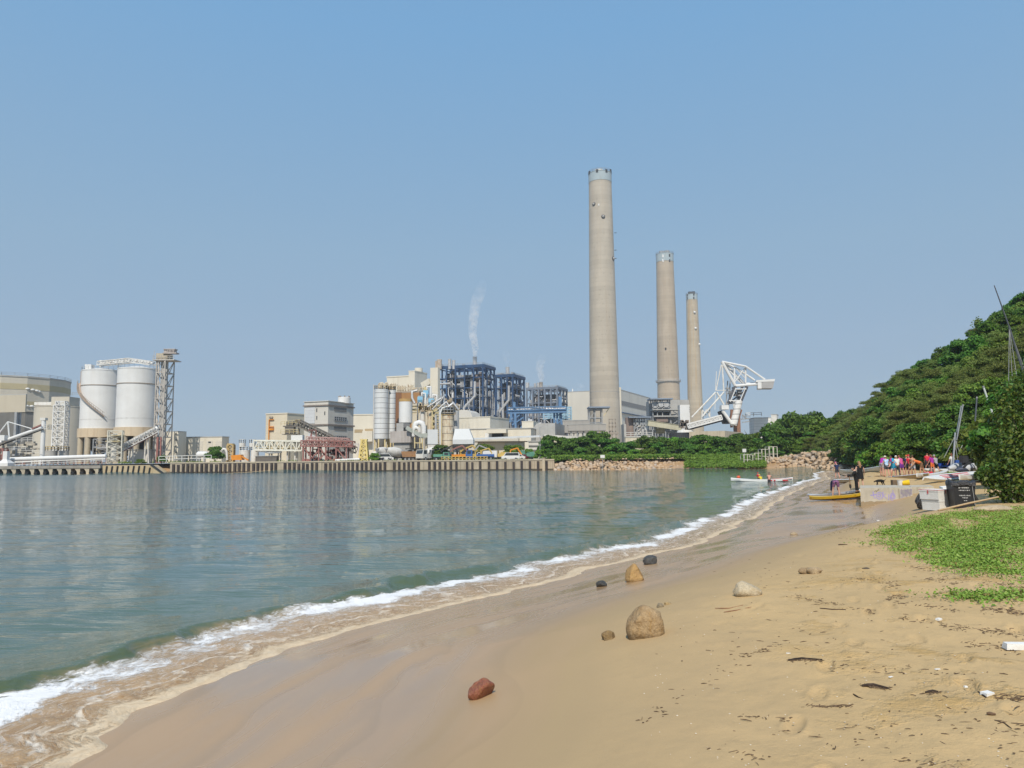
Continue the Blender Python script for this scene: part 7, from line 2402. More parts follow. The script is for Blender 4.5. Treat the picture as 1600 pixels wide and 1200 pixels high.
def mixer(px, D, head, label, m1):
 t = truck_root('mixer_truck', label, px, D, head, 'concrete mixer trucks on the quay')
 MB().box(-4, 4, -.45, .45, .75, 1.05).box(-3.9, -3.0, -1, 1, .6, .9).build('chassis', DARK, t, local=True)
 cab(t, 2.3, 4.2, 1.2, .7, 2.9, m1)
 d = MB()
 ax = Vector((.98, 0, -.18)).normalized()
 c = Vector((-.9, 0, 2.35))
 pr = [(-2.9, .55), (-2.2, .85), (-.6, 1.3), (1.2, 1.3), (2.2, .9), (2.6, .5)]
 d.pipe([c + ax * a for a, _ in pr], [r for _, r in pr], 20)
 d.build('drum', mk('dusty_white_drum', (.68, .66, .62), (.55, .52, .47), .8, rough=.6, streak=.2), t, local=True, smooth=60)
 MB().bar((-3.6, -.5, .9), (-3.4, -.5, 2.6), .18).bar((-3.6, .5, .9), (-3.4, .5, 2.6), .18).bar((1.9, 0, 1.05), (1.9, 0, 2.0), .8, .3).build('drum_stand', STEEL, t, local=True)
 MB().hexa([(-4.3, -.5, 3.3), (-3.5, -.5, 3.3), (-3.5, .5, 3.3), (-4.3, .5, 3.3)], [(-4.1, -.3, 2.5), (-3.8, -.3, 2.5), (-3.8, .3, 2.5), (-4.1, .3, 2.5)]).bar((-4.0, 0, 2.5), (-4.6, 0, 1.4), .4, .15).build('chute', STEEL, t, local=True)
 wheels(t, (3.1, -1.6, -2.9), 1.1)

def crane_truck(px, D, head, label, mb, arm, mc=None):
 t = truck_root('crane_truck', label, px, D, head, 'loader crane trucks on the quay')
 MB().box(-3.6, 3.6, -.5, .5, .7, 1.0).build('chassis', DARK, t, local=True)
 b = MB().box(-3.6, 1.0, -1.15, 1.15, 1.01, 1.12)
 for y in (-1.15, 1.11):
  b.box(-3.6, 1.0, y, y + .04, 1.121, 1.6)
 b.box(-3.6, -3.56, -1.1, 1.1, 1.121, 1.6).build('flatbed', mb, t, local=True)
 cab(t, 2.0, 3.7, 1.15, .75, 2.7, mc or mb)
 a = MB().bar((1.4, 0, 1.0), (1.4, 0, 2.6), .45)
 pts = [(1.4, 0, 2.6), (.2, 0, 3.9), (-2.2, 0, 2.9), (-2.9, 0, 2.2)]
 for p, q, w_ in zip(pts, pts[1:], (.4, .34, .26)):
  a.bar(p, q, w_)
 a.build('crane_arm', arm, t, local=True)
 MB().bar((1.2, -1.5, .8), (1.2, 1.5, .8), .25).bar((1.2, -1.5, .2), (1.2, -1.5, .9), .2).bar((1.2, 1.5, .2), (1.2, 1.5, .9), .2).build('outrigger', STEEL, t, local=True)
 wheels(t, (2.8, -1.7, -2.7), 1.05)

def car(px, D, head, label, m, van=False):
 q = W(px, 718, D)
 t = thing('parked_van' if van else 'parked_car', label, 'van' if van else 'car', (q.x, D, G), head)
 if van:
  pr = [(-2.3, .35), (2.3, .35), (2.35, .95), (1.75, 1.15), (1.2, 1.95), (-2.2, 1.95), (-2.35, 1.2)]
  wp = [(1.62, 1.2), (1.15, 1.85), (-2.0, 1.85), (-2.1, 1.2)]
 else:
  pr = [(-2.2, .35), (2.2, .35), (2.25, .72), (1.9, .86), (1.0, .95), (.45, 1.45), (-1.0, 1.48), (-1.75, 1.0), (-2.25, .92)]
  wp = [(.95, .97), (.4, 1.4), (-.95, 1.42), (-1.6, 1.0)]
 MB().ext([(x, -.85, z) for x, z in pr], (0, 1.7, 0)).build('body', m, t, local=True)
 MB().ext([(x, -.862, z) for x, z in wp], (0, 1.724, 0)).build('side_window', GLASS, t, local=True)
 for x in (-1, 1):
  MB().box(2.2, 2.3, x * .65 - .15, x * .65 + .15, .6, .75).build('headlight', SILV, t, local=True)
 wheels(t, (1.35, -1.35), .78, .32)

mixer(603, 199, R(65), 'mixer truck at the left end of the row, drum turned away', WHITER)
mixer(621, 200, R(50), 'second mixer truck, grey drum beside the grey pedestal', STEEL)
mixer(672, 199, R(235), 'mixer truck with pinkish drum end right of the brown tipper', WHITER)
mixer(686, 201, R(230), 'last mixer truck of the row next to the green truck cab', STEEL)

def other_vehicles():
 t = truck_root('tipper_truck', 'tipper truck with a rusty brown open body between the mixers', 649, 198, R(8))
 MB().box(-3.4, 3.2, -.5, .5, .7, 1.0).build('chassis', DARK, t, local=True)
 MB().hexa([(-3.3, -1, 1.05), (1.4, -1, 1.05), (1.4, 1, 1.05), (-3.3, 1, 1.05)], [(-3.7, -1.2, 2.5), (1.7, -1.2, 2.5), (1.7, 1.2, 2.5), (-3.7, 1.2, 2.5)]).build('tipper_body', mk('rusty_brown_steel', (.38, .21, .10), (.28, .16, .09), .8, rust=.4), t, local=True)
 cab(t, 1.9, 3.5, 1.15, .7, 2.6, WHITER)
 wheels(t, (2.7, -1.6, -2.6), 1.05)
 t = truck_root('green_truck', 'green truck cab with a pale roof parked beside the round dark tree', 693, 195, R(-20))
 MB().box(-2.4, 2.0, -.9, .9, .6, 1.0).build('chassis', DARK, t, local=True)
 MB().box(-2.4, .2, -1, 1, 1.01, 1.7).build('flatbed', mk('faded_green_paint', (.12, .30, .22), (.1, .24, .18), 1), t, local=True)
 cab(t, .35, 2.2, 1.05, .6, 2.2, mk('faded_green_paint', None))
 wheels(t, (1.4, -1.5), .95, .45)
 crane_truck(706, 197, R(12), 'yellow flatbed truck with a dark folded crane arm', YEL, DARK)
 crane_truck(721, 196, R(10), 'orange flatbed truck with a maroon folded crane arm', ORNG, RED, YEL)
 crane_truck(737, 197, R(15), 'orange flatbed truck with a tall yellow crane arm', ORNG, YEL, YEL)
 crane_truck(750, 196, R(185), 'blue-cabbed truck with a grey crane arm', mk('strong_blue_paint', (.05, .14, .36), (.04, .1, .28), 1), STEEL)
 q = W(764, 718, 196)
 t = truck_root('box_truck', 'plain white box-bodied truck between the blue cab and the yellow digger', 763, 197, R(165))
 MB().box(-2.6, 1.2, -1.05, 1.05, .8, 2.5).build('box_body', WHITEP, t, local=True)
 MB().box(-2.6, 2.9, -.45, .45, .55, .78).build('chassis', DARK, t, local=True)
 cab(t, 1.35, 2.9, 1.0, .6, 2.1, WHITEP)
 wheels(t, (2.1, -1.6), .95, .42)
 for k, (px, D, head, lab, m, ma) in enumerate([(780, 196, R(170), 'ochre wheeled digger with a folded yellow boom', YEL, YEL), (822, 197, R(200), 'digger with a green body and an orange arched boom', mk('faded_green_paint', None), ORNG)]):
  q = W(px, 718, D)
  t = thing('digger', lab, 'digger', (q.x, D, G), head)
  MB().box(-1.6, 1.6, -1.2, -.7, .05, .8).box(-1.6, 1.6, .7, 1.2, .05, .8).box(-.6, .6, -.7, .7, .35, .85).build('tracks', RUBBER, t, local=True)
  MB().box(-2.0, .2, -1.1, 1.1, .9, 1.75).box(-1.9, -.6, -1, 1, 1.76, 2.1).build('body', m, t, local=True)
  o = MB().ext([(.3, -1.0, .9), (1.5, -1.0, .9), (1.4, -1.0, 1.7), (1.1, -1.0, 2.5), (.3, -1.0, 2.5)], (0, 1.0, 0)).build('cab', m, t, local=True)
  MB().box(.45, 1.2, -1.02, -1.003, 1.55, 2.35).build('side_window', GLASS, o, local=True)
  b = MB()
  for p, r_, w_ in (((1.3, .5, 1.2), (2.6, .5, 3.1), .34), ((2.6, .5, 3.1), (4.4, .5, 2.6), .3), ((4.4, .5, 2.6), (4.7, .5, 1.1), .24)):
   b.bar(p, r_, w_)
  b.build('boom', ma, t, local=True)
  MB().ext([(4.3, .15, 1.1), (5.0, .15, 1.1), (4.9, .15, .4), (4.4, .15, .35)], (0, .7, 0)).build('bucket', STEEL, t, local=True)
 car(797, 195, R(190), 'white estate van parked left of the silver-white car', WHITEP, True)
 car(808, 196, R(170), 'white saloon car parked between the van and the maroon car', WHITER)
 car(814, 197, R(150), 'maroon car half hidden before the green digger', mk('maroon_paint', (.16, .02, .03), (.12, .02, .03), 1, rough=.35))
 car(600, 197, R(20), 'white small van tucked behind the yellow trestle', WHITEP, True)
 # yellow barriers in front
 for i in range(13):
  q = W(692 + i * 5.6, 719, 192.5)
  o = MB().bar((-.4, 0, 0), (-.4, 0, .8), .1).bar((.4, 0, 0), (.4, 0, .8), .1).bar((-.45, 0, .8), (.45, 0, .8), .12).bar((-.45, 0, .35), (.45, 0, .35), .1).build('barrier', YEL)
  o.location = (q.x, 192.6, G + .2)
  tag(o, 'short yellow hoop barrier on the quay edge before the crane trucks', 'barrier', 'yellow barriers on the quay edge')
 t = thing('round_drum', 'dusty white mixer drum standing on the ground right of the yellow trestle', 'drum', (W(587, 712, 197).x, 197, G))
 c = Vector(t.location) + Vector((0, 0, 1.5))
 MB().pipe([c + Vector((a, 0, 0)) for a in (-1.2, -.7, .3, 1.0)], [.5, 1.1, 1.2, .7], 18).build('drum', mk('dusty_white_drum', None), t, smooth=60)
 MB().box(c.x - .8, c.x - .5, 196.3, 197.7, G, c.z - .8).box(c.x + .3, c.x + .6, 196.3, 197.7, G, c.z - .8).build('cradle', STEEL, t)
 # scrap and grasses along the quay edge
 rs = np.random.default_rng(31)
 r_ = random.Random(12)
 C = []
 for i in range(2600):
  px = r_.choice((r_.uniform(262, 345), r_.uniform(430, 600), r_.uniform(600, 850), r_.uniform(185, 240)))
  if float(vn(px * .09, 1.0, 71)) > -.1:
   y = r_.uniform(191.3, 194)
   C.append((slope(px) * y, y, G + r_.uniform(0, .5)))
 v, f = leaf_quads(np.array(C), np.tile(np.array([0, -.5, .6]), (len(C), 1)), .16, .4, .8, 0, rs)
 tag(link('quay_weeds', mesh_np('quay_weeds', v, f), LEAF[3]), 'straggling weeds along the top of the quay wall', 'weeds', kind='stuff')

other_vehicles()

# ------------------------------------------------------------------ people
SKINM = [mk('pale_skin', (.58, .36, .26), (.54, .32, .23), 6, rough=.55), mk('tanned_skin', (.50, .28, .17), (.45, .25, .15), 6, rough=.55), mk('reddened_skin', (.60, .32, .24), (.54, .27, .2), 6, rough=.55)]

def cloth(n, c, c2=None, sc_=14.0):
 return mk(n, c, c2 or tuple(x * .8 for x in c), sc_, rough=.85)

CL = dict(black=cloth('black_neoprene', (.012, .012, .014)), navy=cloth('navy_fabric', (.02, .035, .10)), blue=cloth('royal_blue_fabric', (.03, .09, .34)), sky=cloth('sky_blue_fabric', (.16, .38, .66), (.62, .7, .78), 7),
  white=cloth('white_fabric', (.72, .71, .69)), cream=cloth('cream_fabric', (.68, .63, .52)), pink=cloth('pink_fabric', (.62, .10, .28)), magenta=cloth('magenta_fabric', (.48, .03, .28), (.22, .03, .30), 5), purple=cloth('purple_fabric', (.17, .04, .30)),
  red=cloth('red_fabric', (.58, .03, .05)), orange=cloth('orange_fabric', (.72, .17, .04)), grey=cloth('grey_fabric', (.36, .36, .38)), pattern=cloth('patterned_grey_fabric', (.55, .56, .58), (.12, .13, .16), 22), floral=cloth('blue_red_patterned_fabric', (.02, .03, .12), (.42, .16, .22), 26),
  yellow=cloth('yellow_fabric', (.72, .55, .04)), cyan=cloth('cyan_fabric', (.04, .38, .62)), dark=cloth('charcoal_fabric', (.05, .05, .06)), brown=cloth('brown_fabric', (.2, .11, .06)))
HAIR = dict(black=mk('black_hair', (.012, .010, .009), (.025, .02, .016), 20, rough=.5), brown=mk('brown_hair', (.07, .035, .018), (.11, .06, .03), 20, rough=.5), blonde=mk('blonde_hair', (.34, .20, .09), (.22, .12, .05), 20, rough=.5), auburn=mk('auburn_hair', (.24, .08, .04), (.16, .05, .03), 20, rough=.5))

def rx(v, a):                           # tilt forward (+y) by a
 return Vector((v.x, v.y * math.cos(a) + v.z * math.sin(a), -v.y * math.sin(a) + v.z * math.cos(a)))

def person(label, p, head, pose, skin=0, top=None, top_m=None, bot=None, bot_m=None, hair='brown', hairlen=0, hat=None, hat_m=None, h=1.72, group=None, legs=False, sleeves=1, sink=0.0, skirt=False, brim=False, socks=None):
 """pose: lean, thigh (l, r), knee (l, r), arm (l, r) swing forward, out, elbow, nod"""
 P = dict(lean=4, thigh=(4, -6), knee=(4, 6), arm=(12, 8), out=(10, 10), elbow=(18, 18), nod=5, splay=4, twist=0)
 P.update(pose)
 k = h / 1.72
 J, E, Rd, lab = [], [], [], []

 def add(pt, r, par=None, nm=''):
  J.append(pt)
  Rd.append(r)
  lab.append(nm)
  if par is not None:
   E.append((par, len(J) - 1))
  return len(J) - 1
 ln = R(P['lean'])
 pel = add(Vector((0, 0, 0)), .118, None, 'pelvis')
 T = lambda x, y, z: rx(Vector((x, y, z)), ln)
 sp1 = add(T(0, .0, .17), .108, pel, 'torso')
 sp2 = add(T(0, .0, .34), .125, sp1, 'torso')
 nk = add(T(0, .0, .50), .055, sp2, 'neck')
 nod = ln + R(P['nod'])
 hd = T(0, 0, .50) + rx(Vector((0, .02, .09)), nod)
 nk2 = add(hd, .055, nk, 'neck')
 hc = hd + rx(Vector((0, .02, .07)), nod)
 hands = []
 for i, s_ in enumerate((-1, 1)):
  sh = add(T(s_ * .165, 0, .43), .062, sp2, 'torso')
  a, o, e = R(P['arm'][i]), R(P['out'][i]), R(P['elbow'][i])
  base = ln * .15
  d = Vector((s_ * math.sin(o), math.sin(a + base), -math.cos(a + base) * math.cos(o))).normalized()
  q = J[sh] + d * .28
  el = add(q, .043, sh, 'uarm')
  d2 = Vector((s_ * math.sin(o) * .4, math.sin(a + base + e), -math.cos(a + base + e))).normalized()
  wr = add(q + d2 * .245, .030, el, 'farm')
  hands.append((J[wr], d2, s_))
 feet = []
 for i, s_ in enumerate((-1, 1)):
  th, kn, sp = R(P['thigh'][i]), R(P['knee'][i]), R(P['splay'])
  hp = add(Vector((s_ * .085, 0, -.05)), .092, pel, 'thigh')
  d = Vector((s_ * math.sin(sp), math.sin(th), -math.cos(th))).normalized()
  md = add(J[hp] + d * .2, .080, hp, 'thigh')
  kne = add(J[hp] + d * .42, .055, md, 'knee')
  d2 = Vector((s_ * math.sin(sp) * .5, math.sin(th - kn), -math.cos(th - kn))).normalized()
  cf = add(J[kne] + d2 * .16, .056, kne, 'shin')
  an = add(J[kne] + d2 * .40, .036, cf, 'shin')
  fw = Vector((s_ * .1, math.cos(max(-.6, min(.9, (th - kn)))) * .9, math.sin(th - kn) * .5)).normalized()
  toe = add(J[an] + fw * .15 + Vector((0, 0, -.035)), .030, an, 'foot')
  feet.append(J[an].z - .05)
 zmin = min(min(j.z - r for j, r in zip(J, Rd)), min(feet))
 J = [Vector((j.x, j.y, j.z - zmin)) * k for j in J]
 me_ = bpy.data.meshes.new('person')
 me_.from_pydata([tuple(j) for j in J], E, [])
 ob = bpy.data.objects.new('tmp', me_)
 COL.objects.link(ob)
 md_ = ob.modifiers.new('skin', 'SKIN')
 md_.use_smooth_shade = True
 if not me_.skin_vertices:
  me_.skin_vertices.new() if hasattr(me_.skin_vertices, 'new') else None
 for i, sv in enumerate(me_.skin_vertices[0].data):
  sv.radius = (Rd[i] * k * (1.12 if lab[i] in ('torso', 'pelvis') else 1), Rd[i] * k)
  sv.use_root = i == 0
 ss = ob.modifiers.new('sub', 'SUBSURF')
 ss.levels = ss.render_levels = 1
 dg = bpy.context.evaluated_depsgraph_get()
 body = bpy.data.meshes.new_from_object(ob.evaluated_get(dg))
 bpy.data.objects.remove(ob)
 V = [v.co.copy() for v in body.vertices]
 F = [tuple(q.vertices) for q in body.polygons]
 # which bone does each face belong to
 segs = [(J[a], J[b], lab[b], Rd[b] * k) for a, b in E]
 fl, ft = [], []
 for f_ in F:
  c = sum((V[i] for i in f_), Vector()) / len(f_)
  best = None
  for a, b, n_, r_ in segs:
   ab = b - a
   t_ = max(0, min(1, (c - a).dot(ab) / max(1e-9, ab.length_squared)))
   d = (c - a - ab * t_).length - r_ * .5
   if best is None or d < best[0]:
    best = (d, n_, t_)
  fl.append(best[1])
  ft.append(best[2])
 nb = MB()
 nb.v, nb.f = [tuple(v) for v in V], list(F)
 # head with nose, ears, chin; hands with palm, four fingers and thumb
 hc = Vector((hc.x, hc.y, hc.z - zmin)) * k
 M3 = lambda x, y, z: tuple(hc + rx(Vector((x, y, z)), nod) * k)
 n, m = 14, 10
 hv, hf = [], []
 for j in range(m + 1):
  t_ = math.pi * min(max(j, .03), m - .03) / m
  for i in range(n):
   a = 2 * math.pi * i / n
   x, y, z = .074 * math.sin(t_) * math.cos(a), .094 * math.sin(t_) * math.sin(a), .115 * math.cos(t_)
   if z < -.03:
    x *= .82
    y = y * .9 + .008
   if y > .07 and abs(x) < .03 and -.045 < z < .03:
    y += .02
   hv.append(M3(x, y, z))
 for j in range(m):
  for i in range(n):
   hf.append((j * n + i, (j + 1) * n + i, (j + 1) * n + (i + 1) % n, j * n + (i + 1) % n))
 hf += [tuple(range(n)), tuple(range(m * n, m * n + n))[::-1]]
 nb.add(hv, hf)
 for s_ in (-1, 1):
  nb.ball(M3(s_ * .076, -.005, -.005), .024 * k, 8, 6, (.5, .8, 1.2))
 for w_, d, s_ in hands:
  w_ = Vector((w_.x, w_.y, w_.z - zmin)) * k
  side = Vector((0, 1, 0)) if abs(d.y) < .8 else Vector((1, 0, 0))
  side = (side - d * side.dot(d)).normalized()
  nrm = d.cross(side)
  pe = w_ + d * .085 * k
  nb.hexa([w_ + side * .026 * k + nrm * .012 * k, w_ - side * .026 * k + nrm * .012 * k, w_ - side * .026 * k - nrm * .012 * k, w_ + side * .026 * k - nrm * .012 * k],
    [pe + side * .038 * k + nrm * .011 * k, pe - side * .038 * k + nrm * .011 * k, pe - side * .038 * k - nrm * .011 * k, pe + side * .038 * k - nrm * .011 * k])
  for q, L in enumerate((.066, .076, .071, .055)):
   b0 = pe + side * (.028 - .019 * q) * k
   mid = b0 + (d + nrm * .12 * s_).normalized() * L * .55 * k
   nb.pipe([b0 - d * .01 * k, mid, mid + (d + nrm * .55 * s_).normalized() * L * .5 * k], [.0095 * k, .0085 * k, .006 * k], 5)
  b0 = w_ + d * .03 * k + side * .03 * k
  nb.pipe([b0, b0 + (d * .6 + side * .8).normalized() * .04 * k, b0 + (d * .9 + side * .75).normalized() * .075 * k], [.012 * k, .010 * k, .007 * k], 5)
 t = thing('person', label, 'person', (p[0], p[1], p[2] - sink), head, group)
 o = nb.build('body', SKINM[skin], t, local=True, smooth=70)
 for s_ in (-1, 1):                   # eyes
  MB().ball(M3(s_ * .028, .083, .012), .011 * k, 8, 6).build('eye', RUBBER, o, local=True, smooth=60)
 MB().bar(M3(-.02, .089, -.05), M3(.02, .089, -.05), .008 * k).build('mouth', mk('lip_red', (.35, .1, .09), None, 8), o, local=True)
 # clothes: shells grown off the body
 bn = body.vertices

 def shell(nm, sel, m, off=.014):
  idx = [i for i in range(len(F)) if sel(fl[i], ft[i])]
  if not idx:
   return
  mp, b = {}, MB()
  for i in idx:
   q = []
   for v_ in F[i]:
    if v_ not in mp:
     mp[v_] = len(b.v)
     b.v.append(tuple(V[v_] + bn[v_].normal * off * k))
    q.append(mp[v_])
   b.f.append(tuple(q))
  b.build(nm, m, t, local=True, smooth=70)
 if top:
  shell(top, lambda n_, q: n_ == 'torso' or (n_ == 'uarm' and sleeves > 0 and (q < .6 or sleeves > 1)) or (n_ == 'farm' and sleeves > 1 and q < .92) or (n_ == 'pelvis'), CL[top_m], .02)
 if bot:
  shell(bot, lambda n_, q: n_ in ('pelvis', 'thigh') or (legs and n_ in ('knee', 'shin') and q < .95) or (not legs and n_ == 'knee' and q < .25), CL[bot_m], .014)
 if socks:
  shell('socks', lambda n_, q: n_ in ('shin', 'foot'), CL[socks], .01)
 if skirt:
  c = J[pel]
  MB().lathe([(.21 * k, -.34 * k), (.19 * k, -.15 * k), (.155 * k, .08 * k)], (c.x, c.y, c.z), 18).build('skirt', CL[bot_m], t, local=True, smooth=60)
 if hair:
  b = MB()
  vs_, fs = [], []
  n2, m2 = 14, 7
  for j in range(m2 + 1):
   t_ = math.pi * .60 * max(j, .04) / m2
   for i in range(n2):
    a = 2 * math.pi * i / n2
    front = math.sin(a) > .35
    tt = t_ * (.55 if front else 1.0)
    vs_.append(M3(.083 * math.sin(tt) * math.cos(a), .104 * math.sin(tt) * math.sin(a) - .006, .126 * math.cos(tt) + .003))
  for j in range(m2):
   for i in range(n2):
    fs.append((j * n2 + i, (j + 1) * n2 + i, (j + 1) * n2 + (i + 1) % n2, j * n2 + (i + 1) % n2))
  fs.append(tuple(range(n2)))
  b.add(vs_, fs)
  if hairlen:
   L = .16 * hairlen
   b.pipe([M3(0, -.05, .06), M3(0, -.085, -.04), M3(0, -.095, -.04 - L * .6), M3(0, -.085, -.05 - L)], [.07 * k, .085 * k, .085 * k, .035 * k], 9)
  b.build('hair', HAIR[hair], t, local=True, smooth=70)
 if hat:
  b = MB()
  vs_, fs = [], []
  n2, m2 = 16, 6
  for j in range(m2 + 1):
   t_ = math.pi * .5 * max(j, .04) / m2
   for i in range(n2):
    a = 2 * math.pi * i / n2
    vs_.append(M3(.092 * math.sin(t_) * math.cos(a), .114 * math.sin(t_) * math.sin(a), .125 * math.cos(t_) + .03))
  for j in range(m2):
   for i in range(n2):
    fs.append((j * n2 + i, (j + 1) * n2 + i, (j + 1) * n2 + (i + 1) % n2, j * n2 + (i + 1) % n2))
  fs.append(tuple(range(n2)))
  b.add(vs_, fs)
  if brim:
   r0 = [M3(.09 * math.cos(a), .11 * math.sin(a), .035) for a in np.linspace(0, 2 * math.pi, 17)[:-1]]
   r1 = [M3(.15 * math.cos(a), .17 * math.sin(a), .015) for a in np.linspace(0, 2 * math.pi, 17)[:-1]]
   r2 = [M3(.15 * math.cos(a), .17 * math.sin(a), .004) for a in np.linspace(0, 2 * math.pi, 17)[:-1]]
   b.add(r0 + r1 + r2, [(i, (i + 1) % 16, 16 + (i + 1) % 16, 16 + i) for i in range(16)] + [(16 + i, 16 + (i + 1) % 16, 32 + (i + 1) % 16, 32 + i) for i in range(16)])
  else:
   b.hexa([M3(-.06, .09, .05), M3(.06, .09, .05), M3(.06, .09, .035), M3(-.06, .09, .035)], [M3(-.05, .19, .03), M3(.05, .19, .03), M3(.05, .19, .022), M3(-.05, .19, .022)])
  b.build(hat, CL[hat_m], t, local=True, smooth=70)
 return t, k

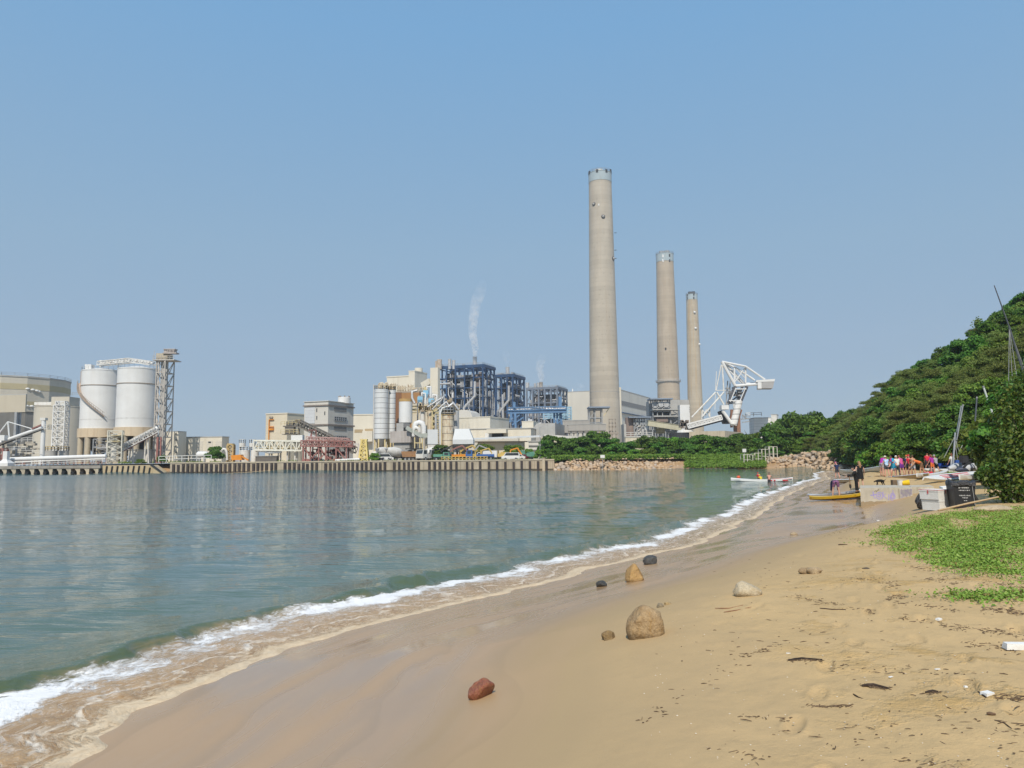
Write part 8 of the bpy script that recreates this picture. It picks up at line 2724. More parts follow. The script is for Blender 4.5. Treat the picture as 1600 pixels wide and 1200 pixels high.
def people():
 L = lambda px, py: land(px, py)

 def hgt(px, yb, yt, stand=True):
  p = L(px, yb)
  return p, (yb - yt) / FPX * p.y
 # around the boards
 p, hh = hgt(1307, 777, 750)
 t, _ = person('person bending right over a board, dark blue rash top and patterned shorts', p, R(-15), dict(lean=98, thigh=(16, 6), knee=(10, 4), arm=(0, 10), out=(4, 4), elbow=(4, 6), nod=25, splay=9), 0, 'rash_top', 'navy', 'board_shorts', 'floral', 'brown', h=1.74, sleeves=2, legs=False)
 p, hh = hgt(1339, 774.5, 730)
 px_, pz_ = p, None
 t, k = person('person in a full black wetsuit standing behind the yellow board', p, R(70), dict(lean=5, thigh=(3, -6), knee=(3, 6), arm=(46, 38), out=(6, 6), elbow=(38, 40), nod=18), 0, 'wetsuit_top', 'black', 'wetsuit_legs', 'black', 'black', h=hh * 1.02, sleeves=2, legs=True)
 q = W(1328, 742.5, p.y - .1)
 t2 = thing('camera', 'small black camera with a strap held out by the wetsuit wearer', 'camera', q)
 MB().box(q.x - .13, q.x + .10, q.y - .05, q.y + .05, q.z - .06, q.z + .06).tube((q.x - .02, q.y - .05, q.z), (q.x - .02, q.y - .14, q.z), .045, 12).build('housing', RUBBER, t2)
 t2 = thing('paddle', 'dark paddle held upright at the side of the wetsuit wearer', 'paddle', W(1327.5, 763, p.y - .15))
 a, b = W(1327, 744, p.y - .15), W(1328.5, 758, p.y - .15)
 MB().tube(a, b, .022, 8).build('shaft', CL['brown'], t2)
 MB().ext([b + Vector((-.06, 0, .05)), b + Vector((.06, 0, .05)), b + Vector((.07, 0, -.12)), b + Vector((.02, 0, -.22)), b + Vector((-.05, 0, -.12))], (0, .025, 0)).build('blade', RUBBER, t2)
 p = L(1345, 764)
 D = p.y
 person('woman in a short black dress with long fair hair, back turned, beside the concrete ramp', (p.x, D, p.z), R(-8), dict(lean=3, thigh=(5, -4), knee=(2, 5), arm=(-6, 10), out=(18, 20), elbow=(14, 22), nod=22), 0, 'dress_top', 'black', 'dress_seat', 'black', 'blonde', 2, h=(764 - 720) / FPX * D, sleeves=0, skirt=True)
 p, hh = hgt(1308.5, 748, 722)
 person('person in dark shirt and shorts walking away along the wet sand, head down', p, R(8), dict(lean=6, thigh=(10, -10), knee=(6, 14), nod=30, arm=(14, 10)), 2, 'shirt', 'navy', 'shorts', 'dark', None, h=hh * 1.03, sleeves=1, hat='cap', hat_m='pink')
 # in the water by the canoe
 for px, yw, yt, lab, pose, kw in ((1186, 748, 738.5, 'swimmer in a red top and red cap behind the white canoe', dict(lean=15, arm=(40, 40), elbow=(30, 30)), dict(top='shirt', top_m='red', bot='shorts', bot_m='dark', hat='cap', hat_m='red', skin=2)),
         (1189.5, 750.5, 741.5, 'swimmer in a bright yellow top at the side of the white canoe', dict(lean=20, arm=(60, 50), elbow=(20, 30)), dict(top='shirt', top_m='yellow', bot='shorts', bot_m='dark', hat='cap', hat_m='yellow', skin=1)),
         (1202, 753.5, 739.5, 'shirtless swimmer standing waist deep, holding the white canoe, green cap', dict(lean=6, arm=(35, 50), out=(16, 16), elbow=(40, 30)), dict(bot='shorts', bot_m='dark', hat='cap', hat_m='dark', skin=2))):
  p = onz(px, yw, 0.02)
  up = (yw - yt) / FPX * p.y
  person(lab, p, R(20 if px < 1200 else -30), pose, h=1.72, sink=max(.2, 1.66 - up), hair=None, group=None, **kw)
 # the crowd
 g = None
 C = [
  (1378, 744, 720, -60, dict(lean=42, thigh=(10, 0), knee=(10, 6), arm=(20, 26), nod=20), dict(top='shirt', top_m='magenta', bot='shorts', bot_m='grey', hair='brown', skin=2), 'crowd member leaning forward at the left end, magenta top and grey shorts'),
  (1386, 745, 718.5, 5, dict(lean=6, nod=10), dict(top='tank_top', top_m='sky', bot='shorts', bot_m='dark', hat='sun_hat', hat_m='cream', brim=True, hair=None, sleeves=0, skin=2), 'crowd member in a pale sun hat and blue-white tank top, back turned'),
  (1397, 746, 731, 150, dict(lean=25, thigh=(95, 80), knee=(110, 100), arm=(50, 40), elbow=(40, 40)), dict(top='top', top_m='cyan', bot='shorts', bot_m='grey', hair=None, hat='bandana', hat_m='cyan', sleeves=0, skin=2), 'crowd member crouching with a bright blue bandana in front of the others'),
  (1396.5, 742, 716, 30, dict(lean=14), dict(top='vest', top_m='magenta', bot='shorts', bot_m='dark', hair='brown', skin=1), 'crowd member in a magenta vest partly hidden behind the white-capped one'),
  (1403, 744.5, 713.5, -5, dict(lean=10, nod=14), dict(top='shirt', top_m='white', bot='trousers', bot_m='dark', hat='cap', hat_m='white', hair=None, legs=True, skin=1), 'tall crowd member in white cap and white shirt with dark trousers'),
  (1409.5, 743, 717, 20, dict(lean=16), dict(top='shirt', top_m='pink', bot='shorts', bot_m='purple', hair='auburn', skin=2), 'crowd member in a pink shirt and purple shorts, red-brown hair'),
  (1418, 742, 712.5, -20, dict(lean=8), dict(top='shirt', top_m='navy', bot='shorts', bot_m='dark', hat='cap', hat_m='orange', hair=None, skin=1), 'crowd member in a navy shirt with an orange cap'),
  (1422.5, 744, 713.5, 10, dict(lean=5), dict(top='shirt', top_m='red', bot='shorts', bot_m='black', hat='cap', hat_m='red', hair=None, skin=2), 'crowd member in a red cap, red shirt and black shorts'),
  (1427.5, 744.5, 713.5, -8, dict(lean=3, arm=(8, 20)), dict(bot='shorts', bot_m='pattern', hair='brown', skin=1), 'shirtless crowd member in patterned grey shorts, back turned'),
  (1441, 744.5, 720, 70, dict(lean=70, thigh=(14, -14), knee=(8, 8), arm=(20, 10), out=(4, 4), nod=10), dict(top='life_vest', top_m='orange', bot='shorts', bot_m='brown', hair='brown', sleeves=0, skin=1), 'crowd member bending low in an orange life vest'),
  (1450, 738, 716, -30, dict(lean=30), dict(top='shirt', top_m='red', bot='shorts', bot_m='dark', hair='auburn', skin=2), 'crowd member in red stooping behind the orange-shorted one'),
  (1457.5, 740.5, 713, 25, dict(lean=8), dict(top='shirt', top_m='magenta', bot='shorts', bot_m='orange', hair='auburn', hairlen=1, skin=2), 'crowd member in a magenta top and bright orange shorts'),
  (1463.5, 740, 713.5, 15, dict(lean=10, thigh=(12, -16), knee=(6, 16)), dict(top='shirt', top_m='grey', bot='shorts', bot_m='black', hat='cap', hat_m='grey', hair=None, skin=1), 'crowd member in a light grey shirt, grey cap and black shorts'),
  (1475.5, 738.5, 716, -65, dict(lean=40, thigh=(12, -6), knee=(6, 10), arm=(24, 30)), dict(top='shirt', top_m='pink', bot='leggings', bot_m='black', hair='brown', legs=True, skin=0), 'crowd member leaning forward in a pink top and black leggings'),
  (1489.5, 740, 709, 10, dict(lean=3, arm=(10, 4), out=(16, 16)), dict(top='shirt', top_m='white', bot='shorts', bot_m='white', hair='auburn', skin=2), 'crowd member all in white standing next to the dinghy'),
  (1486, 737, 705.5, -20, dict(lean=3), dict(top='shirt', top_m='red', bot='shorts', bot_m='dark', hat='cap', hat_m='red', hair=None, skin=2), 'crowd member in a red cap seen over the one all in white'),
 ]
 for px, yb, yt, hd_, pose, kw, lab in C:
  p = L(px, yb)
  D = p.y
  h = 1.72
  vis = (yb - yt) / FPX * D
  le = pose.get('lean', 4)
  if le < 25:
   h = min(1.95, max(1.5, vis * 1.02))
  elif pose.get('thigh', (0, 0))[0] < 60:
   h = 1.72
  person(lab, p, R(hd_), pose, h=h, group='crowd gathered by the canoes', **kw)
 q = W(1512.5, 727, 52.0)
 person('shirtless person sitting at the stern of the grey dinghy', (q.x, q.y, q.z - .15), R(60), dict(lean=8, thigh=(88, 80), knee=(80, 70), arm=(30, 40), elbow=(30, 30)), 1, None, None, 'shorts', 'grey', 'brown', h=1.75)

people()

# ------------------------------------------------------------------ boards, canoes, dinghy
def hull(L, Wd, H, rocker, n=22, deck_dip=0.0, tail=.12, nose=.04):
 """long board / hull along x: returns (hull MB, deck MB)"""
 lo, hi = MB(), MB()
 Vh, Vd = [], []
 for i in range(n + 1):
  t = i / n
  x = (t - .5) * L
  wv = Wd / 2 * max(0.0, 1 - abs(2 * t - 1) ** 2.4) ** .75
  wv = max(wv, nose * Wd if i == n else tail * Wd * .5 if i == 0 else 0)
  zk = rocker * abs(2 * t - 1) ** 2.6
  Vh += [(x, -wv, zk + H), (x, -wv * .92, zk + H * .35), (x, 0, zk), (x, wv * .92, zk + H * .35), (x, wv, zk + H)]
  dz = H * .08 - deck_dip * max(0, 1 - abs(2 * t - 1) * 2.2)
  Vd += [(x, -wv, zk + H + .002), (x, -wv * .5, zk + H + .02 + dz), (x, 0, zk + H + .025 + dz), (x, wv * .5, zk + H + .02 + dz), (x, wv, zk + H + .002)]
 for Vx, b in ((Vh, lo), (Vd, hi)):
  fs = [(i * 5 + j, i * 5 + j + 1, (i + 1) * 5 + j + 1, (i + 1) * 5 + j) for i in range(n) for j in range(4)]
  fs += [(0, 1, 2, 3, 4), tuple(n * 5 + j for j in range(5))[::-1]]
  b.add(Vx, fs)
 return lo, hi

def board(name, label, cat, A, B, Wd, H, mh, md, rocker=.12, group=None, dip=0.0, tilt=0.0, dz=0.0):
 A, B = Vector(A), Vector(B)
 d = B - A
 L = d.length
 t = thing(name, label, cat, (A + B) / 2 + Vector((0, 0, dz)), math.atan2(d.y, d.x), group)
 pit = -math.asin(d.z / L)
 lo, hi = hull(L, Wd, H, rocker, deck_dip=dip)
 M = Matrix.Rotation(pit, 4, 'Y') @ Matrix.Rotation(tilt, 4, 'X')
 for b in (lo, hi):
  b.v = [tuple(M @ Vector(v)) for v in b.v]
 lo.build('hull', mh, t, local=True, smooth=50)
 hi.build('deck', md, t, local=True, smooth=50)
 t['_m'] = 0
 del t['_m']
 return t, M, L

def stripe(t, M, nm, x0, x1, y0, y1, z, m):
 b = MB().box(x0, x1, y0, y1, z, z + .006)
 b.v = [tuple(M @ Vector(v)) for v in b.v]
 b.build(nm, m, t, local=True)

GLOSSW = mk('glossy_white_hull', (.78, .78, .77), (.72, .72, .71), 1.0, rough=.25, spec=.5)

def boats():
 yl = mk('glossy_yellow_board', (.74, .46, .02), (.66, .40, .02), 1.2, rough=.25, spec=.5)
 bl = mk('glossy_blue_board', (.05, .08, .42), (.04, .06, .34), 1.2, rough=.3, spec=.5)
 a, b = land(1266, 783.5), land(1362, 777)
 t, M, L = board('paddle_board', 'bright yellow paddle board lying on wet sand below the bending person', 'paddle board', a, b, .74, .20, yl, yl, .10)
 stripe(t, M, 'dark_marking', -.4, .5, -.30, -.24, .17, RUBBER)
 stripe(t, M, 'dark_marking', .7, 1.3, -.28, -.22, .17, RUBBER)
 a, b = land(1263, 778.5), land(1345, 772)
 t, M, L = board('paddle_board', 'white paddle board with blue nose lying behind the yellow one', 'paddle board', a, b, .74, .15, GLOSSW, GLOSSW, .10)
 stripe(t, M, 'blue_nose', -L * .5, -L * .42, -.2, .2, .2, bl)
 stripe(t, M, 'grip_pad', .2, 1.4, -.26, .26, .165, RUBBER)
 stripe(t, M, 'blue_patch', -.1, .15, -.28, .28, .165, bl)
 # white canoe afloat
 a, b = onz(1142, 753, .0), onz(1239, 752.6, .0)
 t, M, L = board('racing_canoe', 'long slim white canoe floating beside the swimmers', 'canoe', a, b, .62, .34, GLOSSW, GLOSSW, .18, dip=.12, dz=-.06)
 for x0, x1 in ((.6, .8), (.95, 1.15), (1.3, 1.5), (2.3, 2.9)):
  b_ = MB().box(x0, x1, -.305, -.285, .17, .29)
  b_.v = [tuple(M @ Vector(v)) for v in b_.v]
  b_.build('red_lettering', CL['red'], t, local=True)
 rd = MB().box(1.2, 3.4, -.2, .2, .40, .43)
 rd.v = [tuple(M @ Vector(v)) for v in rd.v]
 rd.build('red_deck_panel', mk('faded_red_deck', (.62, .2, .16), (.55, .2, .16), 3), t, local=True)
 # outrigger canoes on the sand
 tan = mk('tan_hull', (.46, .31, .14), (.40, .27, .12), 1.2, rough=.4)
 a, b = land(1304, 757.5), land(1452, 750.5)
 t, M, L = board('outrigger_canoe', 'long canoe with a tan underside and white deck behind the black dog', 'canoe', a, b, .66, .30, tan, GLOSSW, .10, dip=.05, dz=.04)
 for x, m_ in ((-.8, 'sky'), (.8, 'red'), (2.2, 'red'), (-2.4, 'sky')):
  stripe(t, M, 'coloured_panel', x, x + .8, -.22, .0, .45, CL[m_])
 a, b = land(1313, 741), land(1385, 739.5)
 board('outrigger_canoe', 'cream-white canoe lying farthest away under the trees', 'canoe', a, b, .6, .42, mk('cream_hull', (.66, .60, .46), (.6, .54, .4), 1, rough=.4), GLOSSW, .2, dz=.06)
 a, b = land(1433, 751), land(1482, 743)
 board('surf_ski', 'plain white surf ski tip pointing left in front of the crowd', 'surf ski', a, b, .5, .22, GLOSSW, GLOSSW, .15, dz=.05)
 a, b = land(1440, 757), land(1534, 746)
 t, M, L = board('striped_board', 'white board with three long red stripes behind the black bin', 'surf ski', a, b, .66, .2, GLOSSW, GLOSSW, .12, dz=.12, tilt=R(28))
 for y in (-.2, -.06, .1):
  stripe(t, M, 'red_stripe', -L * .22, L * .42, y, y + .06, .25, CL['red'])
 stripe(t, M, 'dark_fitting', -L * .3, -L * .25, -.05, .08, .25, RUBBER)
 a, b = land(1500, 757), land(1560, 748)
 board('surf_ski', 'second white hull lying just beyond the bin lid', 'surf ski', a, b, .6, .3, GLOSSW, GLOSSW, .12, dz=.1)
 # pair of blue drums / tubs among the crowd
 for px, py, lab in ((1470, 728, 'blue plastic tub carried among the crowd, left one'), (1482, 728, 'blue plastic tub carried among the crowd, right one')):
  D = 60.5
  q = W(px, py, D)
  t = thing('tub', lab, 'tub', (q.x, D, q.z - .25))
  MB().lathe([(.16, q.z - .25), (.2, q.z + .17), (.22, q.z + .17), (.22, q.z + .21), (.18, q.z + .21), (.15, q.z - .2)], (q.x, D, 0), 18).build('shell', mk('blue_plastic', (.03, .10, .45), (.02, .08, .36), 3, rough=.35), t, smooth=40)
 # grey inflatable dinghy with outboard and green tarpaulins
 D = 50.0
 gr = mk('grey_dinghy_rubber', (.46, .47, .49), (.40, .41, .43), 1.5, rough=.5)
 t = thing('dinghy', 'grey inflatable dinghy on the sand with a dark pointed tube end and outboard', 'dinghy', W(1535, 735, D))
 a, b = W(1511, 731.5, D), W(1568, 724, D + 1.5)
 r = .27
 MB().pipe([a + Vector((-.5, 0, -.1)), a, b, b + Vector((.9, .7, .15))], [.12, r, r, .2], 16).build('side_tube', gr, t, smooth=60)
 a2, b2 = a + Vector((.2, 1.6, .05)), b + Vector((.2, 1.4, .05))
 MB().pipe([a2 + Vector((-.5, 0, -.1)), a2, b2, b + Vector((1.1, .8, .15))], [.12, r, r, .2], 16).build('far_tube', gr, t, smooth=60)
 MB().hexa([a + Vector((0, .2, -.25)), b + Vector((0, .2, -.25)), b2 + Vector((0, -.2, -.25)), a2 + Vector((0, -.2, -.25))], [a + Vector((0, .2, -.1)), b + Vector((0, .2, -.1)), b2 + Vector((0, -.2, -.1)), a2 + Vector((0, -.2, -.1))]).build('floor', STEEL, t)
 MB().pipe([a + Vector((-.75, 0, -.12)), a + Vector((-.5, 0, -.1)), a + Vector((.25, 0, 0))], [.08, .17, r * 1.02], 16).build('tube_end', mk('navy_rubber', (.03, .04, .07), (.04, .05, .08), 2, rough=.5), t, smooth=60)
 q = W(1520.5, 732.5, D - .28)
 MB().box(q.x - .16, q.x + .16, q.y - .02, q.y + .03, q.z - .05, q.z + .06).build('handle_patch', RUBBER, t)
 q = W(1506, 722, D + .3)
 MB().box(q.x - .18, q.x + .22, q.y - .2, q.y + .2, q.z - .05, q.z + .42).bar(q + Vector((0, 0, -.05)), q + Vector((-.1, 0, -.75)), .16).bar(q + Vector((.2, 0, .1)), q + Vector((.7, 0, .25)), .06).build('outboard', mk('charcoal_plastic', (.035, .036, .04), (.05, .05, .055), 2, rough=.4), t)
 MB().bar(W(1504, 731, D - .1), W(1516, 722, D), .22, .1).build('black_panel', RUBBER, t)
 gt = mk('sea_green_tarpaulin', (.02, .30, .22), (.015, .24, .18), 2.5, rough=.6)
 for k, (px0, py0, px1, py1, hh, lab) in enumerate([(1536, 727, 1546, 723.5, .28, 'crumpled sea-green tarpaulin heap on the middle of the dinghy'), (1549, 725.5, 1562, 718, .45, 'larger sea-green tarpaulin heap with sticking-up points at the dinghy bow')]):
  A, B = W(px0, py0, D + .6), W(px1, py1, D + 1.0)
  b = MB()
  r_ = random.Random(k)
  n, m = 10, 6
  V, F = [], []
  for j in range(m + 1):
   for i in range(n + 1):
    u, v = i / n, j / m
    p = A.lerp(B, u)
    hgt_ = hh * math.sin(math.pi * v) * (.5 + .5 * math.sin(math.pi * u)) * r_.uniform(.6, 1.3)
    V.append((p.x + r_.uniform(-.04, .04), p.y + (v - .5) * 1.3, p.z + hgt_ * .7 - .08))
  F = [(j * (n + 1) + i, j * (n + 1) + i + 1, (j + 1) * (n + 1) + i + 1, (j + 1) * (n + 1) + i) for j in range(m) for i in range(n)]
  b.add(V, F)
  if k:
   for u in (.05, .45, .75, .9):
    p = A.lerp(B, u)
    b.ext([p + Vector((-.09, 0, .1)), p + Vector((.1, 0, .1)), p + Vector((.05, 0, .42 + .15 * u)), p + Vector((-.04, 0, .45 + .15 * u))], (0, .06, 0))
  else:
   b.ext([A + Vector((.1, 0, 0)), A + Vector((.35, 0, .25)), A + Vector((.2, 0, .05))], (0, .5, 0))
  o = b.build('tarpaulin', gt)
  tag(o, lab, 'tarpaulin')
 # blue folded things against the bushes
 q = W(1498, 716, 59)
 t = thing('catamaran', 'beached catamaran with blue trampoline and stays under the dark trees', 'catamaran', (q.x, 59, gz(q.x, 59)))
 z0 = gz(q.x, 59)
 for dy in (0, 2.2):
  b = MB().pipe([(q.x - 1.8, 58.5 + dy, z0 + .35), (q.x - 1.2, 58.5 + dy, z0 + .2), (q.x + 1.4, 58.5 + dy, z0 + .2), (q.x + 2.2, 58.5 + dy, z0 + .5)], [.05, .2, .2, .04], 12)
  b.build('hull', mk('off_white_hull', (.55, .54, .5), (.48, .47, .43), 1, rough=.4), t, smooth=60)
 MB().box(q.x - .8, q.x + .9, 58.7, 60.5, z0 + .55, z0 + .6).box(q.x - .35, q.x + .3, 58.8, 59.2, z0 + .61, z0 + 1.05).build('blue_trampoline', CL['blue'], t)
 mp = W(1487.5, 707, 59)
 top = W(1492.5, 676, 59.3)
 MB().tube((mp.x, 59, z0 + .5), top, .075, 10, .06).build('mast', mk('grey_alloy', (.38, .39, .40), (.32, .33, .34), 1, rough=.35, metal=.4), t, smooth=50)
 rg = MB()
 for px, py in ((1475, 715), (1502, 714), (1497, 722)):
  rg.tube(W(1491, 684, 59.2), W(px, py, 59), .018, 5)
 rg.tube(W(1524, 657, 60), W(1499, 705, 59), .022, 5)
 rg.build('stay', STEEL, t)
 # other masts leaning over the scrub
 for k, (xa, ya, xb, yb, D, r, m_, lab) in enumerate([(1553.5, 446, 1577, 511, 48, .055, 'dark_alloy', None), (1536, 603, 1553, 652, 47, .062, 'pale', 'pale thick pole leaning left above the scrub'), (1505, 632, 1497, 676, 60, .055, 'alloy', 'grey alloy mast, right one of a close pair behind the crowd'),
              (1502, 634, 1494.5, 676, 61, .045, 'alloy', 'thinner grey mast, left one of a close pair behind the crowd'), (1526.5, 620, 1524, 655, 57, .06, 'dark_alloy', 'short dark mast standing between the grey pair and the pale pole')]):
  mm = {'dark_alloy': mk('dark_alloy', (.10, .11, .13), (.08, .09, .1), 1, rough=.4), 'pale': mk('pale_pole_paint', (.58, .62, .58), (.5, .54, .5), 1, rough=.4), 'alloy': mk('grey_alloy', None)}[m_]
  a, b = W(xa, ya, D), W(xb, yb, D)
  d = (b - a).normalized()
  foot = b + d * max(0, (b.z - 1.8) / max(.2, -d.z))
  if k == 0:
   foot2 = W(1592, 560, D)
   d2 = (foot2 - b).normalized()
   foot = foot2 + d2 * max(0, (foot2.z - 2.0) / -d2.z)
   t = thing('tall_mast', 'very tall thin dark mast in two sections towering over the right-hand scrub', 'mast', foot)
   MB().tube(a, b, .03, 8, .045).build('upper_section', mm, t, smooth=50)
   MB().tube(b, foot, .055, 8, .065).build('lower_section', mm, t, smooth=50)
   rg = MB()
   for px, py in ((1576, 600), (1582, 596), (1600, 575), (1586, 570)):
    e = W(px, py, D)
    d3 = (e - b)
    rg.tube(b, b + d3 * 3.0, .018, 5)
   rg.build('stay', STEEL, t)
  else:
   t = thing('leaning_mast', lab, 'mast', foot)
   MB().tube(a, foot, r * .9, 10, r).build('pole', mm, t, smooth=50)
   MB().tube(a, a + d * .12, r * 1.05, 10).build('cap', STEEL, t, smooth=50)
 # leafy vine-clad post on the ridge
 q = W(1527, 501, 152)
 f_ = W(1532, 530, 150)
 t = thing('vine_post', 'vine-covered post sticking out of the ridge with a pale prop beside it', 'post', f_)
 MB().tube(f_, q, .18, 8).build('post', BARK, t)
 rs = np.random.default_rng(9)
 C = np.array([tuple(f_.lerp(q, rs.uniform(0, 1.03)) + Vector(rs.normal(0, .35, 3))) for _ in range(700)])
 v, f = leaf_quads(C - np.array(t.location), np.tile(np.array([-.3, -.6, .4]), (len(C), 1)), .22, .6, .8, .1, rs)
 link('vine', mesh_np('vine', v, f), LEAF[1], t)
 MB().tube(W(1530, 508, 150), W(1540, 527, 149), .14, 8).build('prop', mk('pale_pole_paint', None), t)
 # bare earth scar
 a = W(1582, 585, 120)

boats()

# ------------------------------------------------------------------ ramp wall with graffiti
def ramp_wall():
 a, b = land(1345.5, 791.5), land(1426, 788)
 D = a.y
 b = W(1426.5, 788, D)
 zt = W(1380, 762, D).z
 yaw = 0.0
 L = b.x - a.x
 t = thing('ramp_wall', 'weathered concrete ramp wall with purple graffiti on its peeling face', 'wall', (a.x, a.y, 0), yaw)
 m, nt_, bs = NT('peeling_render')
 co = nd(nt_, 'TexCoord').outputs['Object']
 sp = nd(nt_, 'SeparateXYZ')
 nt_.links.new(co, sp.inputs[0])
 z0 = W(1380, 790, D).z
 edge = math_(nt_, 'ADD', sp.outputs[2], math_(nt_, 'MULTIPLY', math_(nt_, 'SUBTRACT', noise_(nt_, co, 3.2, 6, .65), .5), .42))
 peel = math_(nt_, 'LESS_THAN', edge, z0 + .21)
 up = mix_(nt_, ramp_(nt_, noise_(nt_, co, 2.2, 6, .65), [(.35, 0), (.7, 1)]), (.50, .45, .36), (.36, .32, .25))
 up = mix_(nt_, ramp_(nt_, noise_(nt_, scale_(nt_, co, (6, 6, 1.2)), 1, 4, .6), [(.58, 0), (.75, .55)]), up, (.20, .17, .12))
 lo = mix_(nt_, noise_(nt_, co, 6, 4, .6), (.36, .27, .16), (.24, .18, .11))
 nt_.links.new(mix_(nt_, peel, up, lo), bs.inputs['Base Color'])
 bs.inputs['Roughness'].default_value = .9
 bn = nd(nt_, 'Bump', i_Strength=.6, i_Distance=.03)
 nt_.links.new(math_(nt_, 'ADD', noise_(nt_, co, 9, 6, .7), math_(nt_, 'MULTIPLY', peel, -.6)), bn.inputs['Height'])
 nt_.links.new(bn.outputs[0], bs.inputs['Normal'])
 x1 = L * (1405.6 - 1345.5) / (1426 - 1345.5)
 sk = 3.2 * slope(1346)
 pl = lambda x0, xb, y0, z: MB().prism([(x0 + y0 * sk / 3.2, y0), (xb + y0 * sk / 3.2, y0), (xb + sk, 3.2), (x0 + sk, 3.2)], -.6, z)
 pl(0, x1, 0, zt).build('wall', m, t, local=True)
 pl(x1 + .003, L, -.05, zt - .02).build('end_pillar', m, t, local=True)
 pl(L + .003, L + 1.15, .75, zt - .01).build('side_wall', m, t, local=True)
 # graffiti strokes on the face (pixel tracing turned into painted bands on the wall itself)
 pm = mk('purple_spray_paint', (.27, .22, .56), (.36, .31, .56), 9, rough=.7)
 M = Matrix.Rotation(-yaw, 4, 'Z') @ Matrix.Translation(-Vector((a.x, a.y, 0)))

 def face(u, v):                     # zoomed-photo coordinates -> wall face
  px, py = 1340 + u / 11.43, 750 + v / 11.43
  o_, d = M @ CAM, M.to_3x3() @ ray(px, py)
  p = o_ + d * (-o_.y / d.y)
  return p.x, p.z

 def stroke(pts, w_, mb, y=-.004):
  P = [Vector((*face(u, v), 0)) for u, v in pts]
  Lh, Rh = [], []
  for i, p in enumerate(P):
   d = (P[min(i + 1, len(P) - 1)] - P[max(i - 1, 0)]).normalized()
   n_ = Vector((-d.y, d.x, 0)) * w_ / 2
   Lh.append((p.x + n_.x, y, p.y + n_.y))
   Rh.append((p.x - n_.x, y, p.y - n_.y))
  mb.add(Lh + Rh, [(i, i + 1, len(P) + i + 1, len(P) + i) for i in range(len(P) - 1)])
 arc = lambda cx_, cy_, rx_, ry_, a0, a1, n=14: [(cx_ + rx_ * math.cos(R(a0 + (a1 - a0) * i / n)), cy_ + ry_ * math.sin(R(a0 + (a1 - a0) * i / n))) for i in range(n + 1)]
 g = MB()
 stroke([(230, 275), (330, 258)], .045, g, -.0040)
 stroke([(275, 205), (285, 275), (300, 320), (325, 322)], .040, g, -.0048)
 stroke(arc(388, 278, 26, 26, 0, 360), .04, g, -.0044)
 stroke(arc(392, 280, 58, 62, 60, -290), .034, g, -.0052)
 stroke([(455, 205), (450, 320)], .036, g, -.0056)
 stroke([(500, 248), (458, 275), (515, 330)], .036, g, -.0060)
 stroke([(555, 255), (553, 358)], .036, g, -.0064)
 stroke(arc(625, 295, 24, 34, 0, 360), .045, g, -.0068)
 stroke(arc(625, 298, 44, 66, 40, -300), .032, g, -.0072)
 stroke([(628, 180), (634, 262)], .034, g, -.0076)
 g.build('graffiti', pm, t, local=True)
 g2 = MB()
 stroke([(300, 205), (335, 180), (330, 215), (375, 160), (372, 190)], .025, g2, -.0080)
 g2.build('brown_scrawl', mk('brown_spray_paint', (.16, .12, .06), (.2, .15, .08), 9), t, local=True)
 q = MB()
 r_ = random.Random(2)
 for i in range(16):
  x = x1 + .06 + (L - x1 - .12) * i / 15
  t0 = zt - .05 - r_.random() * .08
  q.box(x - .022, x + .022, -.055, -.0515, t0 - r_.uniform(.25, .5), t0)
 q.build('purple_drips', mk('faded_purple_paint', (.30, .26, .34), (.40, .37, .34), 7), t, local=True)

ramp_wall()

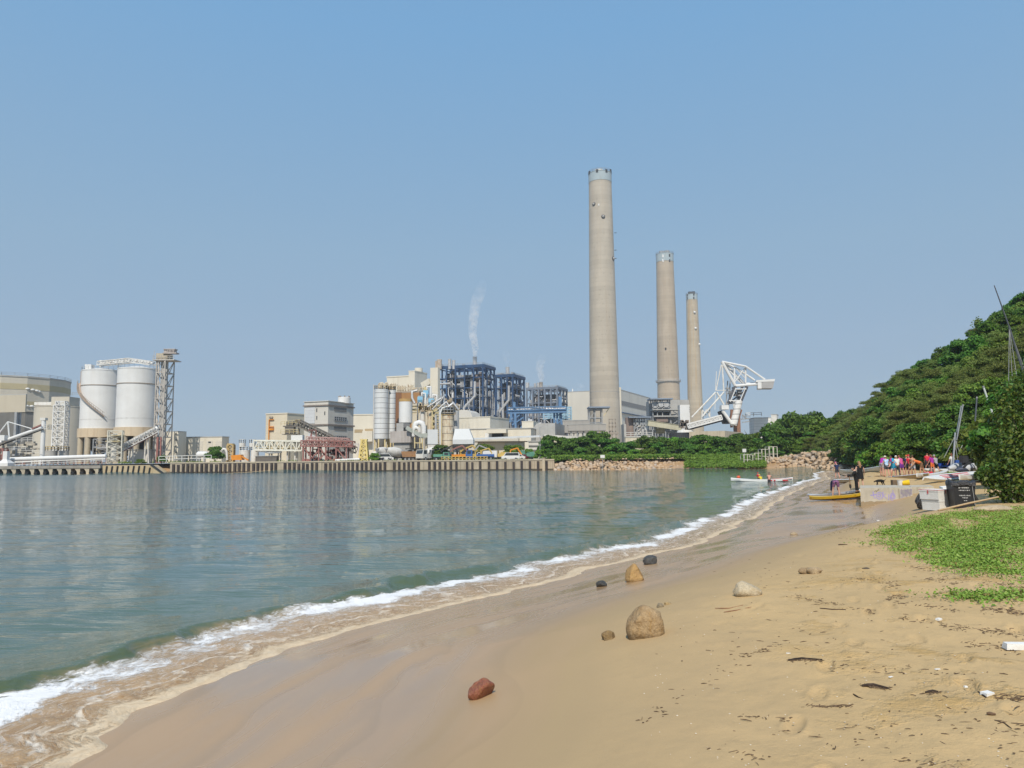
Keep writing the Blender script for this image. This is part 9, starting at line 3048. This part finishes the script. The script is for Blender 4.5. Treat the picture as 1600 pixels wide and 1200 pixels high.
# ------------------------------------------------------------------ bin, boxes, bag, plank, dog, bucket
def beach_props():
 p = land(1503, 793)
 D = p.y
 u = D / FPX
 t = thing('wheelie_bin', 'black bin with white lettering and a black liner folded over its rim', 'bin', p, R(-9))
 bk = mk('black_bin_plastic', (.018, .019, .021), (.03, .03, .032), 2.5, rough=.45, spec=.4)
 h = (791 - 752) * u
 wb, wt, dp = 27 * u / 2, 32 * u / 2, .26
 MB().hexa([(-wb, -dp, 0), (wb, -dp, 0), (wb, dp, 0), (-wb, dp, 0)], [(-wt, -dp * 1.2, h), (wt, -dp * 1.2, h), (wt, dp * 1.2, h), (-wt, dp * 1.2, h)]).build('body', bk, t, local=True)
 ln = MB()
 r_ = random.Random(1)
 n = 36
 rings = []
 for j in range(7):
  ang = math.pi * 1.25 * j / 6 - .45
  ring = []
  for i in range(n):
   a = 2 * math.pi * i / n
   sx, sy = math.cos(a), math.sin(a)
   k = 1 / max(abs(sx), abs(sy)) ** .75
   rr = .055 * (1 + .25 * math.sin(i * 2.1) + .2 * r_.random())
   ring.append(((wt + .01 + rr * math.cos(ang) * .9) * sx * k, (dp * 1.2 + .01 + rr * math.cos(ang) * .9) * sy * k, h - .02 + rr * math.sin(ang) - .10 * r_.random() * (ang < 0) - .03 * math.sin(i * .9)))
  rings.append(ring)
 vs_ = [q for r0 in rings for q in r0]
 ln.add(vs_, [(j * n + i, j * n + (i + 1) % n, (j + 1) * n + (i + 1) % n, (j + 1) * n + i) for j in range(6) for i in range(n)] + [tuple(range(6 * n, 7 * n))])
 ln.build('liner', mk('black_plastic_film', (.022, .021, .022), (.045, .043, .045), 9, rough=.3, spec=.6, bump=.7, bscale=14), t, local=True, smooth=50)
 tx = MB()
 # lines of small white lettering, too small to read in the photograph
 for row, (x0, x1, z, hh, gaps) in enumerate([(-.19, .15, .60, .035, (3,)), (-.18, .16, .525, .026, (9, 12)), (-.17, .18, .365, .032, (8,)), (-.08, .10, .295, .030, ()), (-.03, .08, .215, .022, ())]):
  nn = int((x1 - x0) / .024)
  for i in range(nn):
   if i in gaps:
    continue
   x = x0 + (x1 - x0) * i / nn
   zz = h * z / .78
   yy = -dp * (1 + .2 * zz / h) - .004
   w_ = .017
   kind = r_.randrange(4)
   tx.box(x, x + .006, yy - .003, yy, zz, zz + hh)
   if kind != 1:
    tx.box(x + .0062, x + w_, yy - .003, yy, zz + hh - .007, zz + hh)
   if kind != 2:
    tx.box(x + .0062, x + w_, yy - .003, yy, zz, zz + .007)
   if kind == 3:
    tx.box(x + w_ + .0002, x + w_ + .005, yy - .003, yy, zz, zz + hh)
 tx.build('lettering', WHITEP, t, local=True)
 MB().tube((wt * .62, -dp * 1.2 - .03, h * .98), (wt * .86, -dp - .03, .05), .012, 8).build('cane', mk('grey_alloy', None), t, local=True, smooth=50)
 for x in (-wb * .8, wb * .8):
  MB().tube((x - .03, dp * 1.05, .1), (x + .03, dp * 1.05, .1), .1, 14).build('wheel', RUBBER, t, local=True, smooth=40)
 # second bin behind, lid hanging open
 q = p + Vector((.52, .18, .02))
 t = thing('wheelie_bin', 'second black bin behind the lettered one with its lid hanging open', 'bin', (q.x - .05, q.y + .55, q.z - .02), R(-14))
 MB().hexa([(-.22, -.22, 0), (.2, -.22, 0), (.2, .22, 0), (-.22, .22, 0)], [(-.3, -.26, h * .8), (.05, -.26, h * .8), (.05, .26, h * .8), (-.3, .26, h * .8)]).build('body', bk, t, local=True)
 MB().hexa([(.06, -.28, h * 1.0), (.10, -.28, h * 1.02), (.42, -.28, h * .26), (.36, -.28, h * .24)], [(.06, .26, h * 1.0), (.10, .26, h * 1.02), (.42, .26, h * .26), (.36, .26, h * .24)]).build('lid', bk, t, local=True)
 # foam boxes
 fm = mk('polystyrene_foam', (.76, .75, .72), (.68, .66, .61), 3.0, rough=.8, bump=.25, bscale=40)
 e = land(1470, 796.5)
 De = e.y + .25
 ue = De / FPX
 wa = 42 * ue
 yaw = R(-66)
 base_h = 16 * ue
 for k, (z0, hh, sc_, lab, dx) in enumerate([(0, 16.5 * ue, .96, 'lower white foam box of the stack beside the bin', .03), (16.6 * ue, 15 * ue, 1.03, 'upper white foam box with red tape, on top of the other', 0)]):
  t = thing('foam_box', lab, 'box', (e.x + dx, De, e.z - .02 + z0), yaw, 'white foam boxes')
  a, c = wa * .36 * sc_, wa * .36 * sc_
  MB().hexa([(-a, -c, 0), (a, -c, 0), (a, c, 0), (-a, c, 0)], [(-a * 1.03, -c * 1.03, hh * .8), (a * 1.03, -c * 1.03, hh * .8), (a * 1.03, c * 1.03, hh * .8), (-a * 1.03, c * 1.03, hh * .8)]).build('base', fm, t, local=True)
  MB().box(-a * 1.06, a * 1.06, -c * 1.06, c * 1.06, hh * .803, hh).build('lid', fm, t, local=True)
  if k:
   rt = mk('red_tape', (.50, .07, .07), (.6, .3, .28), 12)
   tp = MB().box(-a * 1.065, a * 1.065, -c * 1.065, -c * 1.061, hh * .93, hh * 1.0).box(a * 1.061, a * 1.066, -c * 1.06, c * 1.06, hh * .93, hh * 1.0)
   tp.box(-.05, .0, -c * 1.072, -c * 1.066, hh * .55, hh * .92).box(a * 1.067, a * 1.073, -.02, .03, hh * .6, hh * .92)
   tp.build('tape', rt, t, local=True)
 q = W(1472, 764, De + .5)
 o = MB().box(-.3, .3, -.18, .18, 0, .07).build('foam_lid', fm)
 o.location = (q.x + .1, De + .15, e.z + 31.8 * ue)
 o.rotation_euler = (R(4), R(-3), R(-12))
 o.name = 'foam_board'
 tag(o, 'loose pale foam board lying flat on the taped foam box', 'foam board')
 # rubbish bag
 p = land(1444, 796)
 u2 = (p.y + .2) / FPX
 me_ = rock_mesh(77, 4, (1, .8, 1), .10, False, 2)
 for v in me_.vertices:
  k = 1 - .42 * max(0, v.co.z) - .12 * (v.co.z < -.3)
  v.co.x *= k
  v.co.y *= k
  v.co.x += .012 * math.sin(v.co.z * 17 + 4 * math.atan2(v.co.y, v.co.x))
 o = link('rubbish_bag', me_, mk('black_plastic_film', None))
 o.scale = (9.2 * u2, 9 * u2, 13.2 * u2)
 o.location = (p.x + .02, p.y + .2, p.z + 12 * u2)
 tag(o, 'full black rubbish bag slumped against the foam boxes', 'bag')
 # long pole on the ground
 a, b = land(1466, 799), W(1565, 775, land(1560, 792).y + .3)
 t = thing('bamboo_pole', 'long pale wooden pole lying across in front of the bins', 'pole', (a + b) / 2)
 a = a + Vector((0, 0, .03))
 b = W(1560, 776.5, a.y + .15)
 mid = a.lerp(b, .5) + Vector((0, -.02, .015))
 MB().pipe([a, mid, b], [.032, .030, .026], 8).build('pole', mk('bleached_wood', (.46, .33, .19), (.38, .27, .15), 5, rough=.8, streak=.3), t, smooth=50)
 # bucket: white tub with yellow inside, lying tilted
 p = land(1407, 758.5)
 u3 = p.y / FPX
 t = thing('bucket', 'white bucket with a yellow one tipped inside it, on the sand behind the ramp', 'bucket', p)
 r0 = 4.6 * u3
 MB().lathe([(r0 * .8, 0), (r0, 8.4 * u3), (r0 * 1.06, 8.4 * u3), (r0 * 1.06, 8.0 * u3)], p, 20).build('shell', WHITEP, t, smooth=40)
 c = p + Vector((.18, -.12, 4 * u3))
 MB().pipe([c + Vector((-.1, .05, -.02)), c + Vector((.24, -.1, .03))], [r0 * .75, r0 * .95], 18).build('yellow_bucket', mk('yellow_plastic', (.75, .52, .02), (.68, .46, .02), 3, rough=.35), t, smooth=40)
 p = land(1397, 758.5)
 t = thing('timber_post', 'short weathered timber post between the dog and the bucket', 'post', p)
 MB().box(p.x - .13, p.x + .13, p.y - .13, p.y + .13, p.z - .2, p.z + 8.6 * u3).build('post', mk('weathered_timber', (.17, .12, .08), (.12, .09, .06), 4, rough=.9, streak=.3), t)
 # red bag among the crowd
 p = land(1451, 744.5)
 o = MB().hexa([(-.32, -.2, 0), (.32, -.2, 0), (.32, .2, 0), (-.32, .2, 0)], [(-.26, -.14, .3), (.22, -.14, .34), (.22, .14, .34), (-.26, .14, .3)]).build('dry_bag', CL['red'], None)
 o.location = p
 tag(o, 'red dry bag lying on the sand right of the orange life vest', 'bag')

beach_props()

def dog():
 p = land(1375.5, 758.5)
 u = p.y / FPX
 L = 16 * u
 t = thing('dog', 'shaggy black dog walking left behind the graffiti ramp, head low', 'dog', p, R(180 - 8))
 J = [(0, 0, .56), (.18, 0, .57), (.36, 0, .55), (-.18, 0, .57), (-.34, 0, .55), (.50, 0, .56), (.60, 0, .47), (.72, 0, .42),
  (-.44, 0, .60), (-.56, 0, .66), (-.66, 0, .72)]
 E = [(0, 1), (1, 2), (0, 3), (3, 4), (2, 5), (5, 6), (6, 7), (4, 8), (8, 9), (9, 10)]
 Rd = [.175, .185, .165, .165, .15, .085, .085, .045, .045, .04, .02]
 for s_ in (-1, 1):
  sw = .07 * s_
  i = len(J)
  J += [(.34, s_ * .09, .42), (.33 + sw, s_ * .09, .24), (.34 + sw * 1.4, s_ * .09, .04), (.40 + sw * 1.4, s_ * .09, .025)]
  E += [(2, i), (i, i + 1), (i + 1, i + 2), (i + 2, i + 3)]
  Rd += [.075, .048, .036, .03]
  i = len(J)
  J += [(-.30 - sw, s_ * .10, .40), (-.24 - sw, s_ * .10, .30), (-.40 - sw, s_ * .10, .17), (-.37 - sw, s_ * .10, .04), (-.31 - sw, s_ * .10, .025)]
  E += [(4, i), (i, i + 1), (i + 1, i + 2), (i + 2, i + 3), (i + 3, i + 4)]
  Rd += [.09, .07, .042, .036, .03]
 k = L / 1.25
 me_ = bpy.data.meshes.new('dog')
 me_.from_pydata([tuple(c * k for c in j) for j in J], E, [])
 ob = bpy.data.objects.new('tmp', me_)
 COL.objects.link(ob)
 ob.modifiers.new('skin', 'SKIN').use_smooth_shade = True
 for i, sv in enumerate(me_.skin_vertices[0].data):
  sv.radius = (Rd[i] * k, Rd[i] * k)
  sv.use_root = i == 0
 s2 = ob.modifiers.new('sub', 'SUBSURF')
 s2.levels = s2.render_levels = 2
 body = bpy.data.meshes.new_from_object(ob.evaluated_get(bpy.context.evaluated_depsgraph_get()))
 bpy.data.objects.remove(ob)
 for v in body.vertices:
  n_ = float(vn(v.co.x * 40, v.co.z * 40 + v.co.y * 30, 5))
  v.co += v.normal * n_ * .014 * k
 fur = mk('black_fur', (.012, .011, .011), (.03, .028, .026), 25, rough=.8, bump=.8, bscale=60)
 body.materials.clear()
 link('body', body, fur, t)
 for s_ in (-1, 1):
  MB().ext([(.57 * k, s_ * .07 * k, .55 * k), (.65 * k, s_ * .08 * k, .53 * k), (.60 * k, s_ * .10 * k, .42 * k)], (0, s_ * .02 * k, 0)).build('ear', fur, t, local=True)
  MB().ball((.655 * k, s_ * .055 * k, .50 * k), .014 * k, 8, 6).build('eye', GLASS, t, local=True)
 MB().ball((.755 * k, 0, .425 * k), .025 * k, 8, 6).build('nose', RUBBER, t, local=True)

dog()

# ------------------------------------------------------------------ strandline litter
def litter():
 r_ = random.Random(33)
 b, b2 = MB(), MB()
 lines = [([(1290, 838), (1320, 829), (1345, 822), (1372, 811), (1395, 802), (1412, 796)], 150, 2.5), ([(1310, 840), (1345, 842), (1380, 846), (1440, 850), (1480, 852)], 90, 4), ([(1320, 908), (1350, 903), (1380, 908), (1400, 918)], 110, 4),
   ([(1240, 931), (1280, 941), (1330, 949), (1370, 957)], 90, 3), ([(1385, 938), (1400, 932), (1412, 934)], 70, 3), ([(1420, 886), (1445, 890), (1480, 890)], 60, 3), ([(1450, 905), (1490, 908), (1560, 912), (1600, 922)], 150, 4), ([(1480, 884), (1500, 892), (1520, 890)], 60, 4),
   ([(1540, 955), (1570, 953), (1600, 960)], 130, 4), ([(1400, 942), (1440, 945), (1480, 952), (1510, 958)], 60, 3), ([(1480, 978), (1520, 982), (1560, 988), (1600, 994)], 120, 5), ([(1405, 966), (1450, 972), (1500, 980)], 40, 4), ([(1160, 1025), (1190, 1018), (1215, 1008)], 40, 2.5),
   ([(1231, 1033), (1260, 1031), (1285, 1033)], 80, 2), ([(1300, 1040), (1340, 1045), (1420, 1050), (1520, 1055)], 45, 6), ([(1345, 1070), (1390, 1076)], 60, 2), ([(1262, 1103), (1290, 1105), (1330, 1103)], 60, 2), ([(1000, 1130), (1080, 1085), (1160, 1030)], 40, 9), ([(1160, 1120), (1200, 1122), (1240, 1125)], 25, 3),
   ([(1440, 1085), (1470, 1082)], 20, 2.5), ([(1375, 1180), (1430, 1190), (1500, 1195)], 40, 8), ([(1560, 1090), (1600, 1092)], 50, 4), ([(1120, 1170), (1200, 1190)], 18, 8), ([(1100, 1000), (1300, 1000), (1590, 1100)], 90, 40), ([(1150, 900), (1300, 900), (1500, 940)], 90, 25), ([(1250, 1150), (1450, 1130), (1600, 1150)], 90, 35), ([(1510, 1005), (1560, 1012), (1600, 1015)], 70, 5)]
 for pts, n, jit in lines:
  for _ in range(n):
   s_ = r_.random() * (len(pts) - 1)
   i = int(s_)
   x = pts[i][0] + (pts[i + 1][0] - pts[i][0]) * (s_ - i) + r_.gauss(0, jit * 1.3)
   y = pts[i][1] + (pts[i + 1][1] - pts[i][1]) * (s_ - i) + r_.gauss(0, jit * .6)
   p = land(x, min(1230, y))
   a = r_.uniform(-.7, .7) + (math.pi / 2 if r_.random() < .18 else 0)
   L = abs(r_.gauss(0, .016)) + .006
   d = Vector((math.cos(a), math.sin(a), 0)) * L
   m_ = p + Vector((0, 0, .004)) + Vector((-d.y, d.x, 0)) * r_.uniform(-.12, .12)
   wd = r_.uniform(.0014, .0042)
   if r_.random() < .72:
    b.pipe([p - d + Vector((0, 0, .003)), m_ + Vector((0, 0, r_.uniform(0, .0025))), p + d + Vector((0, 0, .003))], [wd * .6, wd, wd * .5], 4)
   else:
    b.ball(p + Vector((0, 0, .004)), wd * 1.7, 6, 4, (1.4, 1, .5))
 tag(b.build('strandline_litter', mk('dark_dry_weed', (.075, .048, .028), (.17, .115, .07), 30, rough=.9)), 'strandline of dark dry weed, twigs and chips on the sand', 'litter', kind='stuff')
 for _ in range(260):
  x, y = r_.uniform(980, 1600), r_.uniform(880, 1200)
  if x < 1000 + (1200 - y) * .05:
   continue
  p = land(x, y)
  s_ = r_.uniform(.003, .007)
  b2.ball(p + Vector((0, 0, s_ * .3)), s_, 6, 4, (1.2, 1, .6))
 tag(b2.build('shell_bits', mk('shell_white', (.62, .56, .45), (.45, .36, .25), 12)), 'scattered tiny pale shell fragments on the sand', 'shells', kind='stuff')
 # things one can name
 fm = mk('polystyrene_foam', None)
 for px, py, sx, sy, sz, rz, lab in ((1543, 1086, .040, .030, .022, .3, 'small white foam block on the sand near a dark twig'), (1595, 1014, .13, .05, .05, -.15, 'long white foam bar at the right edge of the sand'), (1465, 1046, .022, .008, .006, .1, 'flat white shell chip right of centre on the dry sand'), (1232, 1021, .02, .006, .005, -.2, 'narrow white plastic chip left of the weed clump'), (1372, 814, .05, .03, .03, .2, 'white scrap on the weed line below the ramp wall'),
          (1509, 1074, .012, .01, .01, 0, 'tiny cream chip near the small foam block'), (1392, 1058, .018, .008, .006, .3, 'white sliver beside the scattered twigs'), (1467, 969, .03, .02, .02, .4, 'small white lump on the weed line at right')):
  p = land(px, py)
  o = MB().hexa([(-sx, -sy, 0), (sx, -sy * .8, 0), (sx * .9, sy, 0), (-sx, sy * .9, 0)], [(-sx * .95, -sy * .9, sz), (sx * .9, -sy * .8, sz * .9), (sx * .85, sy * .9, sz), (-sx * .9, sy * .8, sz * .95)]).build('foam_scrap', fm)
  o.location, o.rotation_euler = p, (0, 0, rz)
  tag(o, lab, 'scrap')
 for pts, r, lab, c in (([(1117, 951), (1140, 951), (1161, 946)], .006, 'long reddish twig lying behind the large boulder', (.30, .15, .08)), ([(1131, 957), (1152, 954), (1174, 949)], .006, 'second reddish twig just in front of the first', (.30, .15, .08)),
      ([(1554, 1126), (1570, 1131), (1581, 1139)], .004, 'thin curved dark twig low on the right', (.07, .045, .03)), ([(1281, 951), (1300, 953), (1322, 953)], .007, 'straight dark stick below the weed line', (.09, .06, .04)), ([(1347, 1073), (1365, 1072), (1388, 1077)], .012, 'flat dark strip of bark on the open sand', (.06, .04, .03)),
      ([(1333, 1085), (1341, 1090), (1349, 1093)], .005, 'short thin stick below the dark bark strip', (.08, .05, .03)), ([(1528, 1082), (1535, 1087), (1541, 1091)], .008, 'stubby dark stick touching the small foam block', (.06, .04, .03)), ([(1542, 1117), (1550, 1118), (1556, 1118)], .012, 'brown leaf-shaped chip near the right edge', (.16, .10, .06)),
      ([(1232, 1033), (1252, 1030), (1285, 1032)], .010, 'clump of black weed stems on the open sand', (.035, .025, .02)), ([(1446, 1083), (1458, 1081), (1466, 1082)], .009, 'knobbly black stick right of the bark strip', (.05, .035, .025)),
      ([(1310, 852), (1317, 852), (1324, 852)], .016, 'short dark driftwood piece on the upper sand', (.14, .09, .05))):
  P = [land(*q) + Vector((0, 0, r * .8)) for q in pts]
  o = MB().pipe([P[0], P[0].lerp(P[1], .5) + Vector((0, 0, r * .1)), P[1], P[2]], [r * .6, r, r * .9, r * .5], 6).build('twig', mk('twig_%d' % pts[0][0], c, tuple(q * .6 for q in c), 20, rough=.9), None, smooth=60)
  tag(o, lab, 'twig')

litter()

# ------------------------------------------------------------------ steam from the stacks
def steam():
 for k, (path, r0, r1, D, dens, lab) in enumerate([([(742, 557), (743, 545), (738, 520), (740, 497), (743, 475), (751, 455), (755, 436)], 1.2, 4.0, 433, .16, 'white steam plume rising from the tall stack on the largest boiler frame'),
             ([(846, 597), (846, 588), (842, 576), (846, 562), (849, 552)], 1.6, 4.2, 566, .09, 'small white steam puff over the third boiler frame'),
             ([(793, 572), (791, 556), (787, 541)], 1.2, 3.4, 475, .02, 'very faint steam wisp over the second boiler frame'),
             ([(905, 612), (908, 604), (904, 594)], 2.0, 4.0, 650, .02, 'faint steam wisp left of the tallest chimney')]):
  P = [W(a, b, D) for a, b in path]
  n = len(P)
  rad = [r0 + (r1 - r0) * (i / (n - 1)) ** .8 for i in range(n)]
  rad[-1] *= .5
  o = MB().pipe(P, [r * 1.05 for r in rad], 12).build('steam_plume', None)
  m = bpy.data.materials.new('steam_%d' % k)
  m.use_nodes = True
  t = m.node_tree
  t.nodes.remove(t.nodes['Principled BSDF'])
  pv = nd(t, 'VolumePrincipled')
  pv.inputs['Color'].default_value = (1, 1, 1, 1)
  pv.inputs['Anisotropy'].default_value = .2
  pos = nd(t, 'NewGeometry').outputs['Position']
  sp = nd(t, 'SeparateXYZ')
  t.links.new(pos, sp.inputs[0])
  h = math_(t, 'DIVIDE', math_(t, 'SUBTRACT', sp.outputs[2], P[0].z), P[-1].z - P[0].z)
  fall = ramp_(t, h, [(0.0, 1.0), (.35, .75), (.65, .35), (.8, .12), (1.0, 0.0)])
  nn = ramp_(t, noise_(t, pos, .32, 5, .62), [(.40, 0), (.62, 1)])
  t.links.new(math_(t, 'MULTIPLY', math_(t, 'MULTIPLY', nn, fall), dens * 3.2), pv.inputs['Density'])
  t.links.new(pv.outputs[0], t.nodes['Material Output'].inputs['Volume'])
  o.data.materials.append(m)
  tag(o, lab, 'steam', kind='stuff')

steam()

# ------------------------------------------------------------------ summer haze
def haze():
 o = MB().box(-1500, 1500, -80, 1500, -7, 245).build('haze', None)
 m = bpy.data.materials.new('thin_air')
 m.use_nodes = True
 t = m.node_tree
 t.nodes.remove(t.nodes['Principled BSDF'])
 pv = nd(t, 'VolumePrincipled')
 pv.inputs['Color'].default_value = (.86, .92, 1, 1)
 pv.inputs['Density'].default_value = .00016
 pv.inputs['Anisotropy'].default_value = .2
 t.links.new(pv.outputs[0], t.nodes['Material Output'].inputs['Volume'])
 o.data.materials.append(m)
 tag(o, 'thin pale summer haze over the bay', 'haze', kind='stuff')

haze()
